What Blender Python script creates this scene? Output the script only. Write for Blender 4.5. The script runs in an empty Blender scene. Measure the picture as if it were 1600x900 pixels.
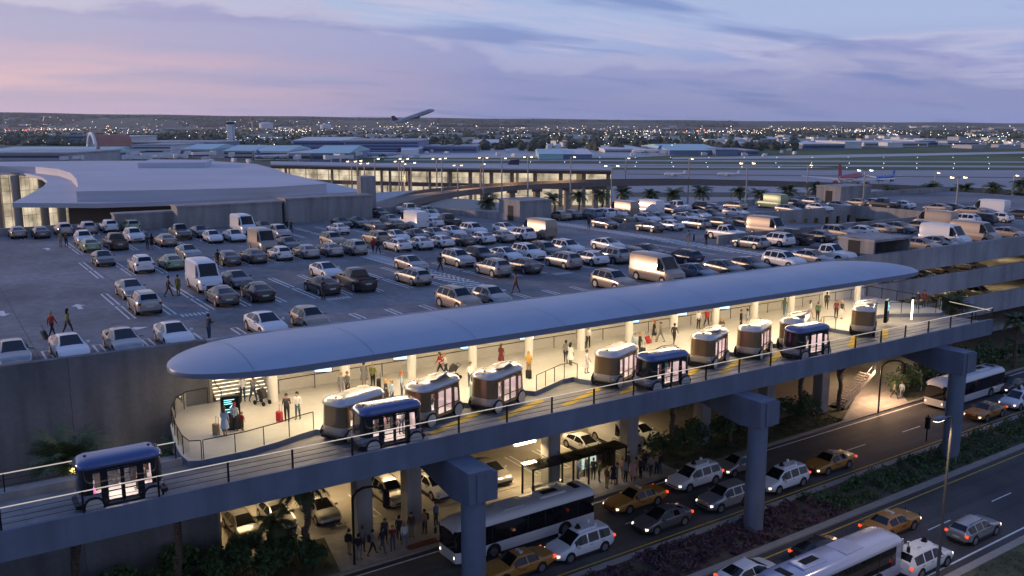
import bpy, bmesh, math, random
from mathutils import Vector, Matrix
R = math.radians
PI = math.pi
rnd = random.Random(7)
S = bpy.context.scene
COL = S.collection

# ---------------------------------------------------------------- camera
CAM_H, FPX = 29.5, 1410.0
PITCH, HEAD = R(10.29), R(56.6)
FWD = Vector((math.cos(HEAD)*math.cos(PITCH), math.sin(HEAD)*math.cos(PITCH), -math.sin(PITCH)))
RGT = Vector((math.sin(HEAD), -math.cos(HEAD), 0))
UPV = RGT.cross(FWD)
CAMP = Vector((0, 0, CAM_H))
cd = bpy.data.cameras.new('camera')
cd.sensor_width = 36.0
cd.lens = FPX/1600*36.0
cd.clip_start, cd.clip_end = 0.5, 60000
cam = bpy.data.objects.new('camera', cd)
COL.objects.link(cam)
cam.matrix_world = Matrix(((RGT.x, UPV.x, -FWD.x, 0), (RGT.y, UPV.y, -FWD.y, 0), (RGT.z, UPV.z, -FWD.z, CAM_H), (0, 0, 0, 1)))
S.camera = cam

def ray(px, py): return FWD*FPX + RGT*(px-800) - UPV*(py-450)
def at(px, py, z):
    d = ray(px, py); return CAMP + d*((z-CAM_H)/d.z)
def aty(px, py, Y):
    d = ray(px, py); return CAMP + d*(Y/d.y)
def atd(px, py, D):
    return CAMP + ray(px, py)*(D/FPX)

# ---------------------------------------------------------------- materials
def N(nt, t, **kw):
    n = nt.nodes.new(t)
    for k, v in kw.items():
        if hasattr(n, k) and not k.startswith('i_'): setattr(n, k, v)
    return n
def mat(name, col, rough=.6, metal=0., var=0., scale=1., bump=0., coat=0., emis=None, estr=0., spec=.5, detail=4, var2=0., scale2=.05, alpha=1.):
    m = bpy.data.materials.new(name); m.use_nodes = True
    nt = m.node_tree; b = nt.nodes['Principled BSDF']
    c4 = (*col, 1)
    b.inputs['Base Color'].default_value = c4
    b.inputs['Roughness'].default_value = rough
    b.inputs['Metallic'].default_value = metal
    b.inputs['Specular IOR Level'].default_value = spec
    b.inputs['Coat Weight'].default_value = coat
    b.inputs['Coat Roughness'].default_value = .08
    if emis:
        b.inputs['Emission Color'].default_value = (*emis, 1)
        b.inputs['Emission Strength'].default_value = estr
    if var or bump or var2:
        tc = N(nt, 'ShaderNodeTexCoord')
        nz = N(nt, 'ShaderNodeTexNoise'); nz.inputs['Scale'].default_value = scale; nz.inputs['Detail'].default_value = detail
        nt.links.new(tc.outputs['Object'], nz.inputs['Vector'])
        if var or var2:
            rp = N(nt, 'ShaderNodeMapRange'); rp.inputs[1].default_value = .3; rp.inputs[2].default_value = .7
            rp.inputs[3].default_value = 1-var; rp.inputs[4].default_value = 1+var
            nt.links.new(nz.outputs['Fac'], rp.inputs[0])
            out = rp.outputs[0]
            if var2:
                n2 = N(nt, 'ShaderNodeTexNoise'); n2.inputs['Scale'].default_value = scale2; n2.inputs['Detail'].default_value = 5
                nt.links.new(tc.outputs['Object'], n2.inputs['Vector'])
                r2 = N(nt, 'ShaderNodeMapRange'); r2.inputs[1].default_value = .35; r2.inputs[2].default_value = .65
                r2.inputs[3].default_value = 1-var2; r2.inputs[4].default_value = 1+var2
                nt.links.new(n2.outputs['Fac'], r2.inputs[0])
                mu = N(nt, 'ShaderNodeMath', operation='MULTIPLY'); nt.links.new(out, mu.inputs[0]); nt.links.new(r2.outputs[0], mu.inputs[1]); out = mu.outputs[0]
            vm = N(nt, 'ShaderNodeVectorMath', operation='SCALE'); vm.inputs[0].default_value = col
            nt.links.new(out, vm.inputs['Scale']); nt.links.new(vm.outputs[0], b.inputs['Base Color'])
        if bump:
            bp = N(nt, 'ShaderNodeBump'); bp.inputs['Strength'].default_value = bump; bp.inputs['Distance'].default_value = .05
            nt.links.new(nz.outputs['Fac'], bp.inputs['Height']); nt.links.new(bp.outputs[0], b.inputs['Normal'])
    return m
def emit(name, col, s, far=False):
    m = mat(name, (0.02, 0.02, 0.02), .5, emis=col, estr=s)
    if far: m.cycles.emission_sampling = 'NONE'
    return m
def glassm(name, tint=(.9, .95, .95), refl=.12, trans=.85, rough=.05):
    """thin pane: part see-through, part mirror"""
    m = bpy.data.materials.new(name); m.use_nodes = True; nt = m.node_tree
    nt.nodes.remove(nt.nodes['Principled BSDF'])
    o = nt.nodes['Material Output']
    t = N(nt, 'ShaderNodeBsdfTransparent'); t.inputs[0].default_value = (*[c*trans for c in tint], 1)
    g = N(nt, 'ShaderNodeBsdfGlossy'); g.inputs['Roughness'].default_value = rough; g.inputs[0].default_value = (.9, .9, .9, 1)
    f = N(nt, 'ShaderNodeFresnel'); f.inputs[0].default_value = 1.45
    a = N(nt, 'ShaderNodeMath', operation='ADD'); a.inputs[1].default_value = refl-.04; nt.links.new(f.outputs[0], a.inputs[0])
    x = N(nt, 'ShaderNodeMixShader'); nt.links.new(a.outputs[0], x.inputs[0]); nt.links.new(t.outputs[0], x.inputs[1]); nt.links.new(g.outputs[0], x.inputs[2])
    nt.links.new(x.outputs[0], o.inputs[0])
    return m

M = {}
def dm(k, *a, **kw): M[k] = mat(k, *a, **kw)
dm('concrete', (.36, .35, .34), .85, var=.1, scale=.6, var2=.12, scale2=.08, bump=.1)
dm('bands', (.36, .37, .40), .8, var=.06, scale=2., var2=.12, scale2=.15)
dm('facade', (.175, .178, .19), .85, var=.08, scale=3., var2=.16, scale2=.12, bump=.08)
dm('fascia', (.165, .195, .26), .55, var=.10, scale=.7, var2=.10, scale2=.15, detail=7)
dm('soffit', (.78, .76, .70), .6)
dm('column_white', (.84, .82, .77), .5)
dm('white_wall', (.60, .58, .53), .7, var=.08, scale=14., var2=.05, scale2=.4)
dm('deck', (.215, .218, .228), .75, var=.10, scale=1.3, var2=.28, scale2=.09, bump=.03, detail=8)
dm('paint_line', (.80, .80, .78), .7, var=.15, scale=3.)
dm('yellow_line', (.65, .42, .04), .7, var=.12, scale=3.)
dm('asphalt', (.082, .080, .078), .75, var=.15, scale=3., var2=.25, scale2=.15, bump=.05)
dm('sidewalk', (.40, .375, .34), .85, var=.08, scale=2., var2=.1, scale2=.3)
dm('kerb', (.34, .31, .27), .85, var=.1, scale=2.)
dm('track', (.26, .25, .24), .55, var=.1, scale=2., var2=.2, scale2=.4)
dm('platform', (.62, .60, .56), .4, var=.05, scale=2., var2=.05, scale2=.3)
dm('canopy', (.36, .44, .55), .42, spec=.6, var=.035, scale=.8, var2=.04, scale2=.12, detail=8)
dm('canopy_edge', (.16, .20, .28), .45)
dm('seam', (.15, .18, .23), .5)
dm('black_metal', (.025, .025, .028), .4, metal=.6)
dm('steel', (.55, .55, .56), .3, metal=1.)
dm('dark_pole', (.12, .115, .11), .5, metal=.3)
dm('pole', (.42, .40, .37), .45, metal=.6)
dm('roof_white', (.58, .58, .62), .6, var=.03, scale=.05, var2=.05, scale2=.02)
dm('tan_wall', (.42, .37, .31), .8, var=.06, scale=.3)
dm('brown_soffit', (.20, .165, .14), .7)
dm('room_wall', (.34, .335, .33), .85, var=.06, scale=2., var2=.08, scale2=.2)
dm('dark_opening', (.03, .03, .032), .8)
dm('tyre', (.02, .02, .021), .8)
dm('rim', (.45, .45, .46), .3, metal=.8)
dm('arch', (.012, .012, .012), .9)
dm('car_glass', (.010, .011, .013), .05, spec=.45, coat=.15)
dm('trim', (.03, .03, .032), .5)
dm('plate', (.6, .6, .58), .5)
dm('leather', (.05, .04, .035), .6)
dm('soil', (.10, .075, .05), .95, var=.3, scale=1.5, var2=.2, scale2=.3)
dm('turf', (.10, .105, .05), .95, var=.35, scale=1.2, var2=.35, scale2=.15, bump=.3)
dm('trunk', (.12, .09, .065), .95, var=.4, scale=6., bump=.6)
dm('palm_leaf', (.09, .12, .045), .6, var=.3, scale=2.)
dm('dry_leaf', (.16, .11, .05), .8, var=.3, scale=2.)
dm('leaf_green', (.065, .12, .04), .7, var=.45, scale=1.3)
dm('leaf_dark', (.06, .115, .04), .7, var=.45, scale=1.1)
dm('leaf_purple', (.12, .062, .078), .75, var=.45, scale=1.1)
dm('far_leaf', (.09, .11, .08), .9, var=.45, scale=.02, var2=.3, scale2=.004)
dm('far_white', (.80, .80, .80), .7, var=.08, scale=.1)
dm('far_grey', (.46, .47, .50), .7, var=.1, scale=.1)
dm('far_tan', (.6, .52, .43), .7, var=.1, scale=.1)
dm('far_blue', (.20, .26, .42), .5)
dm('far_teal', (.45, .70, .72), .5, var=.05, scale=.05)
dm('far_red', (.45, .19, .13), .6, var=.08, scale=.1)
dm('far_glass', (.04, .06, .12), .15, spec=.8)
M['glass'] = glassm('glass', (.93, .96, .95), .05, .95)
dm('garage_floor', (.34,.31,.27), .7, var=.08, scale=1., var2=.12, scale2=.2)
M['pod_glass'] = glassm('pod_glass', (.95, .93, .95), .06, .9)
M['lamp_warm'] = emit('lamp_warm', (1, .78, .48), 14)
M['lamp_soft'] = emit('lamp_soft', (1, .80, .52), 5)
M['lamp_head'] = emit('lamp_head', (1, .72, .42), 4, True)
M['lamp_cool'] = emit('lamp_cool', (.85, .92, 1), 3, True)
M['led'] = mat('led', (.62, .60, .56), .4, emis=(1, .82, .6), estr=.28)
M['headlight_on'] = emit('headlight_on', (1, .78, .55), 1.6, True)
M['headlight'] = mat('headlight', (.5, .5, .52), .15, spec=.8, coat=.5)
M['taillight'] = mat('taillight', (.25, .012, .01), .25, coat=.5)
M['taillight_on'] = emit('taillight_on', (1, .09, .03), .85, True)
M['screen_teal'] = emit('screen_teal', (.25, .75, .75), 1.4)
M['screen_blue'] = emit('screen_blue', (.45, .75, 1.), 1.5)
M['screen_black'] = mat('screen_black', (.012, .014, .016), .15)
M['red_signal'] = emit('red_signal', (1, .1, .05), 4, True)

# ---------------------------------------------------------------- mesh builder
class MB:
    def __init__(s): s.v = []; s.f = []; s.m = []; s.sm = []
    def add(s, vs, fs, m=0, smooth=False):
        b = len(s.v); s.v += [tuple(v) for v in vs]
        for f in fs: s.f.append(tuple(b+i for i in f)); s.m.append(m); s.sm.append(smooth)
        return b
    def bx(s, x0, x1, y0, y1, z0, z1, m=0):
        s.add([(x0,y0,z0),(x1,y0,z0),(x1,y1,z0),(x0,y1,z0),(x0,y0,z1),(x1,y0,z1),(x1,y1,z1),(x0,y1,z1)],
              [(3,2,1,0),(4,5,6,7),(0,1,5,4),(1,2,6,5),(2,3,7,6),(3,0,4,7)], m); return s
    def box(s, c, sz, rz=0, m=0, rx=0, ry=0):
        h = [q/2 for q in sz]; e = Matrix.Rotation(rz,3,'Z') @ Matrix.Rotation(ry,3,'Y') @ Matrix.Rotation(rx,3,'X')
        vs = [Vector(c)+e@Vector((a*h[0],b*h[1],d*h[2])) for d in (-1,1) for a,b in ((-1,-1),(1,-1),(1,1),(-1,1))]
        s.add(vs, [(3,2,1,0),(4,5,6,7),(0,1,5,4),(1,2,6,5),(2,3,7,6),(3,0,4,7)], m); return s
    def rbox(s, x0, x1, y0, y1, z0, z1, c=.03, m=0):
        """box with chamfered vertical edges and chamfered top"""
        def ring(i, z): return [(x0+i+c,y0+i,z),(x1-i-c,y0+i,z),(x1-i,y0+i+c,z),(x1-i,y1-i-c,z),(x1-i-c,y1-i,z),(x0+i+c,y1-i,z),(x0+i,y1-i-c,z),(x0+i,y0+i+c,z)]
        s.loft([ring(0,z0), ring(0,z1-c), ring(c,z1)], m=m, cap=True); return s
    def prism(s, poly, z0, z1, m=0, mside=None, bottom=True):
        n = len(poly); a = sum(poly[i][0]*poly[(i+1)%n][1]-poly[(i+1)%n][0]*poly[i][1] for i in range(n))
        if a < 0: poly = poly[::-1]
        zf0 = z0 if callable(z0) else (lambda x, y: z0); zf1 = z1 if callable(z1) else (lambda x, y: z1)
        vs = [(x,y,zf0(x,y)) for x,y in poly]+[(x,y,zf1(x,y)) for x,y in poly]
        fs = [(i,(i+1)%n,n+(i+1)%n,n+i) for i in range(n)]
        s.add(vs, [tuple(range(n,2*n))], m)
        if bottom: s.add(vs, [tuple(range(n-1,-1,-1))], m if mside is None else mside)
        s.add(vs, fs, m if mside is None else mside); return s
    def sheet(s, poly, z, m=0):
        n = len(poly); a = sum(poly[i][0]*poly[(i+1)%n][1]-poly[(i+1)%n][0]*poly[i][1] for i in range(n))
        if a < 0: poly = poly[::-1]
        zf = z if callable(z) else (lambda x, y: z)
        s.add([(x,y,zf(x,y)) for x,y in poly], [tuple(range(n))], m); return s
    def loft(s, rings, m=0, cap=True, smooth=False, closed=True, mats=None):
        n = len(rings[0]); b = len(s.v)
        for r in rings: s.v += [tuple(p) for p in r]
        for k in range(len(rings)-1):
            for i in range(n if closed else n-1):
                j = (i+1) % n
                s.f.append((b+k*n+i, b+k*n+j, b+(k+1)*n+j, b+(k+1)*n+i)); s.m.append(mats(k,i) if mats else m); s.sm.append(smooth)
        if cap and closed:
            s.f.append(tuple(b+i for i in range(n-1,-1,-1))); s.m.append(mats(-1,0) if mats else m); s.sm.append(False)
            e = b+(len(rings)-1)*n
            s.f.append(tuple(e+i for i in range(n))); s.m.append(mats(len(rings)-1,0) if mats else m); s.sm.append(False)
        return s
    def tube(s, pts, r, n=6, m=0, smooth=True, cap=True):
        pts = [Vector(p) for p in pts]; rs = r if isinstance(r,(list,tuple)) else [r]*len(pts)
        rings = []
        for i, p in enumerate(pts):
            d = (pts[min(i+1,len(pts)-1)]-pts[max(i-1,0)]).normalized()
            a = d.cross(Vector((0,0,1))) if abs(d.z) < .9 else d.cross(Vector((1,0,0)))
            a.normalize(); b2 = d.cross(a)
            rings.append([p+(a*math.cos(2*PI*k/n)+b2*math.sin(2*PI*k/n))*rs[i] for k in range(n)])
        return s.loft(rings, m, cap, smooth)
    def cyl(s, x, y, z0, z1, r, r1=None, n=12, m=0, smooth=True):
        r1 = r if r1 is None else r1
        return s.loft([[(x+q*math.cos(2*PI*k/n), y+q*math.sin(2*PI*k/n), z) for k in range(n)] for q, z in ((r,z0),(r1,z1))], m, True, smooth)
    def disc(s, c, ax, r, t, n=16, m=0):
        """short cylinder along the Y axis (wheels)"""
        return s.tube([(c[0],c[1]-t/2,c[2]),(c[0],c[1]+t/2,c[2])], r, n, m)
    def mesh(s, name, mats):
        me = bpy.data.meshes.new(name); me.from_pydata(s.v, [], s.f)
        for m_ in mats: me.materials.append(M[m_] if isinstance(m_, str) else m_)
        me.polygons.foreach_set('material_index', s.m)
        me.polygons.foreach_set('use_smooth', s.sm)
        me.update()
        if any(s.sm): me.set_sharp_from_angle(angle=R(40))
        return me
    def build(s, name, mats, parent=None, loc=None, rz=0):
        if not isinstance(mats, (list, tuple)): mats = [mats]
        o = bpy.data.objects.new(name, s.mesh(name, mats)); COL.objects.link(o)
        if parent: o.parent = parent
        if loc is not None: o.location = loc
        if rz: o.rotation_euler.z = rz
        return o
def tag(o, label=None, cat=None, group=None, kind=None):
    if label: o['label'] = label
    if cat: o['category'] = cat
    if group: o['group'] = group
    if kind: o['kind'] = kind
    return o
def thing(name, label, cat, loc=(0,0,0), rz=0, group=None):
    o = bpy.data.objects.new(name, None); COL.objects.link(o); o.empty_display_size = .3
    o.location = loc; o.rotation_euler = (0,0,rz)
    return tag(o, label, cat, group)
KIDS = {}
def kids(o): return [c for c in o.children]
def copy_tree(o, parent=None, paint=None):
    c = o.copy(); COL.objects.link(c)
    if parent: c.parent = parent
    for ch in list(o.children): copy_tree(ch, c)
    return c
def recolour(o, slotmap):
    """give object-level materials to every slot whose mesh material is a key of slotmap"""
    for q in [o]+list(o.children_recursive):
        if q.type != 'MESH': continue
        for sl in q.material_slots:
            nm = sl.material.name if sl.material else ''
            if nm in slotmap:
                sl.link = 'OBJECT'; sl.material = slotmap[nm]
def area(name, loc, sx, sy, power, col=(1,.78,.5), rot=(0,0,0), spread=PI):
    l = bpy.data.lights.new(name, 'AREA'); l.shape = 'RECTANGLE'; l.size = sx; l.size_y = sy; l.energy = power; l.color = col; l.spread = spread
    o = bpy.data.objects.new(name, l); COL.objects.link(o); o.location = loc; o.rotation_euler = rot; return o
def point(name, loc, power, col=(1,.75,.45), r=.15):
    l = bpy.data.lights.new(name, 'POINT'); l.energy = power; l.color = col; l.shadow_soft_size = r
    o = bpy.data.objects.new(name, l); COL.objects.link(o); o.location = loc; return o
def spot(name, loc, power, col=(1,.75,.45), ang=120, r=.15):
    l = bpy.data.lights.new(name, 'SPOT'); l.energy = power; l.color = col; l.shadow_soft_size = r; l.spot_size = R(ang); l.spot_blend = .6
    o = bpy.data.objects.new(name, l); COL.objects.link(o); o.location = loc; return o
def split_islands(o):
    """every loose piece of a mesh becomes a part of its own"""
    me = o.data; par = list(range(len(me.vertices)))
    def fd(i):
        while par[i] != i: par[i] = par[par[i]]; i = par[i]
        return i
    for p in me.polygons:
        a = fd(p.vertices[0])
        for v in p.vertices[1:]: par[fd(v)] = a
    isl = {}
    for p in me.polygons: isl.setdefault(fd(p.vertices[0]), []).append(p)
    if len(isl) < 2: return
    nm = o.name.split('.')[0]; out = []
    for ps in isl.values():
        ids = {}; vs = []; fs = []
        for p in ps:
            f = []
            for v in p.vertices:
                if v not in ids: ids[v] = len(vs); vs.append(tuple(me.vertices[v].co))
                f.append(ids[v])
            fs.append(f)
        m2 = bpy.data.meshes.new(nm); m2.from_pydata(vs, [], fs)
        for mt in me.materials: m2.materials.append(mt)
        m2.polygons.foreach_set('material_index', [p.material_index for p in ps]); m2.polygons.foreach_set('use_smooth', [p.use_smooth for p in ps]); m2.update(); m2.set_sharp_from_angle(angle=R(40))
        q = bpy.data.objects.new(nm, m2); COL.objects.link(q); q.parent = o.parent; q.location = o.location; q.rotation_euler = o.rotation_euler; out.append(q)
    bpy.data.objects.remove(o); return out
def ordinal(n): return ['first','second','third','fourth','fifth','sixth','seventh','eighth','ninth','tenth','eleventh','twelfth','thirteenth','fourteenth','fifteenth','sixteenth'][n]

# ---------------------------------------------------------------- sky and sun
SUN_HEAD, SUN_EL = R(132), R(7.0)
w = bpy.data.worlds.new('World'); S.world = w; w.use_nodes = True
nt = w.node_tree
bg = nt.nodes['Background']; L = nt.links.new
sky = N(nt, 'ShaderNodeTexSky'); sky.sky_type = 'NISHITA'; sky.sun_disc = False
sky.sun_elevation = SUN_EL; sky.sun_rotation = R(90)-SUN_HEAD
tc = N(nt, 'ShaderNodeTexCoord'); sp = N(nt, 'ShaderNodeSeparateXYZ'); L(tc.outputs['Generated'], sp.inputs[0])
def ramp(stops, src):
    r = N(nt, 'ShaderNodeValToRGB'); el = r.color_ramp.elements
    while len(el) < len(stops): el.new(.5)
    for e, (p, c) in zip(el, stops): e.position = p; e.color = (*c, 1)
    L(src, r.inputs[0]); return r.outputs[0]
def mrange(src, a, b, c, d):
    r = N(nt, 'ShaderNodeMapRange'); r.inputs[1].default_value = a; r.inputs[2].default_value = b; r.inputs[3].default_value = c; r.inputs[4].default_value = d
    L(src, r.inputs[0]); return r.outputs[0]
def mth(op, a, b=None):
    n = N(nt, 'ShaderNodeMath', operation=op)
    for i, q in enumerate((a, b)):
        if q is None: continue
        if isinstance(q, (int, float)): n.inputs[i].default_value = q
        else: L(q, n.inputs[i])
    return n.outputs[0]
def mix(f, a, b):
    n = N(nt, 'ShaderNodeMix', data_type='RGBA')
    for i, q in ((0, f), (6, a), (7, b)):
        if isinstance(q, (int, float)): n.inputs[i].default_value = q
        elif isinstance(q, tuple): n.inputs[i].default_value = (*q, 1)
        else: L(q, n.inputs[i])
    return n.outputs[2]
# clear sky by height: cool side and sunset side
zc = sp.outputs[2]
cool = ramp([(0., (.235, .30, .62)), (.05, (.26, .32, .63)), (.10, (.38, .46, .72)), (.16, (.36, .46, .70)), (.32, (.20, .32, .60)), (.55, (.08, .18, .46)), (1., (.05, .13, .40))], zc)
warm = ramp([(0., (.74, .54, .70)), (.035, (.76, .54, .66)), (.065, (.70, .50, .58)), (.11, (.46, .50, .66)), (.17, (.42, .52, .68)), (.32, (.24, .35, .60)), (.55, (.09, .19, .46)), (1., (.05, .13, .40))], zc)
# azimuth from the sunset side (heading of the sun) to the far right
dt = N(nt, 'ShaderNodeVectorMath', operation='DOT_PRODUCT'); L(tc.outputs['Generated'], dt.inputs[0])
dt.inputs[1].default_value = (math.cos(R(100)), math.sin(R(100)), 0)
az = mrange(dt.outputs['Value'], .74, 1.0, 0., 1.)
clear = mix(az, cool, warm)
# long streaky clouds: noise stretched along the horizon
dz = mth('MAXIMUM', mth('ADD', zc, .09), .02)
cv = N(nt, 'ShaderNodeCombineXYZ'); L(mth('DIVIDE', sp.outputs[0], dz), cv.inputs[0]); L(mth('DIVIDE', sp.outputs[1], dz), cv.inputs[1])
mp = N(nt, 'ShaderNodeMapping'); mp.inputs['Rotation'].default_value = (0, 0, R(24)); mp.inputs['Scale'].default_value = (.20, .34, 1); mp.inputs['Location'].default_value = (3.1, 1.7, 0)
L(cv.outputs[0], mp.inputs[0])
n1 = N(nt, 'ShaderNodeTexNoise'); n1.inputs['Scale'].default_value = 1.0; n1.inputs['Detail'].default_value = 9; n1.inputs['Roughness'].default_value = .60; n1.inputs['Distortion'].default_value = .5
L(mp.outputs[0], n1.inputs['Vector'])
fade = mrange(zc, .0, .035, .15, 1.)
c1 = mth('MULTIPLY', mrange(n1.outputs['Fac'], .47, .58, 0., .95), fade)
cl_cool = ramp([(0., (.25, .30, .62)), (.07, (.29, .30, .58)), (.2, (.30, .33, .55)), (.45, (.12, .2, .46)), (1., (.08, .16, .42))], zc)
cl_warm = ramp([(0., (.70, .52, .68)), (.06, (.47, .37, .55)), (.12, (.38, .36, .54)), (.2, (.36, .37, .54)), (.45, (.14, .22, .46)), (1., (.08, .16, .42))], zc)
cl = mix(az, cl_cool, cl_warm)
# brighter, pinker fringes where the cloud is thin
n2 = N(nt, 'ShaderNodeTexNoise'); n2.inputs['Scale'].default_value = 2.6; n2.inputs['Detail'].default_value = 8
L(mp.outputs[0], n2.inputs['Vector'])
cl = mix(mrange(n2.outputs['Fac'], .5, .75, 0., .55), cl, mix(az, (.50, .48, .70), (.74, .56, .64)))
rim = mth('MULTIPLY', mth('MAXIMUM', mth('SUBTRACT', 1., mth('MULTIPLY', mth('ABSOLUTE', mth('SUBTRACT', n1.outputs['Fac'], .505)), 22.)), 0.), mth('MULTIPLY', fade, .55))
col = mix(rim, mix(c1, clear, cl), mix(az, (.58, .56, .74), (.82, .64, .68)))
# a broad cloud bank whose ragged top falls from the sunset side to the right
un = N(nt, 'ShaderNodeVectorMath', operation='DOT_PRODUCT'); L(tc.outputs['Generated'], un.inputs[0]); un.inputs[1].default_value = (RGT.x, RGT.y, 0)
topr = ramp([(0., (.118,)*3), (.22, (.132,)*3), (.36, (.112,)*3), (.50, (.068,)*3), (.60, (.082,)*3), (.78, (.070,)*3), (1., (.040,)*3)], mrange(un.outputs['Value'], -.55, .55, 0., 1.))
n4 = N(nt, 'ShaderNodeTexNoise'); n4.inputs['Scale'].default_value = 5.5; n4.inputs['Detail'].default_value = 10; n4.inputs['Roughness'].default_value = .62
mp4 = N(nt, 'ShaderNodeMapping'); mp4.inputs['Scale'].default_value = (1, 1, 3.2); mp4.inputs['Location'].default_value = (.7, 2.1, .3); L(tc.outputs['Generated'], mp4.inputs[0]); L(mp4.outputs[0], n4.inputs['Vector'])
hgt = mth('SUBTRACT', mth('ADD', topr, mth('MULTIPLY', mth('SUBTRACT', n4.outputs['Fac'], .5), .085)), zc)
bt = mrange(hgt, -.004, .016, 0., 1.)
n5 = N(nt, 'ShaderNodeTexNoise'); n5.inputs['Scale'].default_value = 4.; n5.inputs['Detail'].default_value = 9
mp5 = N(nt, 'ShaderNodeMapping'); mp5.inputs['Scale'].default_value = (1, 1, 9); L(tc.outputs['Generated'], mp5.inputs[0]); L(mp5.outputs[0], n5.inputs['Vector'])
bank = mix(az, (.29, .315, .585), (.43, .395, .575))
bank = mix(mrange(n5.outputs['Fac'], .40, .58, 0., .9), bank, mix(mth('MULTIPLY', az, mrange(zc, .05, .10, 1., .25)), (.225, .26, .54), (.88, .55, .56)))
bank = mix(mrange(zc, .005, .045, 1., 0.), bank, clear)
bm = mth('MULTIPLY', bt, .85)
col = mix(bm, col, bank)
rm2 = mth('MULTIPLY', mth('MULTIPLY', bt, mth('SUBTRACT', 1., bt)), 1.7)
col = mix(rm2, col, mix(az, (.50, .49, .68), (.74, .60, .68)))
# darker low blue cloud scraps on the right
n3 = N(nt, 'ShaderNodeTexNoise'); n3.inputs['Scale'].default_value = 1.7; n3.inputs['Detail'].default_value = 6
mp3 = N(nt, 'ShaderNodeMapping'); mp3.inputs['Rotation'].default_value = (0, 0, R(30)); mp3.inputs['Scale'].default_value = (.3, .9, 1); mp3.inputs['Location'].default_value = (9.4, 2.2, 0)
L(cv.outputs[0], mp3.inputs[0]); L(mp3.outputs[0], n3.inputs['Vector'])
col = mix(mth('MULTIPLY', mrange(n3.outputs['Fac'], .54, .66, 0., .75), mrange(az, 0., .8, 1., 0.)), col, (.14, .22, .52))
dk = N(nt, 'ShaderNodeVectorMath', operation='DOT_PRODUCT'); L(tc.outputs['Generated'], dk.inputs[0]); dk.inputs[1].default_value = (math.cos(R(80)), math.sin(R(80)), 0)
dkf = mrange(dk.outputs['Value'], -.75, .35, .66, .81)
scn = N(nt, 'ShaderNodeVectorMath', operation='SCALE'); L(col, scn.inputs[0]); L(dkf, scn.inputs['Scale']); col = scn.outputs[0]
nis = N(nt, 'ShaderNodeVectorMath', operation='SCALE'); nis.inputs['Scale'].default_value = 1.0; L(sky.outputs[0], nis.inputs[0])
bgn = N(nt, 'ShaderNodeBackground'); bgn.inputs['Strength'].default_value = .05; L(sky.outputs[0], bgn.inputs[0])
L(col, bg.inputs[0]); bg.inputs[1].default_value = .92
ad = N(nt, 'ShaderNodeMixShader'); ad.inputs[0].default_value = .14
L(bg.outputs[0], ad.inputs[1]); L(bgn.outputs[0], ad.inputs[2])
L(ad.outputs[0], nt.nodes['World Output'].inputs[0])

sl = bpy.data.lights.new('sun', 'SUN'); sl.energy = 1.25; sl.angle = R(1.2); sl.color = (1., .66, .44)
so = bpy.data.objects.new('sun', sl); COL.objects.link(so)
sd = Vector((math.cos(SUN_HEAD)*math.cos(SUN_EL), math.sin(SUN_HEAD)*math.cos(SUN_EL), math.sin(SUN_EL)))
so.rotation_euler = sd.to_track_quat('Z', 'Y').to_euler(); so.location = (-60, 120, 80)

vs_ = S.view_settings
vs_.view_transform = 'Standard'; vs_.look = 'None'; vs_.exposure = .72; vs_.gamma = 1; vs_.use_curve_mapping = False
S.cycles.use_denoising = True
S.cycles.max_bounces = 6; S.cycles.diffuse_bounces = 3; S.cycles.glossy_bounces = 3; S.cycles.transparent_max_bounces = 16
S.cycles.sample_clamp_indirect = 4; S.cycles.caustics_reflective = False; S.cycles.caustics_refractive = False
S.cycles.use_light_tree = True

# ---------------------------------------------------------------- ground, roads, airfield, hills
def struct(name, mb, mats): return tag(mb.build(name, mats), kind='structure')
def yr(y, x): return y+.025*(x-40)
gm = mat('ground', (.12, .13, .10), .95, var=.35, scale=.004, var2=.3, scale2=.03)
g = MB(); g.sheet([(-9000,-3000),(13000,-3000),(13000,13000),(-9000,13000)], -.03); struct('ground', g, [gm])
# low wooded rise along the horizon, higher to the left
hm = mat('hill_woods', (.045, .085, .065), .95, var=.3, scale=.002, var2=.25, scale2=.0006)
g = MB(); top = []; bot = []
for i in range(41):
    px = -300+i*55; D = 9500
    yy = 177+ (194.5-177)*min(1, max(0, px/1600))**.75 + 1.2*math.sin(i*1.7) * .4
    p = atd(px, yy-2, D); b = atd(px, 210, 8200-600*math.sin(i*.9)); b.z = -2
    top.append(p); bot.append(b)
back = [p+Vector((FWD.x, FWD.y, 0))*2500-Vector((0,0,p.z+2)) for p in top]
g.loft([bot, top, back], closed=False, smooth=True)
struct('hills', g, [hm])

def road_band(y0, y1, x0, x1, z, mb, m=0, n=1):
    mb.sheet([(x0, yr(y0,x0)), (x1, yr(y0,x1)), (x1, yr(y1,x1)), (x0, yr(y1,x0))], z, m)
X0, X1 = -40, 330
g = MB(); road_band(44.3, 53.0, X0, X1, 0, g); struct('far_road', g, ['asphalt'])
g = MB(); road_band(30.1, 39.2, X0, X1, 0, g); struct('near_road', g, ['asphalt'])
g = MB()
road_band(52.35, 52.5, X0, X1, .006, g); road_band(30.75, 30.9, X0, X1, .006, g)
for x in range(-30, 320, 9):
    road_band(48.15, 48.27, x, x+3, .006, g); road_band(34.6, 34.72, x, x+3, .006, g)
road_band(44.75, 44.88, X0, X1, .006, g, 1); road_band(38.55, 38.68, X0, X1, .006, g, 1)
struct('road_markings', g, ['paint_line', 'yellow_line'])
g = MB()
def kerb(y0, y1, x0=X0, x1=X1, h=.13):
    g.prism([(x0, yr(y0,x0)), (x1, yr(y0,x1)), (x1, yr(y1,x1)), (x0, yr(y1,x0))], -.02, h)
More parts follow.
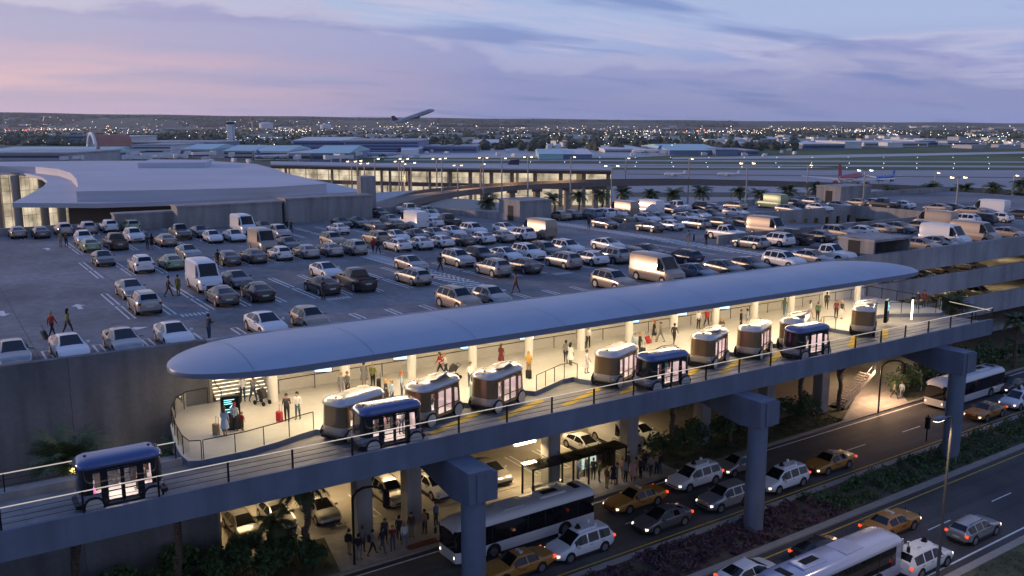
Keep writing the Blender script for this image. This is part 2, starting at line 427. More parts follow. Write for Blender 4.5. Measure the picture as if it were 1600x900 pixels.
kerb(53.0, 53.35); kerb(43.7, 44.3); kerb(39.2, 39.8); kerb(29.5, 30.1)
struct('kerbs', g, ['kerb'])
g = MB(); g.prism([(21.2, yr(53.36,21.2)), (52.5, yr(53.36,52.5)), (52.5, 58.25), (22.2, 58.25)], -.02, .14)
g.prism([(75.5, yr(53.36,75.5)), (87, yr(53.36,87)), (90.5, 58.25), (83, 58.25)], -.02, .14)
struct('sidewalk', g, ['sidewalk'])
g = MB()
g.prism([(X0, yr(53.36,X0)), (21.2, yr(53.36,21.2)), (22.2, 58.25), (X0, 58.25)], -.02, .13)
g.prism([(52.5, yr(53.36,52.5)), (75.5, yr(53.36,75.5)), (83, 58.25), (52.5, 58.25)], -.02, .13)
g.prism([(87, yr(53.36,87)), (X1, yr(53.36,X1)), (X1, 58.25), (90.5, 58.25)], -.02, .13)
g.prism([(X0, yr(29.5,X0)), (X0, 5), (X1, 5), (X1, yr(29.5,X1))], -.02, .10)
struct('verge', g, ['turf'])
g = MB(); road_band(39.8, 43.7, X0, X1, .10, g); struct('median', g, ['soil'])

# airfield beyond the garage: apron, taxiways, grass
apm = mat('apron', (.26, .265, .285), .5, var=.1, scale=.02, var2=.2, scale2=.006)
txm = mat('taxiway', (.26, .265, .275), .45, var=.1, scale=.01, var2=.2, scale2=.004)
rwm = mat('runway', (.42, .42, .43), .45, var=.1, scale=.01, var2=.15, scale2=.004)
grm = mat('airfield_grass', (.07, .118, .045), .95, var=.25, scale=.015, var2=.3, scale2=.003)
def quad_px(mb, pts, z, m=0): mb.sheet([tuple(at(x, y, 0)[:2]) for x, y in pts], z, m)
g = MB(); quad_px(g, [(-250,420),(1900,420),(1900,266),(-250,266)], -.012); struct('apron', g, [apm])
g = MB()
quad_px(g, [(560,262),(1900,268),(1900,205),(-250,205)], -.02)
struct('airfield_grass', g, [grm])
g = MB()
for pts in ([(600,257.5),(1900,263),(1900,260),(600,254.5)], [(600,250.5),(1900,255.5),(1900,253),(600,248.5)], [(940,262),(1250,263),(1330,259.5),(940,258.5)]):
    quad_px(g, pts, -.008)
struct('taxiways', g, [txm])
g = MB()
quad_px(g, [(1050,248.5),(1250,247.5),(1900,233),(1900,231.5),(1300,242),(1050,246)], -.004)
quad_px(g, [(600,246.5),(980,246.5),(1060,242),(1020,231),(300,233),(300,246.5)], -.004)
quad_px(g, [(1000,241),(1130,240.5),(1130,236.5),(1000,236)], .0)
struct('runway', g, [rwm])
g = MB()   # dark service road and embankment between garage and apron
quad_px(g, [(980,308),(1900,308),(1900,300.5),(980,300.5)], .0)
quad_px(g, [(980,272.5),(1900,281),(1900,279.5),(980,271.5)], .0)
struct('perimeter_road', g, ['asphalt'])
g = MB()
for x in list(range(830, 1700, 55)):
    for y0, sl in ((253.5,.004),(259.5,.006),(246.5,0)):
        p = at(x+rnd.uniform(-3,3), y0+(x-800)*sl, 0); g.box((p.x,p.y,.4), (.24,.24,.3))
tag(g.build('taxiway_lights', ['lamp_cool']), kind='stuff')

# ---------------------------------------------------------------- weathering
def streaks(mname, amt=.22, sc=(.9,.9,.10)):
    nt_ = M[mname].node_tree; b_ = nt_.nodes['Principled BSDF']; src = b_.inputs['Base Color'].links[0].from_socket
    tc_ = N(nt_, 'ShaderNodeTexCoord'); mp_ = N(nt_, 'ShaderNodeMapping'); mp_.inputs['Scale'].default_value = sc; nt_.links.new(tc_.outputs['Object'], mp_.inputs[0])
    n_ = N(nt_, 'ShaderNodeTexNoise'); n_.inputs['Scale'].default_value = 1.; n_.inputs['Detail'].default_value = 7; nt_.links.new(mp_.outputs[0], n_.inputs['Vector'])
    r_ = N(nt_, 'ShaderNodeMapRange'); r_.inputs[1].default_value = .38; r_.inputs[2].default_value = .66; r_.inputs[3].default_value = 1.06; r_.inputs[4].default_value = 1-amt; nt_.links.new(n_.outputs['Fac'], r_.inputs[0])
    v_ = N(nt_, 'ShaderNodeVectorMath', operation='SCALE'); nt_.links.new(src, v_.inputs[0]); nt_.links.new(r_.outputs[0], v_.inputs['Scale']); nt_.links.new(v_.outputs[0], b_.inputs['Base Color'])
for k_ in ('facade','bands','concrete','room_wall'): streaks(k_, .28)
streaks('fascia', .16); streaks('deck', .14, (.55,.20,1)); streaks('deck', .16, (1.6,1.1,1)); streaks('asphalt', .25, (.05,.9,1)); streaks('track', .3, (.3,1.4,1)); streaks('sidewalk', .2, (1.2,1.2,1)); streaks('roof_white', .08, (.05,.05,1))
# ---------------------------------------------------------------- parking garage
FY0, FY1 = 58.3, 58.8
gar = thing('parking_garage', 'long concrete parking garage with a car filled roof deck behind the station', 'garage', (40, 58.3, 0))
def part(mb, name, mats, parent=gar):
    o = mb.build(name, mats, parent); o.location = -parent.location if parent.rotation_euler.z == 0 else (0,0,0); return o
PX0, PX1, PY0, PY1 = 81.5, 134., 78., 96.5
def rampz(x): return 15-.0009*max(0, x-82)**2
g = MB()
g.prism([(-45,58.75),(PX0,58.75),(PX0,113.5),(76.5,113.5),(71,136),(-45,136)], 14.6, 15)
g.prism([(PX0,58.75),(190,58.75),(190,PY0-.3),(PX0,PY0-.3)], 14.6, 15)
g.prism([(PX0,PY1+.3),(190,PY1+.3),(190,113.5),(PX0,113.5)], 14.6, 15)
g.prism([(PX1+.3,PY0-.3),(190,PY0-.3),(190,PY1+.3),(PX1+.3,PY1+.3)], 14.6, 15)
part(g, 'roof_deck', ['deck'])
g = MB(); xs = [PX0+(PX1-PX0)*i/12 for i in range(13)]
g.loft([[(x,PY0,rampz(x)-.01),(x,PY1,rampz(x)-.01)] for x in xs], closed=False); part(g, 'ramp_deck', ['deck'])
# deck paint: hairpin stall lines, crossings, arrows
g = MB(); zl = 15.005
def hair(x, y0, y1, end=None):
    for dx in (-.22, .22): g.sheet([(x+dx-.075,y0),(x+dx+.075,y0),(x+dx+.075,y1),(x+dx-.075,y1)], zl)
    if end is not None: g.sheet([(x-.27,end-.06),(x+.27,end-.06),(x+.27,end+.06),(x-.27,end+.06)], zl+.003)
def stalls(xa, xb, ya, yb, pitch=2.95, skip=()):
    x = xa
    while x < xb: hair(x, ya, yb, yb); x += pitch
stalls(3, 128, 59.6, 64.2, 3.05)
stalls(12.8, 79, 71.6, 77.2, 2.95); stalls(12.8, 79, 77.9, 83.8, 2.95); stalls(82, 134, 71.6, 76.6, 2.95)
stalls(14.0, 68, 92.6, 98, 2.95); stalls(14, 68, 98.8, 104.5, 2.95)
stalls(15, 64, 111.5, 116.8, 2.95); stalls(15, 64, 117.6, 123, 2.95); stalls(8, 64, 130, 135, 2.95)
stalls(84, 150, 108, 113, 2.95)
for x in [12.8+2.95*i for i in range(1, 20, 4)]:
    for k in range(7): g.sheet([(x+.4+k*.32,70.2),(x+.55+k*.32,70.2),(x+.55+k*.32,71.2),(x+.4+k*.32,71.2)], zl)
def zebra(x0, x1, y0, y1, along='x', pitch=.9, wd=.45):
    if along == 'x':
        x = x0
        while x < x1: g.sheet([(x,y0),(x+wd,y0),(x+wd,y1),(x,y1)], zl); x += pitch
    else:
        y = y0
        while y < y1: g.sheet([(x0,y),(x1,y),(x1,y+wd),(x0,y+wd)], zl); y += pitch
zebra(40.6, 43.0, 66, 98, 'y')
zebra(78, 80.4, 64, 112, 'y')
zebra(82, 130, 67.3, 69.3, 'x', 1.4, .5)
def arrow(x, y, rz):
    c, s_ = math.cos(rz), math.sin(rz)
    f = lambda a, b: (x+a*c-b*s_, y+a*s_+b*c)
    g.sheet([f(-1.2,-.18), f(.2,-.18), f(.2,.18), f(-1.2,.18)], zl); g.sheet([f(.2,-.55), f(1.2,0), f(.2,.55)], zl)
arrow(*at(123,479,15)[:2], R(90)); arrow(*at(4,490,15)[:2], R(-90)); arrow(*at(74,389,15)[:2], R(90)); arrow(12, 68, R(0)); arrow(60, 88, R(180)); arrow(100, 104, R(0))
part(g, 'deck_markings', ['paint_line'])
g = MB()
for x in [-40+9.1*i for i in range(25)]:
    for ya, yb in (((58.9,113),) if x < 81 else ((58.9,77.5),(97,113))): g.sheet([(x,ya),(x+.05,ya),(x+.05,yb),(x,yb)], 15.002)
for y in (70.2, 86.6, 103.2): g.sheet([(-44,y),(81,y),(81,y+.05),(-44,y+.05)], 15.003)
dm('joint', (.10,.10,.10), .8); part(g, 'deck_joint', ['joint'])
# facade: solid wall on the left, open decks elsewhere
g = MB(); 
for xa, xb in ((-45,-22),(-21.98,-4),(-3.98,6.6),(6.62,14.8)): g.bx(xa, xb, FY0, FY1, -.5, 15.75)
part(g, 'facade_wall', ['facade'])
g = MB(); g.bx(14.82, 190, FY0, FY1, 13.35, 15.75); part(g, 'parapet', ['bands'])
g = MB()
g.bx(83.5, 190, FY0, FY1, 10.3, 12.4); g.bx(14.82, 190, FY0, FY1, 6.7, 9.1); g.bx(14.82, 190, FY0+.002, FY1, 4.2, 4.75)
part(g, 'spandrel', ['bands'])
g = MB(); g.bx(18.9, 83.45, FY0, FY0+.3, 11.2, 12.72); part(g, 'platform_wall', ['white_wall'])
g = MB()
g.bx(-45, 71, 135.6, 136, 14.5, 16.0); g.bx(76.5, 190, 113.2, 113.6, 14.5, 16.0)
g.prism([(71,136),(70.6,135.6),(76.1,113.6),(76.5,113.6)], 14.5, 16.0); part(g, 'rear_parapet', ['concrete'])
g = MB()   # walls of the sunken ramp bay, the far one with window openings
g.bx(PX0, PX1+.3, PY1, PY1+.3, 14.25, 15.85); g.bx(PX0, PX1+.3, PY1, PY1+.3, 11.0, 13.05)
x = 92.
ops = []
while x < PX1-1.5: ops.append(x); x += 2.85
prev = PX0
for x in ops+[PX1+.3+0]:
    g.bx(prev, x, PY1+.002, PY1+.298, 13.05, 14.25); prev = x+1.0
g.bx(PX1, PX1+.3, PY0, 82, 11, 15.85); g.bx(PX1, PX1+.3, 82, PY1, 13.7, 15.85); g.bx(PX1, PX1+.3, 82, PY1, 11, 12.9)
g.bx(PX0, PX0+.25, PY0+4, PY0+4.0, 15, 15.8); g.bx(PX0, PX1, PY0-.3, PY0, 11.0, 16.1)
part(g, 'ramp_wall', ['room_wall'])
g = MB(); g.bx(PX0, PX1+6, PY1+.3, PY1+7, 12.3, 12.4); g.bx(PX0, PX1+6, PY1+7, PY1+7.2, 11, 14.5); g.bx(PX1+6, PX1+6.2, PY0, PY1+7, 11, 14.5); g.bx(PX1+.3, PX1+6, PY0, PY1, 12.3, 12.4)
part(g, 'ramp_interior', ['tan_wall'])
# floors inside
g = MB()
for z in (11.5, 7.6, 4.45): g.bx(14.82, 190, FY1-.02, 90, z-.35, z)
part(g, 'floor_slab', ['sidewalk'])
g = MB(); g.bx(14.82, 190, FY0, 90, -.3, .145); part(g, 'ground_slab', ['garage_floor'])
g = MB(); g.bx(14.82, 190, 84, 84.3, .1, 14.6); g.bx(14.82, 15.1, 58.8, 84, .1, 14.6); part(g, 'interior_wall', ['tan_wall'])
cols = [24.9, 28.9, 41.8, 50.3, 59.2, 68, 76.3]
for x in cols:
    g = MB(); g.rbox(x-.6, x+.6, 57.0, 58.2, .14, 11.0, .06); part(g, 'column', ['concrete'])
g = MB()
for x in [20+8.8*i for i in range(14)]:
    for y in (68, 77): g.bx(x-.35, x+.35, y, y+.7, .1, 14.5)
part(g, 'interior_columns', ['tan_wall'])
g = MB()
for i in range(12): hair_x = 18+3.0*i; g.bx(hair_x-.32, hair_x-.2, 59.5, 64.5, .146, .152); g.bx(hair_x+.2, hair_x+.32, 59.5, 64.5, .146, .152); g.bx(hair_x-.32, hair_x+.32, 59.4, 59.52, .146, .153)
part(g, 'ground_stall_lines', ['paint_line'])
# hanging fluorescent fixtures inside; each carries a real lamp
def tubelight(x, y, z, L_=1.9, p=60, nm='ceiling_light', rz=0, col=(1,.72,.36)):
    mb = MB(); mb.box((0,0,.05),(L_,.28,.08)); f = mb.build(nm, ['white_wall'], gar, Vector((x,y,z))-gar.location, rz)
    mb = MB(); mb.box((0,0,0),(L_-.1,.22,.05)); mb.box((0,0,.1),(L_-.1,.22,.02)); mb.build('diffuser', ['lamp_warm'], f)
    area('garage_lamp', (x,y,z-.06), L_, .6, p, col, (0,0,rz))
for i_, (x, y) in enumerate(((18,64),(24,65),(31,65),tuple(at(820,693,3.6)[:2]),(47.5,64),(54,64))): tubelight(x, y, 3.6 if i_ == 3 else 4.0, 2.2, 150)
for x in (22, 30, 38, 46, 54, 62, 70, 78): tubelight(x, 63.5, 13.9, 2.2, 45)
for x in (90, 98, 106, 114, 122): tubelight(x, 64, 13.8, 2.2, 12); tubelight(x, 64, 10.6, 2.2, 12)
for x in (88, 98, 108): tubelight(x, 64, 6.9, 2.2, 10); tubelight(x, 63, 3.7, 2.2, 16)
for x in (98, 108, 118, 128): area('garage_lamp', (x, PY1+3.5, 14.1), 3, .4, 30, (1,.7,.35))
area('garage_lamp', (PX1+3, 88, 14.1), 1, 3, 40, (1,.7,.35))

def room(label, x0, x1, y0, y1, z0, z1, name='stair_room', door=None, hood=False):
    t = thing(name, label, 'stair room', ((x0+x1)/2, (y0+y1)/2, z0))
    mb = MB()
    if not hood:
        mb.bx(x0, x1, y0, y1, z0, z1-.25)
    else:
        mb.bx(x0, x0+.25, y0, y1, z0, z1-.25); mb.bx(x1-.25, x1, y0, y1, z0, z1-.25); mb.bx(x0+.25, x1-.25, y1-.25, y1, z0, z1-.25)
    part(mb, 'wall', ['room_wall'], t)
    mb = MB(); mb.bx(x0-.12, x1+.12, y0-.12, y1+.12, z1-.25, z1); part(mb, 'roof', ['concrete'], t)
    if door:
        mb = MB(); mb.bx(x0-.03, x0+.02, door, door+1.5, z0, z0+2.3); d = part(mb, 'door', ['dark_opening'], t)
    return t
room('low grey concrete room beside the glowing glazed wall at the deck edge', 22.5, 32, 133.4, 135.5, 15, 17.4)
room('longest grey concrete room along the rear parapet with a sunlit end', 30.2, 45.2, 130.5, 134, 15, 18.3)
room('grey concrete room on the rear edge beside the slim pylon', 45.6, 59.5, 130.0, 133.4, 15, 18.7)
room('small grey stair room with a barred opening at the corner of the deck step', 75.4, 81.2, 112.2, 118, 15, 18.2, door=114)
room('small grey stair room at the far right deck edge above the ramp bay', 142, 151, 105.6, 111, 15, 18.2, door=107.4)
room('grey box stair hood open at the right beside the end of the white canopy', 85.4, 92.0, 58.9, 63.4, 15, 17.25, door=60.6, hood=True)
# slim pylon beside the terminal eave
g = MB(); p = at(574, 336, 15); g.rbox(p.x-1.3, p.x+1.3, p.y-.8, p.y+.8, 14, 21.3, .1)
tag(g.build('pylon', ['room_wall']), 'slim grey pylon standing where the terminal eave meets the deck edge', 'pylon')

# ---------------------------------------------------------------- terminal with the sweeping roof
ter = thing('terminal_building', 'wide terminal with a sweeping pale roof and a glowing curved glass wall', 'terminal', at(300, 320, 0)*1)
ter.location.z = 0
def pxpoly(pts, z): return [tuple(at(x, y, z)[:2]) for x, y in pts]
def smooth_poly(pts, n=4):
    out = []; k = len(pts)
    for i in range(k):
        p0, p1, p2, p3 = (Vector(pts[(i+j-1) % k]) for j in range(4))
        if (p2-p1).length > 60 or n == 1: out.append(tuple(p1)); continue
        for t in range(n):
            t /= n
            out.append(tuple(.5*((2*p1)+(-p0+p2)*t+(2*p0-5*p1+4*p2-p3)*t*t+(-p0+3*p1-3*p2+p3)*t**3)))
    return out
rim = [(19,317),(150,318),(300,313.5),(450,306),(569,299),(544,292),(493,281),(461,274),(442,269),(432,264.5),(400,256),(340,252),(250,251),(160,251),(60,252),(0,252.5),(-80,252.5),(-80,262),(0,266.5),(40,271),(65,276.5),(74,283),(68,291),(45,304)]
g = MB(); g.prism(pxpoly(rim, 17.6), 16.9, 17.6, 0, 1); part(g, 'roof', ['roof_white', 'roof_white'], ter)
up = [(119,299),(300,296),(420,292.5),(510,287),(470,277),(430,266),(396,257),(320,252),(250,251.5),(180,251.5),(60,252.5),(-80,253),(-80,259.5),(0,259.5),(55,260.5),(90,264),(110,270),(119,279),(122,290)]
g = MB(); g.prism(pxpoly(up, 19.2), 17.6, 19.2); part(g, 'upper_roof', ['roof_white'], ter)
g = MB(); g.prism(pxpoly([(215,254.5),(235,249),(330,249.5),(320,254)], 20.4), 19.2, 20.4); part(g, 'skylight', ['roof_white'], ter)
g = MB(); ev = [at(x, y, 16.9) for x, y in ((112,323),(150,322),(300,317),(450,309.5),(560,303))]
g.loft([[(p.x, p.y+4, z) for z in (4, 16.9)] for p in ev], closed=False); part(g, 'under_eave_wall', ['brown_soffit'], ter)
gp = [at(x, y, 4.0) for x, y in ((-60,351),(-20,352),(8,353),(33,352),(62,349),(95,346),(112,344))]
g = MB(); g.loft([[(p.x, p.y, z) for z in (0, 16.9)] for p in gp], closed=False)
gwm = bpy.data.materials.new('curtain_wall'); gwm.use_nodes = True; q = gwm.node_tree; b = q.nodes['Principled BSDF']
tcn = N(q, 'ShaderNodeTexCoord'); br = N(q, 'ShaderNodeTexBrick'); mpn = N(q, 'ShaderNodeMapping')
br.offset = 0; br.inputs['Scale'].default_value = 1; br.inputs['Brick Width'].default_value = 1.5; br.inputs['Row Height'].default_value = 3.2; br.inputs['Mortar Size'].default_value = .06
br.inputs[1].default_value = (1, .84, .60, 1); br.inputs[2].default_value = (.92, .76, .52, 1); br.inputs[3].default_value = (.25, .18, .1, 1)
sx = N(q, 'ShaderNodeSeparateXYZ'); cx = N(q, 'ShaderNodeCombineXYZ'); adn = N(q, 'ShaderNodeMath', operation='ADD')
q.links.new(tcn.outputs['Object'], sx.inputs[0]); q.links.new(sx.outputs[0], adn.inputs[0]); q.links.new(sx.outputs[1], adn.inputs[1])
q.links.new(adn.outputs[0], cx.inputs[0]); q.links.new(sx.outputs[2], cx.inputs[1]); q.links.new(cx.outputs[0], br.inputs[0])
nzn = N(q, 'ShaderNodeTexNoise'); nzn.inputs['Scale'].default_value = .25; nzn.inputs['Detail'].default_value = 6; q.links.new(tcn.outputs['Object'], nzn.inputs[0])
mrn = N(q, 'ShaderNodeMapRange'); mrn.inputs[1].default_value = .35; mrn.inputs[2].default_value = .68; mrn.inputs[3].default_value = .16; mrn.inputs[4].default_value = .58
q.links.new(nzn.outputs[0], mrn.inputs[0]); q.links.new(br.outputs[0], b.inputs['Emission Color']); q.links.new(mrn.outputs[0], b.inputs['Emission Strength'])
b.inputs['Base Color'].default_value = (.1,.09,.08,1); b.inputs['Roughness'].default_value = .3
gwm.cycles.emission_sampling = 'NONE'
M['curtain_wall'] = gwm
part(g, 'glass_wall', ['curtain_wall'], ter)
for x, y in ((0,354),(31,353),(72,349),(98,347)):
    p = at(x, y, 4.0); g = MB(); g.cyl(p.x-.3, p.y-2.5, 0, 16.9, 1.0, n=14); part(g, 'column', ['tan_wall'], ter)
# glazed link canopy right of the eave
g = MB(); g.prism(pxpoly([(555,303.5),(650,297.5),(640,300),(585,317),(562,317)], 16), 15.8, 16.05); part(g, 'link_canopy', ['far_grey'], ter)

# ---------------------------------------------------------------- curved hall beyond
hal = thing('arrivals_hall', 'low curved hall glowing behind the raised road with columns and tall windows', 'terminal hall', at(700, 320, 0)*1); hal.location.z = 0
hp = [(425,372),(470,368),(520,362),(560,357),(630,350),(700,344),(770,339),(830,335),(900,331),(956,328)]
def hpt(px, D, z, off=0):
    p = atd(px, 300, D+off); return (p.x, p.y, z)
g = MB(); g.loft([[hpt(a,d,7.4),hpt(a,d,11.8)] for a,d in hp], closed=False); part(g, 'upper_glazing', ['curtain_wall'], hal)
g = MB(); g.loft([[hpt(a,d,0,2),hpt(a,d,6.2,2)] for a,d in hp], closed=False); part(g, 'lower_glazing', ['curtain_wall'], hal)
g = MB(); g.loft([[hpt(a,d,11.8,-4),hpt(a,d,12.1,-8),hpt(a,d,13.2,-9.5),hpt(a,d,13.5,-7),hpt(a,d,13.8,16),hpt(a,d,11.8,16)] for a,d in hp], smooth=False)
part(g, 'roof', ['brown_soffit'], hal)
g = MB(); g.loft([[hpt(a,d,13.55,-7),hpt(a,d,13.85,18),hpt(a,d,9,24)] for a,d in hp], closed=False); part(g, 'roof_top', ['far_grey'], hal)
g = MB(); g.loft([[hpt(a,d,6.0,-1),hpt(a,d,7.6,-1)] for a,d in hp], closed=False); part(g, 'floor_edge', ['brown_soffit'], hal)
for a in (448,520,560,597,610,640,672,704,735,768,800,836,876,912,950):
    d = next(d1+(d2-d1)*(a-a1)/(a2-a1) for (a1,d1),(a2,d2) in zip(hp, hp[1:]) if a1 <= a <= a2)
    p = hpt(a, d-1.2, 0); g = MB(); g.cyl(p[0], p[1], 0, 11.9, .55 if a < 700 else .75, n=10); part(g, 'column', ['tan_wall'], hal)

# ---------------------------------------------------------------- raised road curving in front of the hall
er = thing('raised_road', 'raised concrete roadway on round piers curving past the glowing hall', 'road bridge', at(800, 320, 0)*1); er.location.z = 0
path = [(a_, d_, 29.5-(y_-194)*d_/1410) for a_, y_, d_ in ((560,330,185),(580,322,200),(640,308,235),(700,299,265),(780,291,288),(860,287,300),(955,284,306),(1060,283,312),(1180,285,325),(1300,288,340),(1420,292,360),(1560,297.5,382),(1700,305,395))]
ctr = []
for a, d, z in path: p = atd(a, 300, d); ctr.append(Vector((p.x, p.y, z)))
rings = []
for i, p in enumerate(ctr):
    t = (ctr[min(i+1,len(ctr)-1)]-ctr[max(0,i-1)]); t.z = 0; t.normalize(); n = Vector((-t.y, t.x, 0))
    rings.append([p+n*o+Vector((0,0,h)) for o, h in ((-6,.9),(-6.3,.9),(-6.3,-.7),(6.3,-.7),(6.3,.9),(6,.9),(6,0),(-6,0))])
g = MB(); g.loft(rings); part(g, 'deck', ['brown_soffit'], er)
for a in (758,800,839,886,930,972):
    (a1,d1,z1),(a2,d2,z2) = next(q for q in zip(path, path[1:]) if q[0][0] <= a <= q[1][0]); f = (a-a1)/(a2-a1); d = d1+(d2-d1)*f; zt = z1+(z2-z1)*f-.05
    p = atd(a, 300, d); g = MB(); g.cyl(p.x, p.y, 0, zt-.7, 1.1, n=12); g.box((p.x,p.y,zt-1.3),(3.4,3.4,1.2), HEAD); part(g, 'pier', ['tan_wall'], er)
g = MB(); g.prism(pxpoly([(584,327),(640,311),(720,310),(795,318),(795,331)], 9.6), 8.8, 9.6); part(g, 'ramp', ['tan_wall'], er)
for a, d, z in ((640,262,14),(720,283,13.5),(800,296,13.5),(880,303,13.5)):
    p = atd(a, 300, d); spot('road_lamp', (p.x, p.y, z+2), 2500, (1,.6,.28), 150, .4)

# ---------------------------------------------------------------- elevated guideway
ZT, ZP = 11.2, 11.55
gw = thing('elevated_guideway', 'long blue grey elevated concrete guideway carrying the shuttle pods', 'guideway', (30, 46, 0))
GX1 = 82.8
BX = [19.9, 24.7, 29.6, 34.6, 39.5, 44.3, 49.1, 54.1, 59.5, 63.8, 68.2]
BA = [22, 22, 22, 22, 23, 24, 24, 25, 28, 30, 33]
g = MB()
g.bx(-60, GX1, 44.25, 49.0, 10.9, ZT); g.bx(10.9, GX1, 49.0, 52.0, 10.9, ZT-.002)
part(g, 'track_deck', ['track'], gw)
g = MB(); g.rbox(-60, GX1, 44.0, 44.25, 10.15, 11.62, .02); part(g, 'fascia', ['fascia'], gw)
g = MB()
for x in [-57+6.13*i for i in range(23)]: g.bx(x, x+.035, 43.996, 44.0, 10.16, 11.6)
split_islands(part(g, 'fascia_joint', ['seam'], gw))
g = MB(); g.bx(-60, GX1-.2, 44.26, 51.5, 10.2, 10.9); part(g, 'girder', ['concrete'], gw)
g = MB(); g.rbox(-60, 10.7, 48.8, 49.05, 10.3, 11.62, .02); part(g, 'rear_kerb', ['concrete'], gw)
g = MB()
for x in [-58+3.2*i for i in range(44)]:
    g.bx(x, x+.03, 44.4, 48.7, ZT+.001, ZT+.004)
for y in (44.9, 46.0): g.bx(-60, GX1, y, y+.06, ZT+.002, ZT+.006)
part(g, 'deck_joints', ['seam'], gw)
g = MB()
for x, a in zip(BX, BA):
    a = R(a); d = Vector((math.cos(a), math.sin(a))); n = Vector((-d.y, d.x))
    c = Vector((x+1.6, 48.3))-n*1.55
    q = [c-d*2.6-n*.26, c+d*2.2-n*.26, c+d*2.2+n*.26, c-d*2.6+n*.26]
    g.sheet([(p.x, p.y) for p in q], ZT+.008)
part(g, 'berth_marking', ['yellow_line'], gw)
for x in (0.6, 25.2, 49.2, 74.6):
    pr = thing('guideway_pier', ['grey round pier with a hammerhead cap hidden low at the far left', 'round grey guideway pier standing before the front of the white bus', 'round grey guideway pier in the purple planting of the median', 'round grey guideway pier in the green hedge beside the street lamp'][[0.6,25.2,49.2,74.6].index(x)], 'pier', (x, 42.3, 0), 0, 'guideway piers along the median')
    g = MB(); g.cyl(0, 0, 0, 8.6, .72, n=24); g.build('shaft', ['fascia'], pr)
    g = MB(); wv = .8
    prof = [(-.9,10.13),(-.9,8.25),(1.0,7.95),(5.5,8.7),(9.5,9.6),(9.5,10.13)]
    g.loft([[(-wv,y,z) for y,z in prof], [(wv,y,z) for y,z in prof]]); g.build('cap', ['fascia'], pr)
    g = MB(); g.bx(-.3, wv+.25, -1.0, .55, 8.3, 9.98); g.build('cap_block', ['fascia'], pr)

def railing(pts, z, name, label, cat='railing', h=1.08, step=1.7, glass=True, rail='black_metal', post='black_metal', cables=0, group=None, pr=.022, rr=.03):
    pts = [Vector((p[0], p[1], 0)) for p in pts]
    t = thing(name, label, cat, (pts[0].x, pts[0].y, z), 0, group)
    o = Vector((pts[0].x, pts[0].y, 0)); q = [p-o for p in pts]
    mb = MB(); mb.tube([p+Vector((0,0,h)) for p in q], rr, 6); mb.build('handrail', [rail], t)
    # posts at even spacing along the line
    ds = [0]
    for a, b in zip(q, q[1:]): ds.append(ds[-1]+(b-a).length)
    n = max(1, round(ds[-1]/step)); pos = []
    for i in range(n+1):
        s = ds[-1]*i/n
        for k in range(len(q)-1):
            if s <= ds[k+1]+1e-6:
                f = (s-ds[k])/max(1e-6, ds[k+1]-ds[k]); pos.append(q[k].lerp(q[k+1], f)); break
    pm = None
    for p in pos[:100]:
        if pm is None:
            mb = MB(); mb.box((0,0,h/2), (pr*2, pr*2, h)); ob = mb.build('post', [post], t, p); pm = ob
        else:
            ob = pm.copy(); COL.objects.link(ob); ob.location = p
    if glass:
        mb = MB(); mb.loft([[(p.x, p.y, .06) for p in q], [(p.x, p.y, h-.06) for p in q]], closed=False); mb.build('glass_panel', ['glass'], t)
    for c in range(cables):
        mb = MB(); mb.tube([p+Vector((0,0,h*(c+1)/(cables+1.))) for p in q], .014, 4); mb.build('cable', ['black_metal'], t)
    return t
railing([(-59, 44.12), (GX1-.1, 44.12)], 11.62, 'cable_railing', 'long cable railing with a pale lit handrail along the outer guideway edge', h=1.05, step=3.4, glass=False, rail='led', cables=3, pr=.045, rr=.028)
railing([(-59, 48.92), (10.4, 48.92)], 11.62, 'cable_railing', 'cable railing with a pale handrail along the inner guideway edge at left', h=.95, step=4.2, glass=False, rail='led', cables=2, pr=.03)
railing([(GX1-.1, 44.3), (83.5, 48.8)], 11.3, 'cable_railing', 'short pale railing closing the right end of the guideway', h=1.1, step=1.8, glass=False, rail='led', cables=2)

# ---------------------------------------------------------------- platform with saw-tooth berths
plat = thing('station_platform', 'brightly lit pale station platform with a saw tooth edge of pod berths', 'platform', (45, 54, 11.2))
edge = [(13.2,58.29),(12.3,57.2),(11.5,55),(11.0,52),(10.8,49.6),(10.9,48.4),(11.5,48.1),(14,48.2),(16,48.65),(17.6,49.25),(18.6,49.5)]
bulbs = []
for i, (x, a) in enumerate(zip(BX, BA)):
    a = R(a); d = Vector((math.cos(a), math.sin(a))); n = Vector((-d.y, d.x)); c = Vector((x+1.6, 48.3))
    A = c-d*1.9+n*1.18; B = c+d*1.75+n*1.18
    nx = BX[i+1] if i+1 < len(BX) else x+5
    Cc = B+d*.35-n*.15; D = Vector((max(B.x+.55, min(nx-.95, B.x+1.0)), 49.45))
    edge += [tuple(A), tuple(B), tuple(Cc), (D.x-.05, 50.1), tuple(D)]
    bulbs.append((B, Cc, D, A))
edge += [(73.8,50.6),(75.8,51.3),(77.2,50.9),(81.4,48.55),(82.2,48.6),(83.3,49.6),(83.4,58.29)]
g = MB(); g.prism(edge, 11.0, ZP, 0, 1); part(g, 'floor', ['platform', 'fascia'], plat)
railing([(14.6,58.2),(13.2,58.0),(12.4,57.1),(11.6,55),(11.15,52),(10.95,49.7),(11.05,48.5),(11.6,48.25)], ZP, 'glass_railing', 'curved glass railing with dark handrail round the left platform end')
railing([(11.7,48.25),(14,48.33),(16,48.8),(17.6,49.4),(18.5,49.6)], ZP, 'glass_railing', 'glass railing with dark handrail before the people at the kiosk')
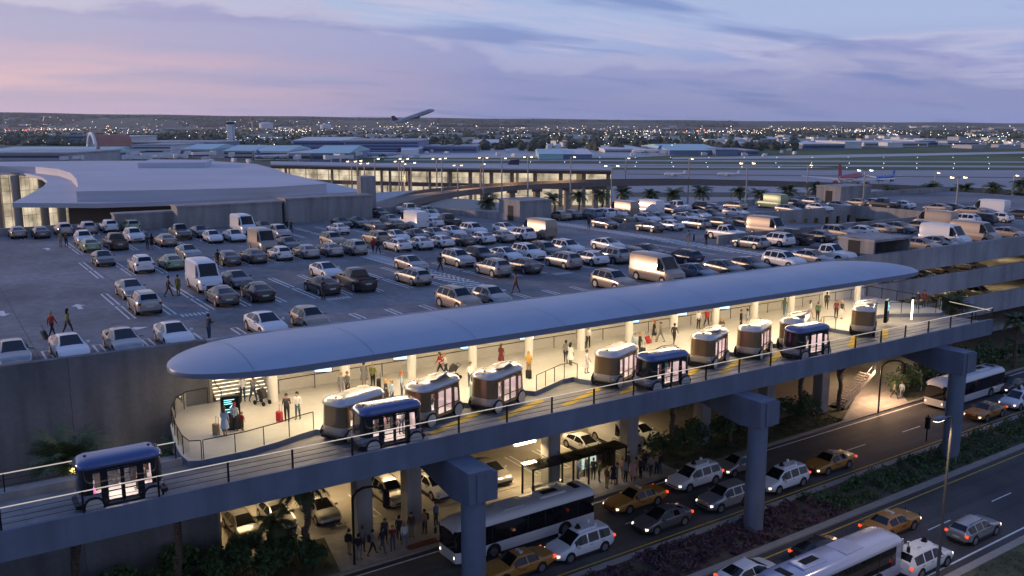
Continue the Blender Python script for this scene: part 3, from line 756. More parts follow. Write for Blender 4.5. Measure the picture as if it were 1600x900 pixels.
nb = ['behind the first docked pod', 'between the second and third docked pods', 'beside the third docked pod with a pale bin', 'at the first empty berth', 'between the fourth docked pod and blue pod', 'at the second empty berth with a long curve', 'right of the fifth docked pod', 'right of the sixth docked pod', 'right of the seventh docked pod', 'at the empty berth near the right end', 'right of the last docked pod']
for i, (B, Cc, D, A) in enumerate(bulbs):
    n = Vector((-.1, .12))
    pts = [B+n, Cc+n, Vector((D.x-.1, 50.1)), Vector((D.x-.08, 49.6))]
    if i in (3, 5, 9): pts = [A+Vector((.2,.15))]+pts
    railing([tuple(p) for p in pts], ZP, 'glass_railing', 'short glass railing with dark handrail '+nb[i], step=1.1, group='glass railings at the berths')
railing([(73.3,50.7),(75.8,51.45),(77.2,51.0),(81.4,48.7),(82.1,48.75),(83.2,49.7),(83.25,57.8)], ZP, 'glass_railing', 'long glass railing with dark handrail round the right platform end')
railing([(19.2,57.75),(83,57.75)], ZP, 'wall_railing', 'dark handrail on posts along the white back wall of the platform', glass=False, h=.98, step=2.6)

# ---------------------------------------------------------------- canopy
can = thing('platform_canopy', 'long smooth blue white canopy with rounded ends sheltering the platform', 'canopy', (45, 53, ZP))
Lx0, Lx1, Yn, Yf = 11.2, 79.8, 48.75, 58.1
def csec(x):
    if x < Lx0+6.5:
        u = (Lx0+6.5-x)/6.5; f = math.sqrt(max(0, 1-u*u)); c = 53.0; yn = c-(c-Yn)*f; yf = c+(Yf-c)*f; k = f
    elif x > Lx1-5:
        u = (x-Lx1+5)/5; f = math.sqrt(max(0, 1-u*u)); c = 50.6; yn = c-(c-Yn)*(.15+.85*f); yf = c+(Yf-c)*f; k = .25+.75*f
    else: yn, yf, k = Yn, Yf, 1
    hh = .61*max(k, .02); zb = 15.38; ze = .30*max(.25, k)
    out = []
    zb = 15.50; ze = .30*max(.4, k); out.append((x, yn+.12*k, zb-.13)); out.append((x, yn, zb-.08)); out.append((x, yn+.03*k, zb+ze))
    for t in (.06,.14,.25,.38,.5,.62,.75,.86,.94): 
        out.append((x, yn+(yf-yn)*(.03+.95*t), zb+ze+hh*(math.sin(PI*t**.85)**.72)))
    out.append((x, yf-.03*k, zb+ze)); out.append((x, yf, zb-.08)); out.append((x, yf-.12*k, zb-.13))
    return out
xs = [Lx0+6.5*(1-math.cos(PI/2*i/10)) for i in range(10)]+[Lx0+6.5+(Lx1-5-Lx0-6.5)*i/14 for i in range(15)]+[Lx1-5+5*math.sin(PI/2*i/9) for i in range(1, 10)]
xs[0] += .01; xs[-1] -= .01
g = MB(); rings = [csec(x) for x in xs]; nn = len(rings[0])
g.loft(rings, cap=True, smooth=True, mats=lambda k, i: 1 if i in (0, 1, nn-2, nn-3) else (2 if i == nn-1 else 0))
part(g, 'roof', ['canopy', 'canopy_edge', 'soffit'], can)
g = MB()
for x in [15+7.2*i for i in range(10)]:
    r_ = [Vector(p)+Vector((0,0,.012)) for p in csec(x)[2:13]]; r2 = [Vector(p)+Vector((.028,0,.012)) for p in csec(x)[2:13]]
    g.loft([r_, r2], closed=False)
split_islands(part(g, 'panel_seam', ['seam'], can))
for k in range(13):
    x = 18.3+5.1*k
    g = MB(); g.cyl(x, 56.3, ZP, 15.36, .33, n=18); c = part(g, 'column', ['column_white'], can)
    g = MB(); g.box((x-.12,55.96,14.55),(.22,.08,.26)); q = g.build('wall_light', ['black_metal'], c); spot('column_lamp', (x-.25, 55.7, 14.9), 26, (1,.84,.6), 100, .1)
    g = MB(); g.bx(x-2.0, x+(2.0 if k < 12 else -1.2), 50.3, 50.5, 15.27, 15.35); part(g, 'light_strip', ['lamp_warm'], can)
    if k < 13:
        area('canopy_lamp', (x if k < 12 else x-2.6, 50.4, 15.22), 4.6 if k < 12 else 2.4, .8, 108, (1,.76,.45))
        area('canopy_lamp', (x if k < 12 else x-2.6, 55.4, 15.22), 4.2 if k < 12 else 2.4, .4, 40, (1,.76,.45))
area('canopy_lamp', (14.5, 53.5, 15.15), 3, 2, 70, (1,.76,.45))

for i, (px, py) in enumerate(((505,576),(627,557),(731,540),(823,526),(988,500),(1063,489),(1130,479))):
    p = aty(px, py, 57.0)
    t = thing('hanging_display', ordinal(i)+' blue lit hanging display from the left under the canopy', 'display', (p.x, 57.0, p.z), R(-25), 'hanging displays under the canopy')
    g = MB(); g.rbox(-.62,.62,-.09,.09,-.24,.24,.02); g.build('housing', ['black_metal'], t)
    g = MB(); g.bx(-.57,.57,-.105,-.092,-.19,.19); g.build('screen', ['screen_blue'], t)
    g = MB(); g.cyl(-.4,0,.24,15.3-p.z,.02,n=6); g.cyl(.4,0,.24,15.3-p.z,.02,n=6); g.build('hanger', ['black_metal'], t)

# stairs at the left of the platform
st = thing('platform_stairs', 'white lit stairs rising behind the left end of the platform', 'stairs', (16.8, 58.4, ZP))
g = MB(); gl = MB()
for i in range(13):
    g.bx(-1.6, 1.9, .05+.3*i, .05+.3*(i+1), 0 if i == 0 else .0, .17*(i+1)); gl.bx(-1.6, 1.9, .045+.3*i, .06+.3*i+.001, .17*i+.10, .17*(i+1)-.02)
g.build('steps', ['white_wall'], st); gl.build('step_light', [emit('step_glow', (1,.82,.55), 1.6)], st)
g = MB(); g.loft([[(1.95,0,.0),(1.95,4,2.2),(1.95,4,3.2),(1.95,0,1.0)],[(2.08,0,.0),(2.08,4,2.2),(2.08,4,3.2),(2.08,0,1.0)]]); g.build('side_wall', ['white_wall'], st)
g = MB(); g.tube([(-1.5,-.9,1.0),(-1.5,.2,1.05),(-1.5,4,3.2)],.03); g.tube([(-1.5,-.9,0),(-1.5,-.9,1.0)],.025); g.tube([(1.85,-.9,0),(1.85,-.9,1.0),(1.85,.2,1.1),(1.85,3.9,3.2)],.03); g.build('handrail', ['black_metal'], st)

def text_obj(txt, size, parent, loc, rot, mt, name='lettering'):
    c = bpy.data.curves.new(name, 'FONT'); c.body = txt; c.size = size; c.align_x = 'CENTER'; c.align_y = 'CENTER'; c.extrude = .003
    o = bpy.data.objects.new(name, c); COL.objects.link(o); dg = bpy.context.evaluated_depsgraph_get()
    me = bpy.data.meshes.new_from_object(o.evaluated_get(dg)); bpy.data.objects.remove(o); bpy.data.curves.remove(c)
    me.materials.clear(); me.materials.append(M[mt])
    q = bpy.data.objects.new(name, me); COL.objects.link(q); q.parent = parent; q.location = loc; q.rotation_euler = rot; return q
def totem(px, py, rz, label):
    p = at(px, py, ZP); t = thing('information_totem', label, 'info totem', p, rz)
    g = MB(); g.rbox(-.55,.55,-.14,.14,0,2.1,.03); g.build('housing', ['black_metal'], t)
    g = MB(); g.bx(-.47,.47,-.155,-.142,1.0,2.0); sc = g.build('screen', ['screen_black'], t)
    g = MB()
    for i, w in enumerate((.30,.22,.26)): g.bx(-.38, -.38+w*2, -.162, -.157, 1.86-i*.12, 1.91-i*.12)
    g.bx(-.38,.1,-.162,-.157,1.28,1.33); g.bx(-.38,.35,-.162,-.157,1.1,1.17)
    g.build('screen_text', ['screen_teal'], sc)
    g = MB(); g.tube([(-.05,-.16,1.4),(.1,-.16,1.56),(.22,-.16,1.42),(.1,-.16,1.38)], .03, 5); g.build('screen_icon', ['screen_blue'], sc)
    g = MB(); g.bx(-.5,.5,-.15,-.142,.1,.85); g.build('lower_panel', ['leather'], t); return t
totem(362, 671, R(-8), 'black information totem with a teal screen beside the family at the left end')
totem(1384, 503, R(25), 'black information totem with a green lit arrow at the right platform end')
p = at(1424, 499, ZP); t = thing('light_column', 'slim white glowing light column at the right platform end', 'light column', p)
g = MB(); g.cyl(0,0,0,1.9,.07,n=10); g.build('tube', ['lamp_soft'], t); g = MB(); g.cyl(0,0,1.9,2.15,.16,n=10); g.build('cap', ['black_metal'], t)
point('light_column_lamp', (p.x, p.y-.4, p.z+1.2), 25)

# outdoor stair tower at the right below the guideway
sx_ = at(1385, 612, .14)
t = thing('outdoor_stairs', 'brown concrete stair flight under the guideway behind the two walkers', 'stairs', (80.5, 57.0, .14))
g = MB()
for i in range(16): g.bx(-2.2+.0, -.9, -.6-.0, 1.0, 0, .02); g.box((-1.6+.28*i, .2, .19*(i+1)), (.30, 1.5, .09))
g.build('treads', ['sidewalk'], t)
g = MB(); g.loft([[(-1.8,-.6,.05),(3.0,-.6,3.2),(3.0,-.6,3.6),(-1.8,-.6,.5)],[(-1.8,-.68,.05),(3.0,-.68,3.2),(3.0,-.68,3.6),(-1.8,-.68,.5)]]); g.build('stringer', ['concrete'], t)
g = MB(); g.tube([(-1.8,-.64,1.3),(3.0,-.64,4.4),(3.6,-.64,4.4)],.035)
for i in range(12): g.tube([(-1.8+.43*i,-.64,.4+.277*i),(-1.8+.43*i,-.64,1.3+.277*i)],.015,4)
g.build('handrail', ['steel'], t)
point('stair_lamp', (80.5, 55.5, 4.2), 160, (1,.62,.35), .2)

# ---------------------------------------------------------------- vehicles
PAINT = {}
for k, c, r_, me_ in (('white',(.76,.76,.76),.28,.0),('silver',(.38,.37,.36),.28,.5),('grey',(.15,.145,.14),.3,.35),('dark',(.045,.043,.042),.28,.3),('tan',(.36,.29,.225),.32,.2),
    ('green',(.26,.36,.20),.32,.1),('brown',(.10,.07,.055),.32,.3),('navy',(.03,.045,.08),.28,.2),('blue',(.16,.20,.26),.3,.3),('taxi',(.44,.20,.035),.35,0),('buswhite',(.68,.68,.68),.32,0)):
    PAINT[k] = mat('paint_'+k, c, r_, me_, coat=.5)
M['paint'] = PAINT['white']
def interp(tab, x):
    for (x0, v0), (x1, v1) in zip(tab, tab[1:]):
        if x0 <= x <= x1: return v0+(v1-v0)*(x-x0)/max(1e-9, x1-x0)
    return tab[0][1] if x < tab[0][0] else tab[-1][1]
# top: roof/hood line, belt: shoulder line, wid: half width, rw: half roof width; glass: (windscreen range, rear window range, side glass ranges)
CARS = {
 'sedan': dict(L=4.75, W=1.86, wb=2.85, wr=.345, top=[(-2.375,.85),(-2.28,1.02),(-2.05,1.08),(-1.95,1.10),(-1.1,1.36),(-.35,1.45),(.15,1.44),(1.15,1.0),(1.3,.96),(1.95,.84),(2.27,.70),(2.375,.5)],
   belt=[(-2.375,.82),(-2.2,.97),(-1.6,1.0),(1.1,.93),(1.95,.79),(2.375,.48)], ws=(.15,1.15), rw=(-1.95,-1.1), side=[(-1.5,-.42),(-.34,.85)], rwid=.6),
 'suv': dict(L=4.75, W=1.92, wb=2.8, wr=.37, top=[(-2.375,.95),(-2.33,1.15),(-2.2,1.25),(-1.85,1.62),(-1.2,1.69),(.1,1.68),(.3,1.65),(1.0,1.18),(1.15,1.13),(1.95,1.03),(2.28,.88),(2.375,.65)],
   belt=[(-2.375,.92),(-2.2,1.08),(-1.5,1.10),(1.0,1.06),(1.95,.95),(2.375,.62)], ws=(.3,1.0), rw=(-2.2,-1.85), side=[(-1.85,-1.15),(-1.05,-.25),(-.15,.75)], rwid=.66),
 'hatchback': dict(L=4.15, W=1.78, wb=2.6, wr=.33, top=[(-2.075,.80),(-2.0,1.02),(-1.9,1.08),(-1.35,1.40),(-.5,1.48),(.2,1.46),(.95,1.05),(1.1,1.0),(1.65,.88),(1.98,.74),(2.075,.55)],
   belt=[(-2.075,.78),(-1.9,.95),(.95,.94),(1.65,.82),(2.075,.52)], ws=(.2,.95), rw=(-1.9,-1.35), side=[(-1.4,-.42),(-.34,.70)], rwid=.6),
 'wagon': dict(L=4.8, W=1.85, wb=2.85, wr=.34, top=[(-2.4,.85),(-2.35,1.0),(-2.25,1.08),(-1.9,1.40),(-1.0,1.48),(.2,1.46),(1.0,1.04),(1.15,1.0),(1.95,.88),(2.3,.74),(2.4,.55)],
   belt=[(-2.4,.82),(-2.2,.95),(1.0,.95),(1.95,.82),(2.4,.52)], ws=(.2,1.0), rw=(-2.25,-1.9), side=[(-2.0,-1.2),(-1.1,-.32),(-.24,.72)], rwid=.6),
 'pickup': dict(L=5.7, W=2.0, wb=3.5, wr=.41, top=[(-2.85,1.10),(-2.8,1.18),(-.95,1.20),(-.86,1.22),(-.75,1.78),(-.3,1.88),(.55,1.86),(1.15,1.28),(1.3,1.24),(2.4,1.18),(2.75,1.10),(2.85,.75)],
   belt=[(-2.85,1.06),(-.9,1.15),(1.1,1.17),(2.4,1.10),(2.85,.72)], ws=(.55,1.15), rw=(-.86,-.75), side=[(-.62,-.02),(.06,.95)], rwid=.7),
 'van': dict(L=5.9, W=2.02, wb=3.6, wr=.36, top=[(-2.95,1.3),(-2.93,2.35),(-2.85,2.55),(-1.5,2.62),(.9,2.58),(1.35,2.46),(2.05,1.42),(2.15,1.34),(2.75,1.10),(2.95,.65)],
   belt=[(-2.95,1.25),(1.2,1.28),(2.05,1.25),(2.75,1.0),(2.95,.62)], ws=(1.35,2.05), rw=(-9,-8.9), side=[(1.0,1.85)], rwid=.84),
 'minivan': dict(L=5.1, W=1.98, wb=3.05, wr=.36, top=[(-2.55,1.0),(-2.5,1.2),(-2.38,1.28),(-2.1,1.68),(-1.2,1.76),(.2,1.73),(.5,1.68),(1.35,1.12),(1.5,1.07),(2.15,.95),(2.48,.78),(2.55,.6)],
   belt=[(-2.55,.95),(-2.3,1.08),(1.3,1.02),(2.15,.88),(2.55,.58)], ws=(.5,1.35), rw=(-2.38,-2.1), side=[(-2.1,-1.15),(-1.05,-.15),(-.05,1.0)], rwid=.7),
 'taxi': dict(L=5.35, W=1.96, wb=2.92, wr=.35, top=[(-2.675,.80),(-2.62,.97),(-1.75,1.04),(-1.6,1.06),(-1.1,1.40),(-.4,1.47),(.25,1.45),(.95,1.03),(1.1,1.0),(2.2,.93),(2.6,.82),(2.675,.55)],
   belt=[(-2.675,.78),(-2.5,.93),(-1.5,.97),(1.0,.95),(2.2,.88),(2.675,.52)], ws=(.25,.95), rw=(-1.6,-1.1), side=[(-1.28,-.42),(-.34,.68)], rwid=.62),
}
SHELL = {}
def car_shell(kind):
    p = CARS[kind]; L_, W_ = p['L'], p['W']; h = W_/2
    xs = set(x for x, _ in p['top']) | set(p['ws']) | {-L_/2, L_/2, -L_/2+.06, L_/2-.06}
    for a, b in p['side']: xs |= {a, b}
    if p['rw'][0] > -8: xs |= set(p['rw'])
    for q in (-1, 1):
        for d in (-.44, -.3, 0, .3, .44): xs.add(q*p['wb']/2+d)
    xs = sorted(x for x in xs if -L_/2 <= x <= L_/2)
    xs = [x for i, x in enumerate(xs) if i == 0 or x-xs[i-1] > .012]
    prof = []
    for x in xs:
        e = (abs(x)-(L_/2-.55))/.55; e = max(0, e)
        w = h*(1-.20*e*e) if kind not in ('van',) or x > 0 else h*(1-.04*e*e)
        zt, zb_ = interp(p['top'], x), interp(p['belt'], x); zl_ = .24+.12*e
        cab = max(0, min(1, (zt-zb_-.06)/.3))
        rwx = min(w*.97, (w*.86)*(1-cab)+p['rwid']*cab*(w/h)**.5)
        if kind == 'van': rwx = w*.97*(1-cab)+.87*cab
        zr = zb_+(zt-zb_)*.80 if kind != 'van' else zb_+(zt-zb_)*.86
        half = [(0,zl_),(w*.80,zl_),(w*.95,zl_+.09),(w,zl_+.45*(zb_-zl_)),(w*.985,zb_-.09),(w*.94,zb_),(rwx+ (0 if kind!='van' else .03),zr),(rwx*.86,zt-.015),(rwx*.55,zt+.005),(0,zt+.012)]
        prof.append([(x,-y,z) for y, z in half]+[(x,y,z) for y, z in half[-2:0:-1]])
    return xs, prof
def inr(x0, x1, rng): return x0 >= rng[0]-.013 and x1 <= rng[1]+.013
def build_car(kind, far=False):
    p = CARS[kind]; xs, prof = car_shell(kind); n = len(prof[0])  # 18
    parts = {'body': MB(), 'windscreen': MB(), 'rear_window': MB(), 'side_window_r': MB(), 'side_window_l': MB()}
    for k in range(len(xs)-1):
        for i in range(n):
            j = (i+1) % n; key = 'body'
            xa, xb = xs[k], xs[k+1]
            if inr(xa, xb, p['ws']) and i in (7, 8, 9, 10): key = 'windscreen'
            if inr(xa, xb, p['rw']) and i in (7, 8, 9, 10): key = 'rear_window'
            if any(inr(xa, xb, q) for q in p['side']):
                if i == 5: key = 'side_window_r'
                if i == n-6: key = 'side_window_l'
            quad = [prof[k][i], prof[k+1][i], prof[k+1][j], prof[k][j]]
            parts[key].add(quad, [(0,1,2,3)], 0, True)
    b = parts['body']; b.add(prof[0], [tuple(range(n))], 0); b.add(prof[-1], [tuple(range(n-1,-1,-1))], 0)
    # merge doubles so shading is smooth
    root = bpy.data.objects.new('parked_car', None); COL.objects.link(root); root.empty_display_size = .3
    def weld(o):
        bm = bmesh.new(); bm.from_mesh(o.data); bmesh.ops.remove_doubles(bm, verts=bm.verts, dist=.0005); bmesh.ops.recalc_face_normals(bm, faces=bm.faces) if o.name.startswith('body') else None
        bm.to_mesh(o.data); bm.free(); o.data.set_sharp_from_angle(angle=R(38))
    L_, W_, wb, wr = p['L'], p['W'], p['wb'], p['wr']; h = W_/2
    if far:
        gl = MB()
        for key in parts:
            if key != 'body':
                off = len(gl.v); gl.v += parts[key].v; gl.f += [tuple(off+i for i in f) for f in parts[key].f]; gl.m += parts[key].m; gl.sm += parts[key].sm
        o = b.build('body', ['paint'], root); weld(o); o = gl.build('window', ['car_glass'], root); weld(o); split_islands(o)
    else:
        o = b.build('body', ['paint'], root); weld(o)
        for key in parts:
            if key == 'body' or not parts[key].f: continue
            o = parts[key].build('side_window' if 'side' in key else key, ['car_glass'], root); weld(o); split_islands(o)
    # wheels: tyre, rim, dark arch
    w = MB(); w.disc((0,0,0), 0, wr, .22, 18, 0)
    rm = MB()
    for sy in (-1, 1):
        rm.tube([(0,sy*.105,0),(0,sy*.118,0)], wr*.68, 14)
    wm = w.mesh('wheel', ['tyre']); rmm = rm.mesh('rim', ['rim'])
    sp_ = MB()
    for a in range(5):
        for sy in (-1, 1): sp_.box((math.cos(a*1.2566)*wr*.42, sy*.112, math.sin(a*1.2566)*wr*.42), (wr*.5,.02,.05), 0, 0, 0, -a*1.2566)
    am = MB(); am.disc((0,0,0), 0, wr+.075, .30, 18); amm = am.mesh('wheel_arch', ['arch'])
    for sx in (-1, 1):
        for sy in (-1, 1):
            ow = bpy.data.objects.new('wheel', wm); COL.objects.link(ow); ow.parent = root; ow.location = (sx*wb/2, sy*(h-.095), wr)
            orr = bpy.data.objects.new('rim', rmm); COL.objects.link(orr); orr.parent = ow
            if not far:
                oa = bpy.data.objects.new('wheel_arch', amm); COL.objects.link(oa); oa.parent = root; oa.location = (sx*wb/2, sy*(h-.145), wr+.02)
    zf = interp(p['belt'], L_/2-.12); zr_ = interp(p['belt'], -L_/2+.1)
    if far:
        g = MB()
        for sy in (-1, 1): g.box((L_/2-.12, sy*h*.62, zf-.02), (.14,.36,.13), -sy*.3)
        split_islands(g.build('headlight', ['headlight'], root))
        g = MB()
        for sy in (-1, 1): g.box((-L_/2+.05, sy*h*.66, zr_-.05), (.10,.34,.16), sy*.2)
        split_islands(g.build('taillight', ['taillight'], root))
        g = MB(); g.bx(L_/2-.10, L_/2+.015, -h*.55, h*.55, .30, zf-.12); g.bx(-L_/2-.015, -L_/2+.08, -h*.62, h*.62, .30, .48)
        split_islands(g.build('bumper', ['trim'], root)); return root
    for sy in (-1, 1):
        g = MB(); g.box((0,0,0), (.20,.40,.13), -sy*.42); g.build('headlight', ['headlight'], root, (L_/2-.17, sy*h*.66, zf-.01))
        g = MB(); g.box((0,0,0), (.13,.38,.17 if kind != 'van' else .5), sy*.3); g.build('taillight', ['taillight'], root, (-L_/2+.06, sy*h*.72, zr_-.06))
        g = MB(); g.rbox(-.07,.07,-.11,.11,0,.15,.03); xm = p['side'][-1][1]-.10; g.build('mirror', ['paint'], root, (xm, sy*(h+.07), interp(p['belt'], xm)))
    g = MB(); g.rbox(L_/2-.16, L_/2+.012, -h*.52, h*.52, .46, zf-.10, .02); g.bx(L_/2-.20, L_/2+.01, -h*.68, h*.68, .26, .38); split_islands(g.build('grille', ['trim'], root))
    g = MB(); g.rbox(-L_/2-.012, -L_/2+.12, -h*.70, h*.70, .26, .44, .02); g.build('rear_bumper', ['trim'], root)
    g = MB(); g.bx(-L_/2-.022, -L_/2+.02, -.26, .26, zr_-.32, zr_-.20); g.build('licence_plate', ['plate'], root)
    g = MB()
    for a, b2 in p['side']:
        for sy in (-1, 1): g.box(((a+b2)/2+.28, sy*(h*.985), interp(p['belt'], a)-.16), (.2,.03,.035))
    split_islands(g.build('door_handle', ['trim'], root))
    for sy in (-1, 1):
        g = MB(); y0 = sy*(h+.004); g.bx(-wb/2+.46, wb/2-.46, min(y0,y0-sy*.06), max(y0,y0-sy*.06), .22, .36); g.build('sill', ['trim'], root)
    if kind == 'pickup':
        g = MB(); g.bx(-2.72, -.98, -.82, .82, 1.15, 1.235); g.build('bed', ['arch'], root)
    if kind in ('suv', 'wagon'):
        g = MB()
        for sy in (-1, 1): g.tube([(-1.6,sy*p['rwid']*.92,interp(p['top'],-1.6)+.0),(-1.4,sy*p['rwid']*.92,interp(p['top'],-1.4)+.05),(-.1,sy*p['rwid']*.92,interp(p['top'],-.1)+.05),(.1,sy*p['rwid']*.92,interp(p['top'],.1))], .025, 5)
        split_islands(g.build('roof_rail', ['trim'], root))
    return root
PROTO = {}
def proto(kind, far=False):
    k = (kind, far)
    if k not in PROTO: PROTO[k] = build_car(kind, far); PROTO[k]['proto'] = 1; PROTO[k].location = (0, 0, 0)
    return PROTO[k]
USED = set()
def place_car(kind, paint, loc, rz, name='parked_car', far=False, roof=None, rx=0, scale=1):
    pr = proto(kind, far)
    if (kind, far) in USED: o = copy_tree(pr)
    else: o = pr; USED.add((kind, far))
    o.name = name; o.location = loc; o.rotation_euler = (0, rx, rz); o.scale = (scale,)*3
    if 'proto' in o: del o['proto']
    return o, paint
FINISH = []
def finish_cars():
    for o, paint in FINISH: recolour(o, {'paint_white': PAINT[paint]})

KN = {'s':'sedan','u':'suv','h':'hatchback','w':'wagon','p':'pickup','v':'van'}
KW = {'s':'sedan','u':'SUV','h':'hatchback','w':'wagon','p':'pickup truck','v':'cargo van'}
CW = {'white':'white','silver':'silver','grey':'grey','dark':'dark','tan':'tan','green':'pale green','brown':'dark brown','navy':'navy','blue':'steel blue'}
ROOFCARS = """27,362,s,tan,R 63,362,s,grey,R 99,357,u,silver,R 136,355,u,silver,R 170,352,u,white,R 204,352,u,green,R 131,371,u,white,F 140,381,s,green,R 180,374,p,brown,R 209,367,u,white,F 258,374,s,tan,R 281,361,p,grey,F 313,361,s,grey,F 332,369,h,white,F 366,368,s,white,F 380,350,v,white,F 410,372,v,tan,F 161,402,s,grey,F 220,409,u,white,R 267,406,s,green,R 294,392,s,silver,F 355,401,s,grey,R 395,398,s,grey,R 318,427,v,white,F 370,434,s,grey,F 346,458,s,grey,R 402,452,s,dark,R 204,447,s,silver,F 225,467,u,silver,R 20,548,s,silver,F 108,540,s,white,F 192,531,s,silver,F 271,520,s,white,F 415,505,s,white,F 484,497,h,tan,F 509,419,s,white,F 556,432,p,dark,R 503,443,s,dark,R 642,410,s,silver,F 645,430,w,silver,R 716,467,u,tan,F 768,464,h,silver,F 437,393,h,white,R 478,391,s,silver,R 515,388,s,silver,R 552,385,u,silver,R 450,378,s,grey,F 520,372,u,tan,F 437,361,u,silver,F 412,352,s,grey,F 528,357,s,white,R 534,348,s,dark,F 560,348,s,grey,F 585,352,s,grey,R 611,343,s,silver,F 617,351,s,grey,R 645,344,v,white,R 593,332,s,dark,F 640,326,p,white,R 668,329,s,silver,F 672,335,s,white,F 675,347,s,white,R 698,344,p,dark,R 587,371,u,tan,R 620,367,s,white,F 621,382,s,white,R 651,367,s,grey,F 655,380,s,white,R 680,364,s,silver,F 687,377,s,white,R 708,360,s,white,F 720,374,s,grey,R 740,358,u,white,F 751,371,s,white,R 782,369,s,silver,R 790,356,s,white,F 716,403,u,silver,F 752,398,u,dark,F 770,417,u,silver,R 790,396,s,white,F 817,414,s,grey,R 826,395,u,white,F 853,391,u,grey,F 887,385,u,white,F 880,406,u,silver,R 922,402,s,white,R 950,380,s,white,F 955,398,u,silver,R 988,397,s,grey,R 1015,391,s,dark,F 1064,399,w,navy,R 958,439,u,tan,F 1032,420,v,tan,F 1088,427,s,blue,F 1131,419,s,grey,F 1170,414,s,grey,F 814,365,u,white,R 840,355,v,tan,R 875,336,s,tan,R 900,334,s,grey,R 916,334,u,blue,R 939,333,u,white,R 961,333,s,white,R 972,326,v,tan,R 1012,324,v,white,R 1047,326,s,grey,F 1065,321,p,white,R 1088,323,p,dark,R 1110,324,s,silver,R 945,348,s,grey,F 972,342,s,grey,R 1012,340,s,white,F 1031,339,s,silver,F 1072,339,s,white,F 1091,335,s,white,F 1112,334,s,grey,F 1150,331,s,white,F 1149,321,s,tan,R 1205,314,v,green,R 1015,355,s,grey,R 1046,355,s,white,R 1087,354,w,silver,R 1122,352,s,grey,R 1135,363,p,white,F 1172,378,w,silver,R 1160,352,s,grey,F 1200,358,v,tan,F 1212,374,u,white,R 1237,369,p,dark,R 1277,370,s,grey,R 1311,361,u,tan,F 1344,360,s,white,R 1372,356,s,tan,R 1405,356,s,grey,F 1434,354,s,grey,R 1460,343,v,tan,R 1505,341,u,white,R 1531,344,u,dark,R 1560,341,h,white,R 1483,369,v,white,F 1530,365,v,tan,F 1577,365,s,tan,F 1440,385,s,tan,F 1467,382,s,silver,F 1225,408,u,white,F 1270,403,s,silver,F 1297,396,p,white,F 1266,314,h,silver,R 1239,317,s,grey,R 1232,326,s,silver,F 1281,324,s,white,F 1312,320,s,silver,F 1341,316,s,tan,R 1360,316,s,silver,R 1381,317,p,dark,R 1407,320,s,white,R 1467,324,s,tan,R 1482,324,s,grey,R 1516,329,s,tan,R 1546,324,v,white,R 1592,332,s,dark,R 1335,347,s,grey,F"""
def rowof(x, y, py):
    if 82 < x < 134 and 77.8 < y < 97: return 'in the sunken ramp bay', 'r'
    if y < 66: return 'in the front row along the canopy parapet', 61.75
    if y < 78: return ('in the second row from the canopy parapet', 74.) if x < 82 else ('in the row beside the ramp wall', 73.5)
    if x > 136: return 'on the far right deck beyond the ramp', None
    if y < 86: return 'in the third row from the canopy parapet', 81.
    if y < 98 and x < 82: return 'in the fourth row from the canopy parapet', 95.
    if x > 80: return ('on the upper deck just behind the ramp wall', None) if y < 104 else ('along the rear parapet behind the ramp bay', None)
    if y < 107: return 'in the fifth row from the canopy parapet', 102.
    if y < 117: return 'in the sixth row from the canopy parapet', 114.
    if y < 126: return 'in the seventh row from the canopy parapet', 120.5
    return 'in the back row by the concrete rooms', None
cars = []
for ln in ROOFCARS.split():
    a = ln.split(','); px, py, k, c, hd = int(a[0]), int(a[1]), a[2], a[3], a[4]
    hz = {'v':1.25,'p':.95,'u':.85}.get(k, .72)
    p = at(px, py, 15+hz); x, y = p.x, p.y; z = 15.; rx = 0
    rt, ry = rowof(x, y, py)
    if ry == 'r':
        ry = 92.8 if y > 84.5 else 80.8
        if k == 'v' and y < 84: ry = 81.3
        q = aty(px, py, ry); x, y = q.x, q.y
        z = rampz(x)
    elif ry: y = y*.35+ry*.65 if abs(y-ry) < 3 else y; d = ray(px, py); x = y*d.x/d.y if abs(y-p.y) < 3 else x
    if ry == 61.75 and k == 'v': y += .45
    cars.append([x, y, z, k, c, hd, rt, px, py])
# keep parked neighbours apart
for it in range(60):
    for i in range(len(cars)):
        for j in range(i+1, len(cars)):
            a, b = cars[i], cars[j]
            dx, dy = b[0]-a[0], b[1]-a[1]
            ly = 5.0 + (.9 if a[3] in 'vp' else 0)/2 + (.9 if b[3] in 'vp' else 0)/2
            if abs(dx) < 2.3 and abs(dy) < ly:
                if 2.3-abs(dx) < ly-abs(dy):
                    m_ = (2.3-abs(dx))/2*(1 if dx >= 0 else -1); a[0] -= m_; b[0] += m_
                else:
                    m_ = (ly-abs(dy))/2*(1 if dy >= 0 else -1); a[1] -= m_; b[1] += m_
groups = {}
for c in cars: groups.setdefault(c[6], []).append(c)
for rt, lst in groups.items():
    lst.sort(key=lambda c: c[7]); cnt = {}
    for c in lst: cnt.setdefault((c[3], c[4]), []).append(c)
    for (k, col_), q in cnt.items():
        for i, c in enumerate(q):
            s = '%s %s' % (CW[col_], KW[k])
            if len(q) == 1: c.append('%s parked %s' % (s, rt))
            else: c.append('%s %s from the left %s' % (ordinal(i), s, rt))
random.seed(5)
for c in cars:
    far = c[8] < 362
    nm = {'v':'cargo_van','p':'pickup_truck'}.get(c[3], 'parked_car')
    o, pt = place_car(KN[c[3]], c[4], (c[0], c[1], c[2]), R(-90 if c[5] == 'F' else 90)+random.uniform(-.025,.025), nm, far)
    tag(o, c[9], {'v':'van','p':'pickup'}.get(c[3], 'car'), 'vehicles parked on the garage roof'); FINISH.append((o, pt))

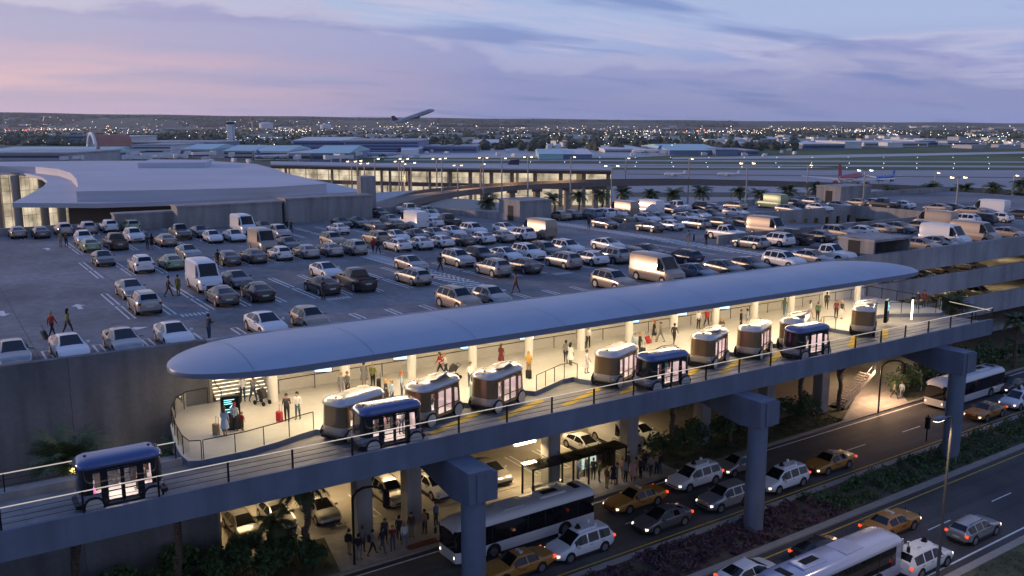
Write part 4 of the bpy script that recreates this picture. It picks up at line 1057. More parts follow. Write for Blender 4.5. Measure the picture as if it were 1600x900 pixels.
# cars inside the garage, nose out
INS = [(378,815,'s','grey','dark car deep under the garage left of the hedge'),(432,800,'s','silver','silver car nose out under the garage behind the palm'),(500,790,'s','silver','silver sedan nose out under the garage right of the palm'),
 (607,765,'u','silver','silver crossover nose out under the garage left of two columns'),(678,755,'s','white','white sedan nose out behind the waiting passengers'),(768,733,'s','silver','yellow lit silver sedan nose out behind the bus shelter'),
 (912,690,'s','white','white sports sedan nose out right of the bus shelter'),(962,680,'v','white','white van nose out under the garage behind the crowd'),(1000,672,'s','white','white sedan under the garage behind the palm trunk')]
for px, py, k, c, lb in INS:
    p = at(px, py, .15+.8); y = 61.9 if k != 'v' else 62.5; d = ray(px, py); x = CAMP.x+d.x*(y/d.y)
    p = at(px, py, .95); x = p.x
    o, pt = place_car(KN[k], c, (x, max(61.2, min(p.y, 66)), .15), R(-90), 'parked_car' if k != 'v' else 'cargo_van'); tag(o, lb, 'car' if k != 'v' else 'van', 'vehicles inside the garage'); FINISH.append((o, pt))
k_ = 0
for z, xs_ in ((11.5, (27, 33.5, 44, 52.5, 60, 92, 97.5, 103, 109)), (7.6, (95, 101, 107, 112)), (4.45, (93, 96, 99, 103, 106))):
    for x in xs_:
        c = ['silver','white','grey','tan'][k_ % 4]; lv = {11.5:'at platform level', 7.6:'on the middle level', 4.45:'on the low level'}[z]
        side = 'behind the white platform wall' if x < 83 else 'behind the right facade bands'
        o, pt = place_car('sedan' if k_ % 3 else 'suv', c, (x, 61.8, z), R(-90), 'parked_car')
        tag(o, '%s car %s inside the garage %s' % (ordinal([q for q in xs_ if (q < 83) == (x < 83)].index(x)), lv, side), 'car', 'vehicles inside the garage'); FINISH.append((o, pt)); k_ += 1

# ---------------------------------------------------------------- road traffic
def sensor_dome(o, h):
    g = MB(); g.rbox(-1.1,.75,-.5,.5,0,.14,.1); pod = g.build('roof_pod', ['paint'], o, (-.2,0,h-.03))
    g = MB(); g.cyl(0,0,0,.10,.22,.20,n=12); g.cyl(0,0,.10,.28,.13,.11,n=12); g.build('sensor', ['black_metal'], pod, (.35,0,.14))
    for sy in (-1, 1):
        g = MB(); g.rbox(-.1,.1,-.08,.08,0,.2,.02); g.build('sensor_fin', ['paint'], pod, (-.9,sy*.38,.12))
def taxi_bits(o):
    g = MB(); g.rbox(-.12,.12,-.32,.32,0,.13,.03); s_ = g.build('roof_sign', ['plate'], o, (-.25,0,1.46))
    text_obj('TAXI', .13, s_, (.123,0,.07), (R(90),0,R(90)), 'trim'); text_obj('TAXI', .13, s_, (-.123,0,.07), (R(90),0,R(-90)), 'trim')
    for sy in (-1, 1): text_obj('TAXI', .26, o, (.1,sy*.995,.68), (R(90),0,0 if sy < 0 else R(180)), 'trim', 'door_lettering')
    g = MB()
    for sy in (-.55, .55): g.tube([(2.62,sy,.3),(2.76,sy,.35),(2.76,sy,.85),(2.66,sy,.95)],.03,5)
    g.tube([(2.76,-.55,.62),(2.76,.55,.62)],.03,5); g.build('push_bar', ['black_metal'], o)
TAXI_DONE = []
def traffic(kind, paint, px, py, dirx, label, cat='car', name=None, zc=.75, extra=None, Y=None, lit=True, scale=1):
    p = at(px, py, zc); y = p.y if Y is None else Y; x = p.x
    o, pt = place_car(kind, paint, (x, y, .004), (0 if dirx > 0 else PI)+.025, name or 'passing_car', scale=scale)
    tag(o, label, cat, 'traffic on the two roads'); FINISH.append((o, pt))
    if extra and not any(c.name.startswith(('roof_pod','roof_sign')) for c in o.children): extra(o)
    if lit:
        mp_ = {'headlight': M['headlight_on'], 'taillight': M['taillight_on']}
        recolour(o, mp_)
    return o
mv = lambda o: sensor_dome(o, 1.74)
traffic('taxi','taxi',806,880,-1,'orange taxi at the bottom edge in front of the parked white bus','taxi','taxi',.7,taxi_bits)
traffic('minivan','white',905,845,-1,'white sensor topped minivan beside the tail of the white bus','minivan','minivan',.85,mv)
traffic('taxi','taxi',993,777,-1,'orange taxi with a push bar directly behind the white bus','taxi','taxi',.7,taxi_bits)
traffic('sedan','grey',1035,808,-1,'dark grey sedan between the minivan and the silver SUV','car',None,.7)
traffic('minivan','white',1085,742,-1,'white sensor topped minivan nearest the palm hedge','minivan','minivan',.85,mv)
traffic('suv','silver',1132,773,-1,'silver SUV left of the median pier','SUV',None,.85)
traffic('hatchback','silver',1152,724,-1,'silver hatchback partly hidden behind the median pier','car',None,.7)
traffic('minivan','white',1222,745,-1,'white sensor topped minivan just right of the median pier','minivan','minivan',.85,mv)
traffic('taxi','taxi',1296,720,-1,'orange taxi alone on the open road right of the median pier','taxi','taxi',.7,taxi_bits)
traffic('taxi','taxi',1540,641,-1,'orange taxi in front of the far bus','taxi','taxi',.7,taxi_bits)
traffic('minivan','white',1592,622,-1,'white sensor topped minivan cut by the right edge of the picture','minivan','minivan',.85,mv)
traffic('sedan','brown',1578,600,-1,'dark car behind the tail of the far bus','car',None,.7)
traffic('taxi','taxi',1392,815,1,'orange taxi on the near road driving away','taxi','taxi',.7,taxi_bits)
traffic('wagon','silver',1522,822,1,'silver wagon on the near road with red tail lights','car',None,.75)
traffic('minivan','white',1440,868,1,'white sensor topped minivan at the front of the blue roofed bus','minivan','minivan',.85,mv)
traffic('sedan','dark',1282,856,1,'dark sedan between the median and the blue roofed bus','car',None,.7)
traffic('sedan','white',1170,893,1,'white car at the bottom edge beside the median kerb','car',None,.7)

def build_bus():
    r_ = bpy.data.objects.new('bus', None); COL.objects.link(r_)
    L_, W_, H_ = 12.0, 2.5, 3.0; h = W_/2
    def ring(x, ins, zt, zb_=.35):
        hh = h-ins
        return [(x,-hh,zb_),(x,-hh,1.0),(x,-hh,1.12),(x,-hh+.02,2.45),(x,-hh+.05,2.62),(x,-hh+.22,zt-.10),(x,-hh+.45,zt),(x,0,zt+.03),(x,hh-.45,zt),(x,hh-.22,zt-.10),(x,hh-.05,2.62),(x,hh-.02,2.45),(x,hh,1.12),(x,hh,1.0),(x,hh,zb_)]
    st_ = [(-6.0,.10,2.8),(-5.92,.02,2.92),(-5.5,0,H_),(4.9,0,H_),(5.5,.02,2.93),(5.85,.10,2.72),(6.0,.22,2.5)]
    body = MB(); win = MB(); ws = MB(); rings = [ring(*q) for q in st_]; n = len(rings[0])
    for k in range(len(rings)-1):
        for i in range(n):
            j = (i+1) % n; t = body
            if 1 <= k <= 2 and i in (2, 11): t = win
            if k >= 4 and i in (2, 3, 10, 11): t = ws
            t.add([rings[k][i], rings[k+1][i], rings[k+1][j], rings[k][j]], [(0,1,2,3)], 0, True)
    body.add(rings[0], [tuple(range(n))], 0)
    f = rings[-1]; body.add([f[0], f[1], f[2], f[12], f[13], f[14]], [(5,4,3,2,1,0)], 0); ws.add(f[2:13], [tuple(range(10,-1,-1))], 0)
    def fin(o):
        bm = bmesh.new(); bm.from_mesh(o.data); bmesh.ops.remove_doubles(bm, verts=bm.verts, dist=.001); bm.to_mesh(o.data); bm.free(); o.data.set_sharp_from_angle(angle=R(35))
    fin(body.build('body', ['paint'], r_)); fin(win.build('side_window', ['car_glass'], r_)); fin(ws.build('windscreen', ['car_glass'], r_))
    g = MB(); g.box((-6.01,0,2.0),(.03,1.9,.9)); g.build('rear_window', ['car_glass'], r_)
    w = MB(); w.disc((0,0,0),0,.48,.28,20); wm = w.mesh('wheel', ['tyre']); q = MB()
    for sy in (-1, 1): q.tube([(0,sy*.13,0),(0,sy*.15,0)],.3,16); q.tube([(0,sy*.15,0),(0,sy*.17,0)],.12,10)
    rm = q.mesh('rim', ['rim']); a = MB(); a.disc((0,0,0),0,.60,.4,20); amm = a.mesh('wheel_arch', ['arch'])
    for x in (-3.2, 3.0):
        for sy in (-1, 1):
            o = bpy.data.objects.new('wheel', wm); COL.objects.link(o); o.parent = r_; o.location = (x, sy*1.13, .48)
            o2 = bpy.data.objects.new('rim', rm); COL.objects.link(o2); o2.parent = o
            o3 = bpy.data.objects.new('wheel_arch', amm); COL.objects.link(o3); o3.parent = r_; o3.location = (x, sy*1.06, .50)
    g = MB(); g.rbox(-1.2,1.1,-.6,.6,0,.13,.06); hp_ = g.build('roof_hatch', ['paint'], r_, (-2.6,0,H_+.01))
    g = MB(); g.bx(-.7,.7,-.28,.28,0,.012)
    for i in range(7): g.bx(-.62+.19*i,-.55+.19*i,-.24,.24,.013,.022)
    g.build('vent', ['arch'], hp_, (0,0,.132))
    g = MB(); g.rbox(-.9,.9,-.8,.8,0,.05,.03); g.build('roof_panel', ['paint'], r_, (1.0,0,H_+.02)); g = MB(); g.bx(-.25,.25,-.5,.5,0,.05); g.build('roof_fan', ['arch'], r_, (-4.9,0,H_+.02))
    for sy in (-1, 1):
        g = MB(); g.box((0,0,0),(.12,.34,.16),-sy*.4); g.build('headlight', ['headlight'], r_, (5.93,sy*.82,.72))
        g = MB(); g.bx(-.03,.03,-.12,.12,-.3,.3); g.build('taillight', ['taillight'], r_, (-5.99,sy*.95,1.0))
        g = MB(); g.tube([(0,0,0),(.35,sy*.12,-.1),(.38,sy*.14,-.5)],.03,5); g.rbox(.30,.46,sy*.14-.1,sy*.14+.1,-.8,-.4,.03); g.build('mirror', ['trim'], r_, (5.75,sy*1.2,2.5))
    g = MB()
    for x in (-4.4,-2.9,-1.4,.1,1.6,3.1,4.4):
        for sy in (-1, 1): g.box((x, sy*(h-.006), 1.79),(.05,.02,1.3))
    split_islands(g.build('window_post', ['trim'], r_))
    return r_
bus = build_bus(); bus.location = (33.85, 50.4, .004); bus.rotation_euler.z = PI+.02
tag(bus, 'white bus with tinted windows stopped at the shelter behind the pier', 'bus', 'buses'); FINISH.append((bus, 'buswhite')); 
b2 = copy_tree(bus); b2.location = (93.2, 51.9, .004); b2.rotation_euler.z = PI+.025
tag(b2, 'white bus at the far right beyond the pier and street lamp', 'bus', 'buses'); FINISH.append((b2, 'buswhite'))
b3 = copy_tree(bus); b3.location = (46.2, 33.1, .004); b3.rotation_euler.z = .025
PAINT['busblue'] = mat('paint_busblue', (.42,.46,.60), .25, .2, coat=.6)
tag(b3, 'bluish white bus on the near road cut by the bottom edge', 'bus', 'buses'); FINISH.append((b3, 'busblue'))
for b in (bus, b2, b3): recolour(b, {'taillight': M['taillight_on'], 'headlight': M['headlight_on']})

# ---------------------------------------------------------------- shuttle pods
PM = {}
PM['roof'] = mat('pod_roof', (.60,.58,.56), .25, .35, coat=.6)
PM['roof_blue'] = mat('pod_roof_blue', (.10,.13,.27), .2, .45, coat=.8)
PM['skirt'] = mat('pod_skirt', (.50,.45,.39), .38, .35, coat=.3)
PM['skirt_grey'] = mat('pod_skirt_grey', (.36,.36,.44), .28, .4, coat=.4)
PM['band'] = mat('pod_band', (.27,.185,.10), .25, .45, coat=.7)
PM['band_black'] = mat('pod_band_black', (.022,.022,.028), .14, .3, coat=.8)
M.update({'pod_roof': PM['roof'], 'pod_skirt': PM['skirt'], 'pod_band': PM['band']})
dm('pod_disc', (.62,.58,.52), .45, metal=.1); dm('pod_seat', (.70,.16,.52), .6); dm('pod_seat_grey', (.60,.52,.54), .6); dm('pod_inner', (.62,.58,.54), .6)
M['pod_light'] = emit('pod_light', (1,.88,.78), 6)
def pod_ring(z, L_, W_, rc, xs):
    """rounded-rectangle plan: straight sides carry stations at xs, ends are arcs"""
    out = []; hl, hw = L_/2, W_/2
    for x in xs: out.append((x, -hw, z))
    for a in range(1, 9):
        t = -PI/2+PI/2*a/8; out.append((hl-rc+rc*math.cos(t), -hw+rc+rc*math.sin(t), z))
    for a in range(0, 8):
        t = PI/2*a/8; out.append((hl-rc+rc*math.cos(t), hw-rc+rc*math.sin(t), z))
    for x in reversed(xs): out.append((x, hw, z))
    for a in range(1, 9):
        t = PI/2+PI/2*a/8; out.append((-hl+rc+rc*math.cos(t), hw-rc+rc*math.sin(t), z))
    for a in range(0, 8):
        t = PI+PI/2*a/8; out.append((-hl+rc+rc*math.cos(t), -hw+rc+rc*math.sin(t), z))
    return out
def build_pod(open_roof=False):
    r_ = bpy.data.objects.new('shuttle_pod', None); COL.objects.link(r_)
    rc = .60; L_ = 3.85; hs = L_/2-rc
    xs = [-hs,-.98,-.70,-.04,.04,.70,.98,hs]; ns = len(xs)
    zl = [(.42,-.10,.0),(.50,0,0),(.88,.02,0),(1.0,0,0),(2.12,-.10,0),(2.26,-.10,0)]
    rings = [pod_ring(z, L_+d, 2.0+d*.6, rc, [x*(L_+d)/L_ if abs(x) == hs else x for x in xs]) for z, d, _ in zl]
    n = len(rings[0]); left0 = ns+16   # index of first left-side station
    skirt, band, win, door = MB(), MB(), MB(), MB()
    for k in range(len(rings)-1):
        for i in range(n):
            j = (i+1) % n; q = [rings[k][i], rings[k][j], rings[k+1][j], rings[k+1][i]]
            side = None
            if i < ns-1: side = i
            elif left0 <= i < left0+ns-1: side = ns-2-(i-left0)
            t = skirt if k <= 2 else band
            if side is not None:
                if side in (2, 4) and 1 <= k <= 3: t = door
                elif side in (0, 6) and k == 3: t = win
                elif side in (1, 3, 5) and k <= 3: t = band
            t.add(q, [(0,1,2,3)], 0, True)
    band.add(rings[-1], [tuple(range(n))], 0); skirt.add(rings[0], [tuple(range(n-1,-1,-1))], 0)
    def fin(o, a=40):
        bm = bmesh.new(); bm.from_mesh(o.data); bmesh.ops.remove_doubles(bm, verts=bm.verts, dist=.001); bm.to_mesh(o.data); bm.free(); o.data.set_sharp_from_angle(angle=R(a)); return o
    fin(skirt.build('skirt', ['pod_skirt'], r_)); fin(band.build('body', ['pod_band'], r_))
    split_islands(fin(win.build('side_window', ['pod_glass'], r_)))
    split_islands(fin(door.build('door_glass', ['pod_glass'], r_)))
    g = MB()
    for sy in (-1, 1):
        for xa, xb in ((-.70,-.04),(.04,.70)):
            y = sy*1.005
            for q in ((xa-.02,xa+.05),(xb-.05,xb+.02)): g.bx(q[0], q[1], min(y,y*.98), max(y,y*.98), .50, 2.12)
            g.bx(xa, xb, min(y,y*.98), max(y,y*.98), .50, .62); g.bx(xa, xb, min(y,y*.98), max(y,y*.98), 2.04, 2.12); g.bx(xa+.05, xb-.05, min(y,y*.985), max(y,y*.985), 1.02, 1.08)
        for xa, xb in ((-hs,-.98),(.98,hs)):
            y = sy*1.0; g.bx(xa, xb, min(y,y*.97), max(y,y*.97), 1.0, 1.05); g.bx(xa, xb, min(y,y*.95), max(y,y*.95), 2.05, 2.12)
    split_islands(g.build('door_frame', ['pod_band'], r_))
    # domed roof with overhang
    g = MB(); rr = []
    for z, dl, dw in ((2.24,.02,.02),(2.27,.08,.06),(2.36,.07,.05),(2.50,-.10,-.14),(2.60,-.42,-.44),(2.655,-.85,-.85),(2.67,-1.5,-1.3)):
        rr.append(pod_ring(z, L_+dl, 1.94+dw, max(.14, rc+dw*.45), [x*(1+dl/L_) if abs(x) == hs else x*.8 for x in xs]))
    g.loft(rr, smooth=True); fin(g.build('roof', ['pod_roof'], r_), 30)
    g = MB(); g.cyl(1.45, 0, 2.58, 2.70, .09, .07, n=10); g.cyl(-1.45, 0, 2.58, 2.70, .09, .07, n=10); g.build('roof_sensor', ['black_metal'], r_)
    if open_roof:
        for sx, ry in ((-1,.38),(1,-.38)):
            g = MB(); g.rbox(-.55,.55,-.72,.72,0,.06,.05); q = g.build('roof_flap', ['pod_roof'], r_, (sx*-.35-.2,0.35,2.82)); q.rotation_euler = (R(16), ry*.55, 0)
    # wheels outside the body with flat discs and dark fender bows
    w = MB(); w.disc((0,0,0),0,.42,.24,22); wm = w.mesh('wheel', ['tyre']); q = MB()
    for sy in (-1,1): q.tube([(0,sy*.11,0),(0,sy*.135,0)], .39, 22); q.box((0,sy*.137,0),(.18,.012,.03))
    rm = q.mesh('wheel_disc', ['pod_disc'])
    fb = MB(); fb.tube([(.47*math.cos(t),0,.47*math.sin(t)) for t in [PI*k/10-.1 for k in range(0,12)]], .035, 6); fbm = fb.mesh('fender', ['black_metal'])
    for sx in (-1,1):
        for sy in (-1,1):
            o = bpy.data.objects.new('wheel', wm); COL.objects.link(o); o.parent = r_; o.location = (sx*1.33, sy*.92, .42)
            o2 = bpy.data.objects.new('wheel_disc', rm); COL.objects.link(o2); o2.parent = o
            o3 = bpy.data.objects.new('fender', fbm); COL.objects.link(o3); o3.parent = r_; o3.location = (sx*1.33, sy*1.03, .42)
    for sx in (-1, 1):
        g = MB(); g.loft([[(sx*(L_/2-.35), y, z) for y, z in ((-.95,.30),(.95,.30),(.95,.52),(-.95,.52))], [(sx*(L_/2+.16), y, z) for y, z in ((-.70,.32),(.70,.32),(.70,.50),(-.70,.50))]]); g.build('bumper', ['black_metal'], r_)
        for sy in (-1, 1):
            g = MB(); g.box((0,0,0),(.06,.34,.09),-sx*sy*.5); g.build('headlight' if sx > 0 else 'taillight', ['headlight' if sx > 0 else 'taillight'], r_, (sx*(L_/2-.10), sy*.66, .74))
    # interior
    g = MB(); g.bx(-1.6,1.6,-.9,.9,.44,.5); g.build('floor', ['pod_inner'], r_)
    g = MB(); g.bx(-1.2,1.2,-.3,.3,2.18,2.215); g.build('ceiling_light', ['pod_light'], r_)
    for sx in (-1, 1):
        g = MB(); g.rbox(min(sx*1.1,sx*1.65),max(sx*1.1,sx*1.65),-.85,.85,.5,.92,.05); g.rbox(min(sx*1.55,sx*1.70),max(sx*1.55,sx*1.70),-.85,.85,.92,1.75,.05); g.build('bench_seat', ['pod_seat' if sx > 0 else 'pod_seat_grey'], r_)
    return r_
podA = build_pod(); podB = build_pod(True)
BLUE = {'pod_roof': PM['roof_blue'], 'pod_skirt': PM['skirt_grey'], 'pod_band': PM['band_black']}
usedp = set()
PODX = [(0,0),(1,1),(2,1),(4,0),(6,1),(7,0),(8,1),(10,1)]
lbl = ['bronze shuttle pod docked first from the left with a closed roof','bronze shuttle pod docked second with raised roof flaps near a stroller','bronze shuttle pod docked third with raised roof flaps beside a waste bin','bronze shuttle pod docked fourth, left of a blue moving pod','bronze shuttle pod docked fifth from the left with raised roof flaps','bronze shuttle pod docked sixth from the left with a closed roof','bronze shuttle pod docked behind the rightmost blue pod','bronze shuttle pod docked last at the right, seen nearly head on']
PODS = []; DX = {0:-.85,1:-.35,2:-.4,4:-.2,6:-.45,7:-.4,8:-.9,10:-.35}
for (i, op), lb in zip(PODX, lbl):
    x, a = BX[i], BA[i]
    src = podB if op else podA
    o = src if op not in usedp else copy_tree(src); usedp.add(op)
    a = R(a); o.location = (x+1.55+DX[i], 48.35, ZT+.008); o.rotation_euler.z = PI+a
    tag(o, lb, 'shuttle pod', 'shuttle pods docked at the platform'); PODS.append(o)
blues = []
for px, py, lb in ((187,757,'blue roofed shuttle pod alone on the guideway at the left'),(605,678,'blue roofed shuttle pod passing the first two docked pods'),(1034,588,'blue roofed shuttle pod passing the middle of the platform'),(1259,543,'blue roofed shuttle pod nearest the right end of the platform')):
    p = aty(px, py, 45.55); o = copy_tree(podA); o.location = (p.x, 45.55, ZT+.008); o.rotation_euler.z = PI
    tag(o, lb, 'shuttle pod', 'shuttle pods moving on the guideway'); blues.append(o)
def finish_pods():
    for o in blues: recolour(o, BLUE)
for o in PODS+blues:
    c, s_ = math.cos(o.rotation_euler.z), math.sin(o.rotation_euler.z)
    point('pod_lamp', (o.location.x, o.location.y, o.location.z+2.0), 75, (1,.84,.74), .2)

# ---------------------------------------------------------------- people
SK = {'light': (.55,.34,.24), 'mid': (.36,.20,.13), 'dark': (.12,.065,.04)}
PC = {'black':(.02,.02,.022),'dark':(.045,.045,.05),'grey':(.22,.22,.23),'white':(.72,.71,.68),'blue':(.12,.2,.34),'jeans':(.06,.09,.16),'red':(.42,.03,.035),'olive':(.17,.19,.04),'yellow':(.55,.33,.06),'tan':(.36,.24,.13),'brown':(.12,.065,.035),'green':(.07,.14,.08),'teal':(.05,.14,.15),'pink':(.55,.3,.28),'lightblue':(.36,.46,.58),'blond':(.42,.26,.10),'maroon':(.16,.03,.03),'ginger':(.42,.13,.04)}
PMAT = {k: mat('cloth_'+k, v, .85) for k, v in PC.items()}
PSK = {k: mat('skin_'+k, v, .6) for k, v in SK.items()}
M.update({'skin': PSK['light'], 'top': PMAT['grey'], 'legs': PMAT['jeans'], 'shoes': PMAT['black']})
PMAT['hair_black'] = PMAT['black']
for k, c in (('skin','skin'),('top','top'),('legs','legs'),('shoes','shoes')): M[k] = mat('slot_'+k, (.3,.3,.3), .8)
def person_mesh(pose, dress=False, child=False):
    """one skinned figure, standing on z=0, facing +X, about 1.75 m"""
    J = []; RA = []; E = []; seg = []
    def jt(p, r, par=None, kind=None):
        J.append(Vector(p)); RA.append(r); i = len(J)-1
        if par is not None: E.append((par, i)); seg.append((par, i, kind))
        return i
    lf, rf = pose.get('legs', (0, 0)); la, ra = pose.get('arms', ((0,.1),(0,.1))); lean = pose.get('lean', 0)
    pel = jt((0,0,.95), .135, None)
    wa = jt((lean*.3,0,1.10), .128, pel, 'top'); ch = jt((lean*.8,0,1.30), .155, wa, 'top'); nk = jt((lean+.0,0,1.47), .058, ch, 'top')
    hb = jt((lean+.015,0,1.55), .062, nk, 'skin'); hm_ = jt((lean+.03,0,1.63), .098, hb, 'skin'); ht = jt((lean+.015,0,1.71), .088, hm_, 'skin')
    jt((lean+.135,0,1.615), .016, hm_, 'skin')   # nose
    for s in (-1, 1): jt((lean+.02,s*.098,1.625), .018, hm_, 'skin')   # ears
    for s, f in ((-1, rf), (1, lf)):
        hp_ = jt((0,s*.085,.90), .106, pel, 'legs')
        if pose.get('sit'):
            kn = jt((.42,s*.11,.90), .070, hp_, 'legs'); an = jt((.44,s*.11,.50), .045, kn, 'legs'); he = jt((.44,s*.11,.46), .042, an, 'shoes'); jt((.60,s*.12,.44), .036, he, 'shoes'); continue
        kn = jt((math.sin(f)*.44+.02, s*.10, .90-math.cos(f)*.42), .073, hp_, 'legs')
        bk = min(0, f)*1.0-.05-max(0, f)*.1
        an = jt((J[kn].x+math.sin(f*.75+bk*.6)*.40, s*.105, max(.085, J[kn].z-math.cos(f*.75+bk*.6)*.41)), .043, kn, 'legs2')
        fz = J[an].z
        he = jt((J[an].x-.02, s*.105, fz-.045), .042, an, 'shoes'); jt((J[an].x+.15, s*.125, max(.03, fz-.055-(.04 if f < -.2 else 0))), .034, he, 'shoes')
    for s, (f, b) in ((-1, ra), (1, la)):
        sh = jt((lean*.9,s*.175,1.40), .068, ch, 'top')
        el = jt((lean*.9+math.sin(f)*.29, s*.225, 1.40-math.cos(f)*.29), .050, sh, 'top')
        wr_ = jt((J[el].x+math.sin(f+b)*.26, s*(.225-.05*min(1,b)), J[el].z-math.cos(f+b)*.26), .030, el, pose.get('fore','top'))
        d = (J[wr_]-J[el]).normalized(); pm = jt(J[wr_]+d*.075, .032, wr_, 'skin')
        side = Vector((1,0,0)) if abs(d.z) > .6 else Vector((0,0,1)); side = (side-d*side.dot(d)).normalized(); cur = Vector((0,-s,0))
        for q, ln in ((-.028,.070),(-.010,.084),(.010,.080),(.028,.062)):
            k1 = jt(J[pm]+d*.035+side*q*1.1, .0095, pm, 'skin'); jt(J[k1]+d*ln*.6+cur*ln*.45, .0075, k1, 'skin')
        t1 = jt(J[wr_]+d*.035+side*.048, .011, pm, 'skin'); jt(J[t1]+d*.045+side*.012+cur*.018, .009, t1, 'skin')
    me = bpy.data.meshes.new('person'); me.from_pydata([tuple(j) for j in J], E, []); o = bpy.data.objects.new('tmp', me); COL.objects.link(o)
    o.modifiers.new('s', 'SKIN'); sm_ = o.modifiers.new('u', 'SUBSURF'); sm_.levels = 1; sm_.render_levels = 1
    for i, sv in enumerate(me.skin_vertices[0].data): sv.radius = (RA[i], RA[i]*(1.0 if i not in (0,1,2) else 1.0)); sv.use_root = (i == 0)
    dg = bpy.context.evaluated_depsgraph_get(); out = bpy.data.meshes.new_from_object(o.evaluated_get(dg)); bpy.data.objects.remove(o); bpy.data.meshes.remove(me)
    for v in out.vertices:       # chest wider than deep
        x, y, z = v.co
        if .88 < z < 1.46 and abs(y) < .20: v.co.y *= 1.12; v.co.x = lean+(x-lean)*.86
        if z > 1.52 and abs(y) < .14: v.co.y *= .86
    for mm in ('skin', 'top', 'legs', 'shoes'): out.materials.append(M[mm])
    IDX = {'skin':0,'top':1,'legs':2,'legs2':2,'shoes':3}
    for p in out.polygons:
        c = p.center; best = None
        for a, b, k in seg:
            A, B = J[a], J[b]; ab = B-A; t = max(0, min(1, (c-A).dot(ab)/max(1e-9, ab.length_squared))); dd = (c-A-ab*t).length-RA[b]*.7
            if best is None or dd < best[0]: best = (dd, k)
        k = best[1]
        if dress and k == 'legs2': k = 'skin'
        if k == 'top' and c.z > 1.45 and abs(c.y) < .07: k = 'skin'
        p.material_index = IDX[k]; p.use_smooth = True
    # a skirt and the hair are children
    sk = None
    if dress:
        g = MB(); g.loft([[(lean*.2+r_*math.cos(2*PI*k/14)*.85, r_*math.sin(2*PI*k/14), z) for k in range(14)] for z, r_ in ((.48,.27),(.62,.25),(.8,.22),(.95,.185),(1.06,.15))], smooth=True); sk = g
    return out, sk, lean
def hair_mb(lean, long):
    g = MB(); rings = []
    for z, r_, dx in ((1.60,.104,-.035),(1.66,.112,-.015),(1.72,.104,0.0),(1.77,.075,.0),(1.795,.02,.0)):
        rings.append([(lean+.02+dx+r_*math.cos(2*PI*k/12), r_*.9*math.sin(2*PI*k/12), z) for k in range(12)])
    g.loft(rings, smooth=True)
    if long: g.loft([[(lean-.05+.07*math.cos(2*PI*k/10), .10*math.sin(2*PI*k/10), z) for k in range(10)] for z in (1.42,1.52,1.66)], smooth=True)
    return g
POSES = {
 'stand': dict(legs=(.03,-.05), arms=((.05,.15),(-.05,.2))), 'stand2': dict(legs=(-.06,.08), arms=((.1,.25),(.25,1.5)), lean=.01),
 'phone': dict(legs=(.05,-.04), arms=((.35,1.75),(.3,1.6)), lean=.02), 'walk': dict(legs=(.42,-.40), arms=((-.35,.2),(.35,.3)), lean=.03),
 'walk2': dict(legs=(-.36,.38), arms=((.3,.35),(-.4,.15)), lean=.02), 'push': dict(legs=(.28,-.28), arms=((.75,.55),(.75,.55)), lean=.06),
 'dress': dict(legs=(.08,-.06), arms=((.15,.6),(.1,.25)), fore='skin'), 'dress_walk': dict(legs=(.3,-.28), arms=((-.2,.2),(.25,.3)), fore='skin'),
 'tee': dict(legs=(.04,-.04), arms=((.08,.2),(.1,.35)), fore='skin'), 'sit': dict(sit=True, arms=((.4,.8),(.4,.9))),
}
PPROTO = {}
def person(loc, pose, face, top, legs, hair, label, skin='light', long=False, h=1.0, shoes='dark', group=None, bag=None, cat='person'):
    key = (pose, long)
    if key not in PPROTO:
        me, sk, lean = person_mesh(POSES[pose], 'dress' in pose); hb = hair_mb(lean, long).mesh('hair', ['top'])
        PPROTO[key] = (me, sk.mesh('skirt', ['legs']) if sk else None, hb)
    me, sk, hb = PPROTO[key]
    o = bpy.data.objects.new('person', me); COL.objects.link(o); o.location = loc; o.rotation_euler.z = face; o.scale = (h, h, h)
    mp_ = {'slot_skin': PSK[skin], 'slot_top': PMAT[top], 'slot_legs': PMAT[legs], 'slot_shoes': PMAT[shoes]}
    for nm, m2, colr in (('hair', hb, hair), ('skirt', sk, legs)):
        if m2 is None: continue
        c = bpy.data.objects.new(nm, m2); COL.objects.link(c); c.parent = o
        c.material_slots[0].link = 'OBJECT'; c.material_slots[0].material = PMAT[colr]
    if bag:
        g = MB(); g.rbox(-.30,-.13,-.16,.16,1.0,1.42,.05); c = g.build('backpack', [PMAT[bag]], o)
    recolour(o, mp_); tag(o, label, cat, group); return o
def suitcase(loc, col, label, face=0, tilt=0, h=1.0):
    t = thing('suitcase', label, 'suitcase', loc, face, 'wheeled suitcases on the platform'); t.rotation_euler = (0, tilt, face); t.scale = (h,)*3
    g = MB(); g.rbox(-.13,.13,-.22,.22,.07,.66,.04); g.build('shell', [PMAT[col]], t)
    g = MB(); g.tube([(-.11,-.12,.6),(-.11,-.12,1.05),(-.11,.12,1.05),(-.11,.12,.6)],.014,5); g.build('pull_handle', ['black_metal'], t)
    g = MB()
    for sy in (-.16,.16):
        for sx in (-.09,.09): g.disc((sx,sy,.035),0,.035,.03,8)
    split_islands(g.build('wheel', ['tyre'], t)); return t
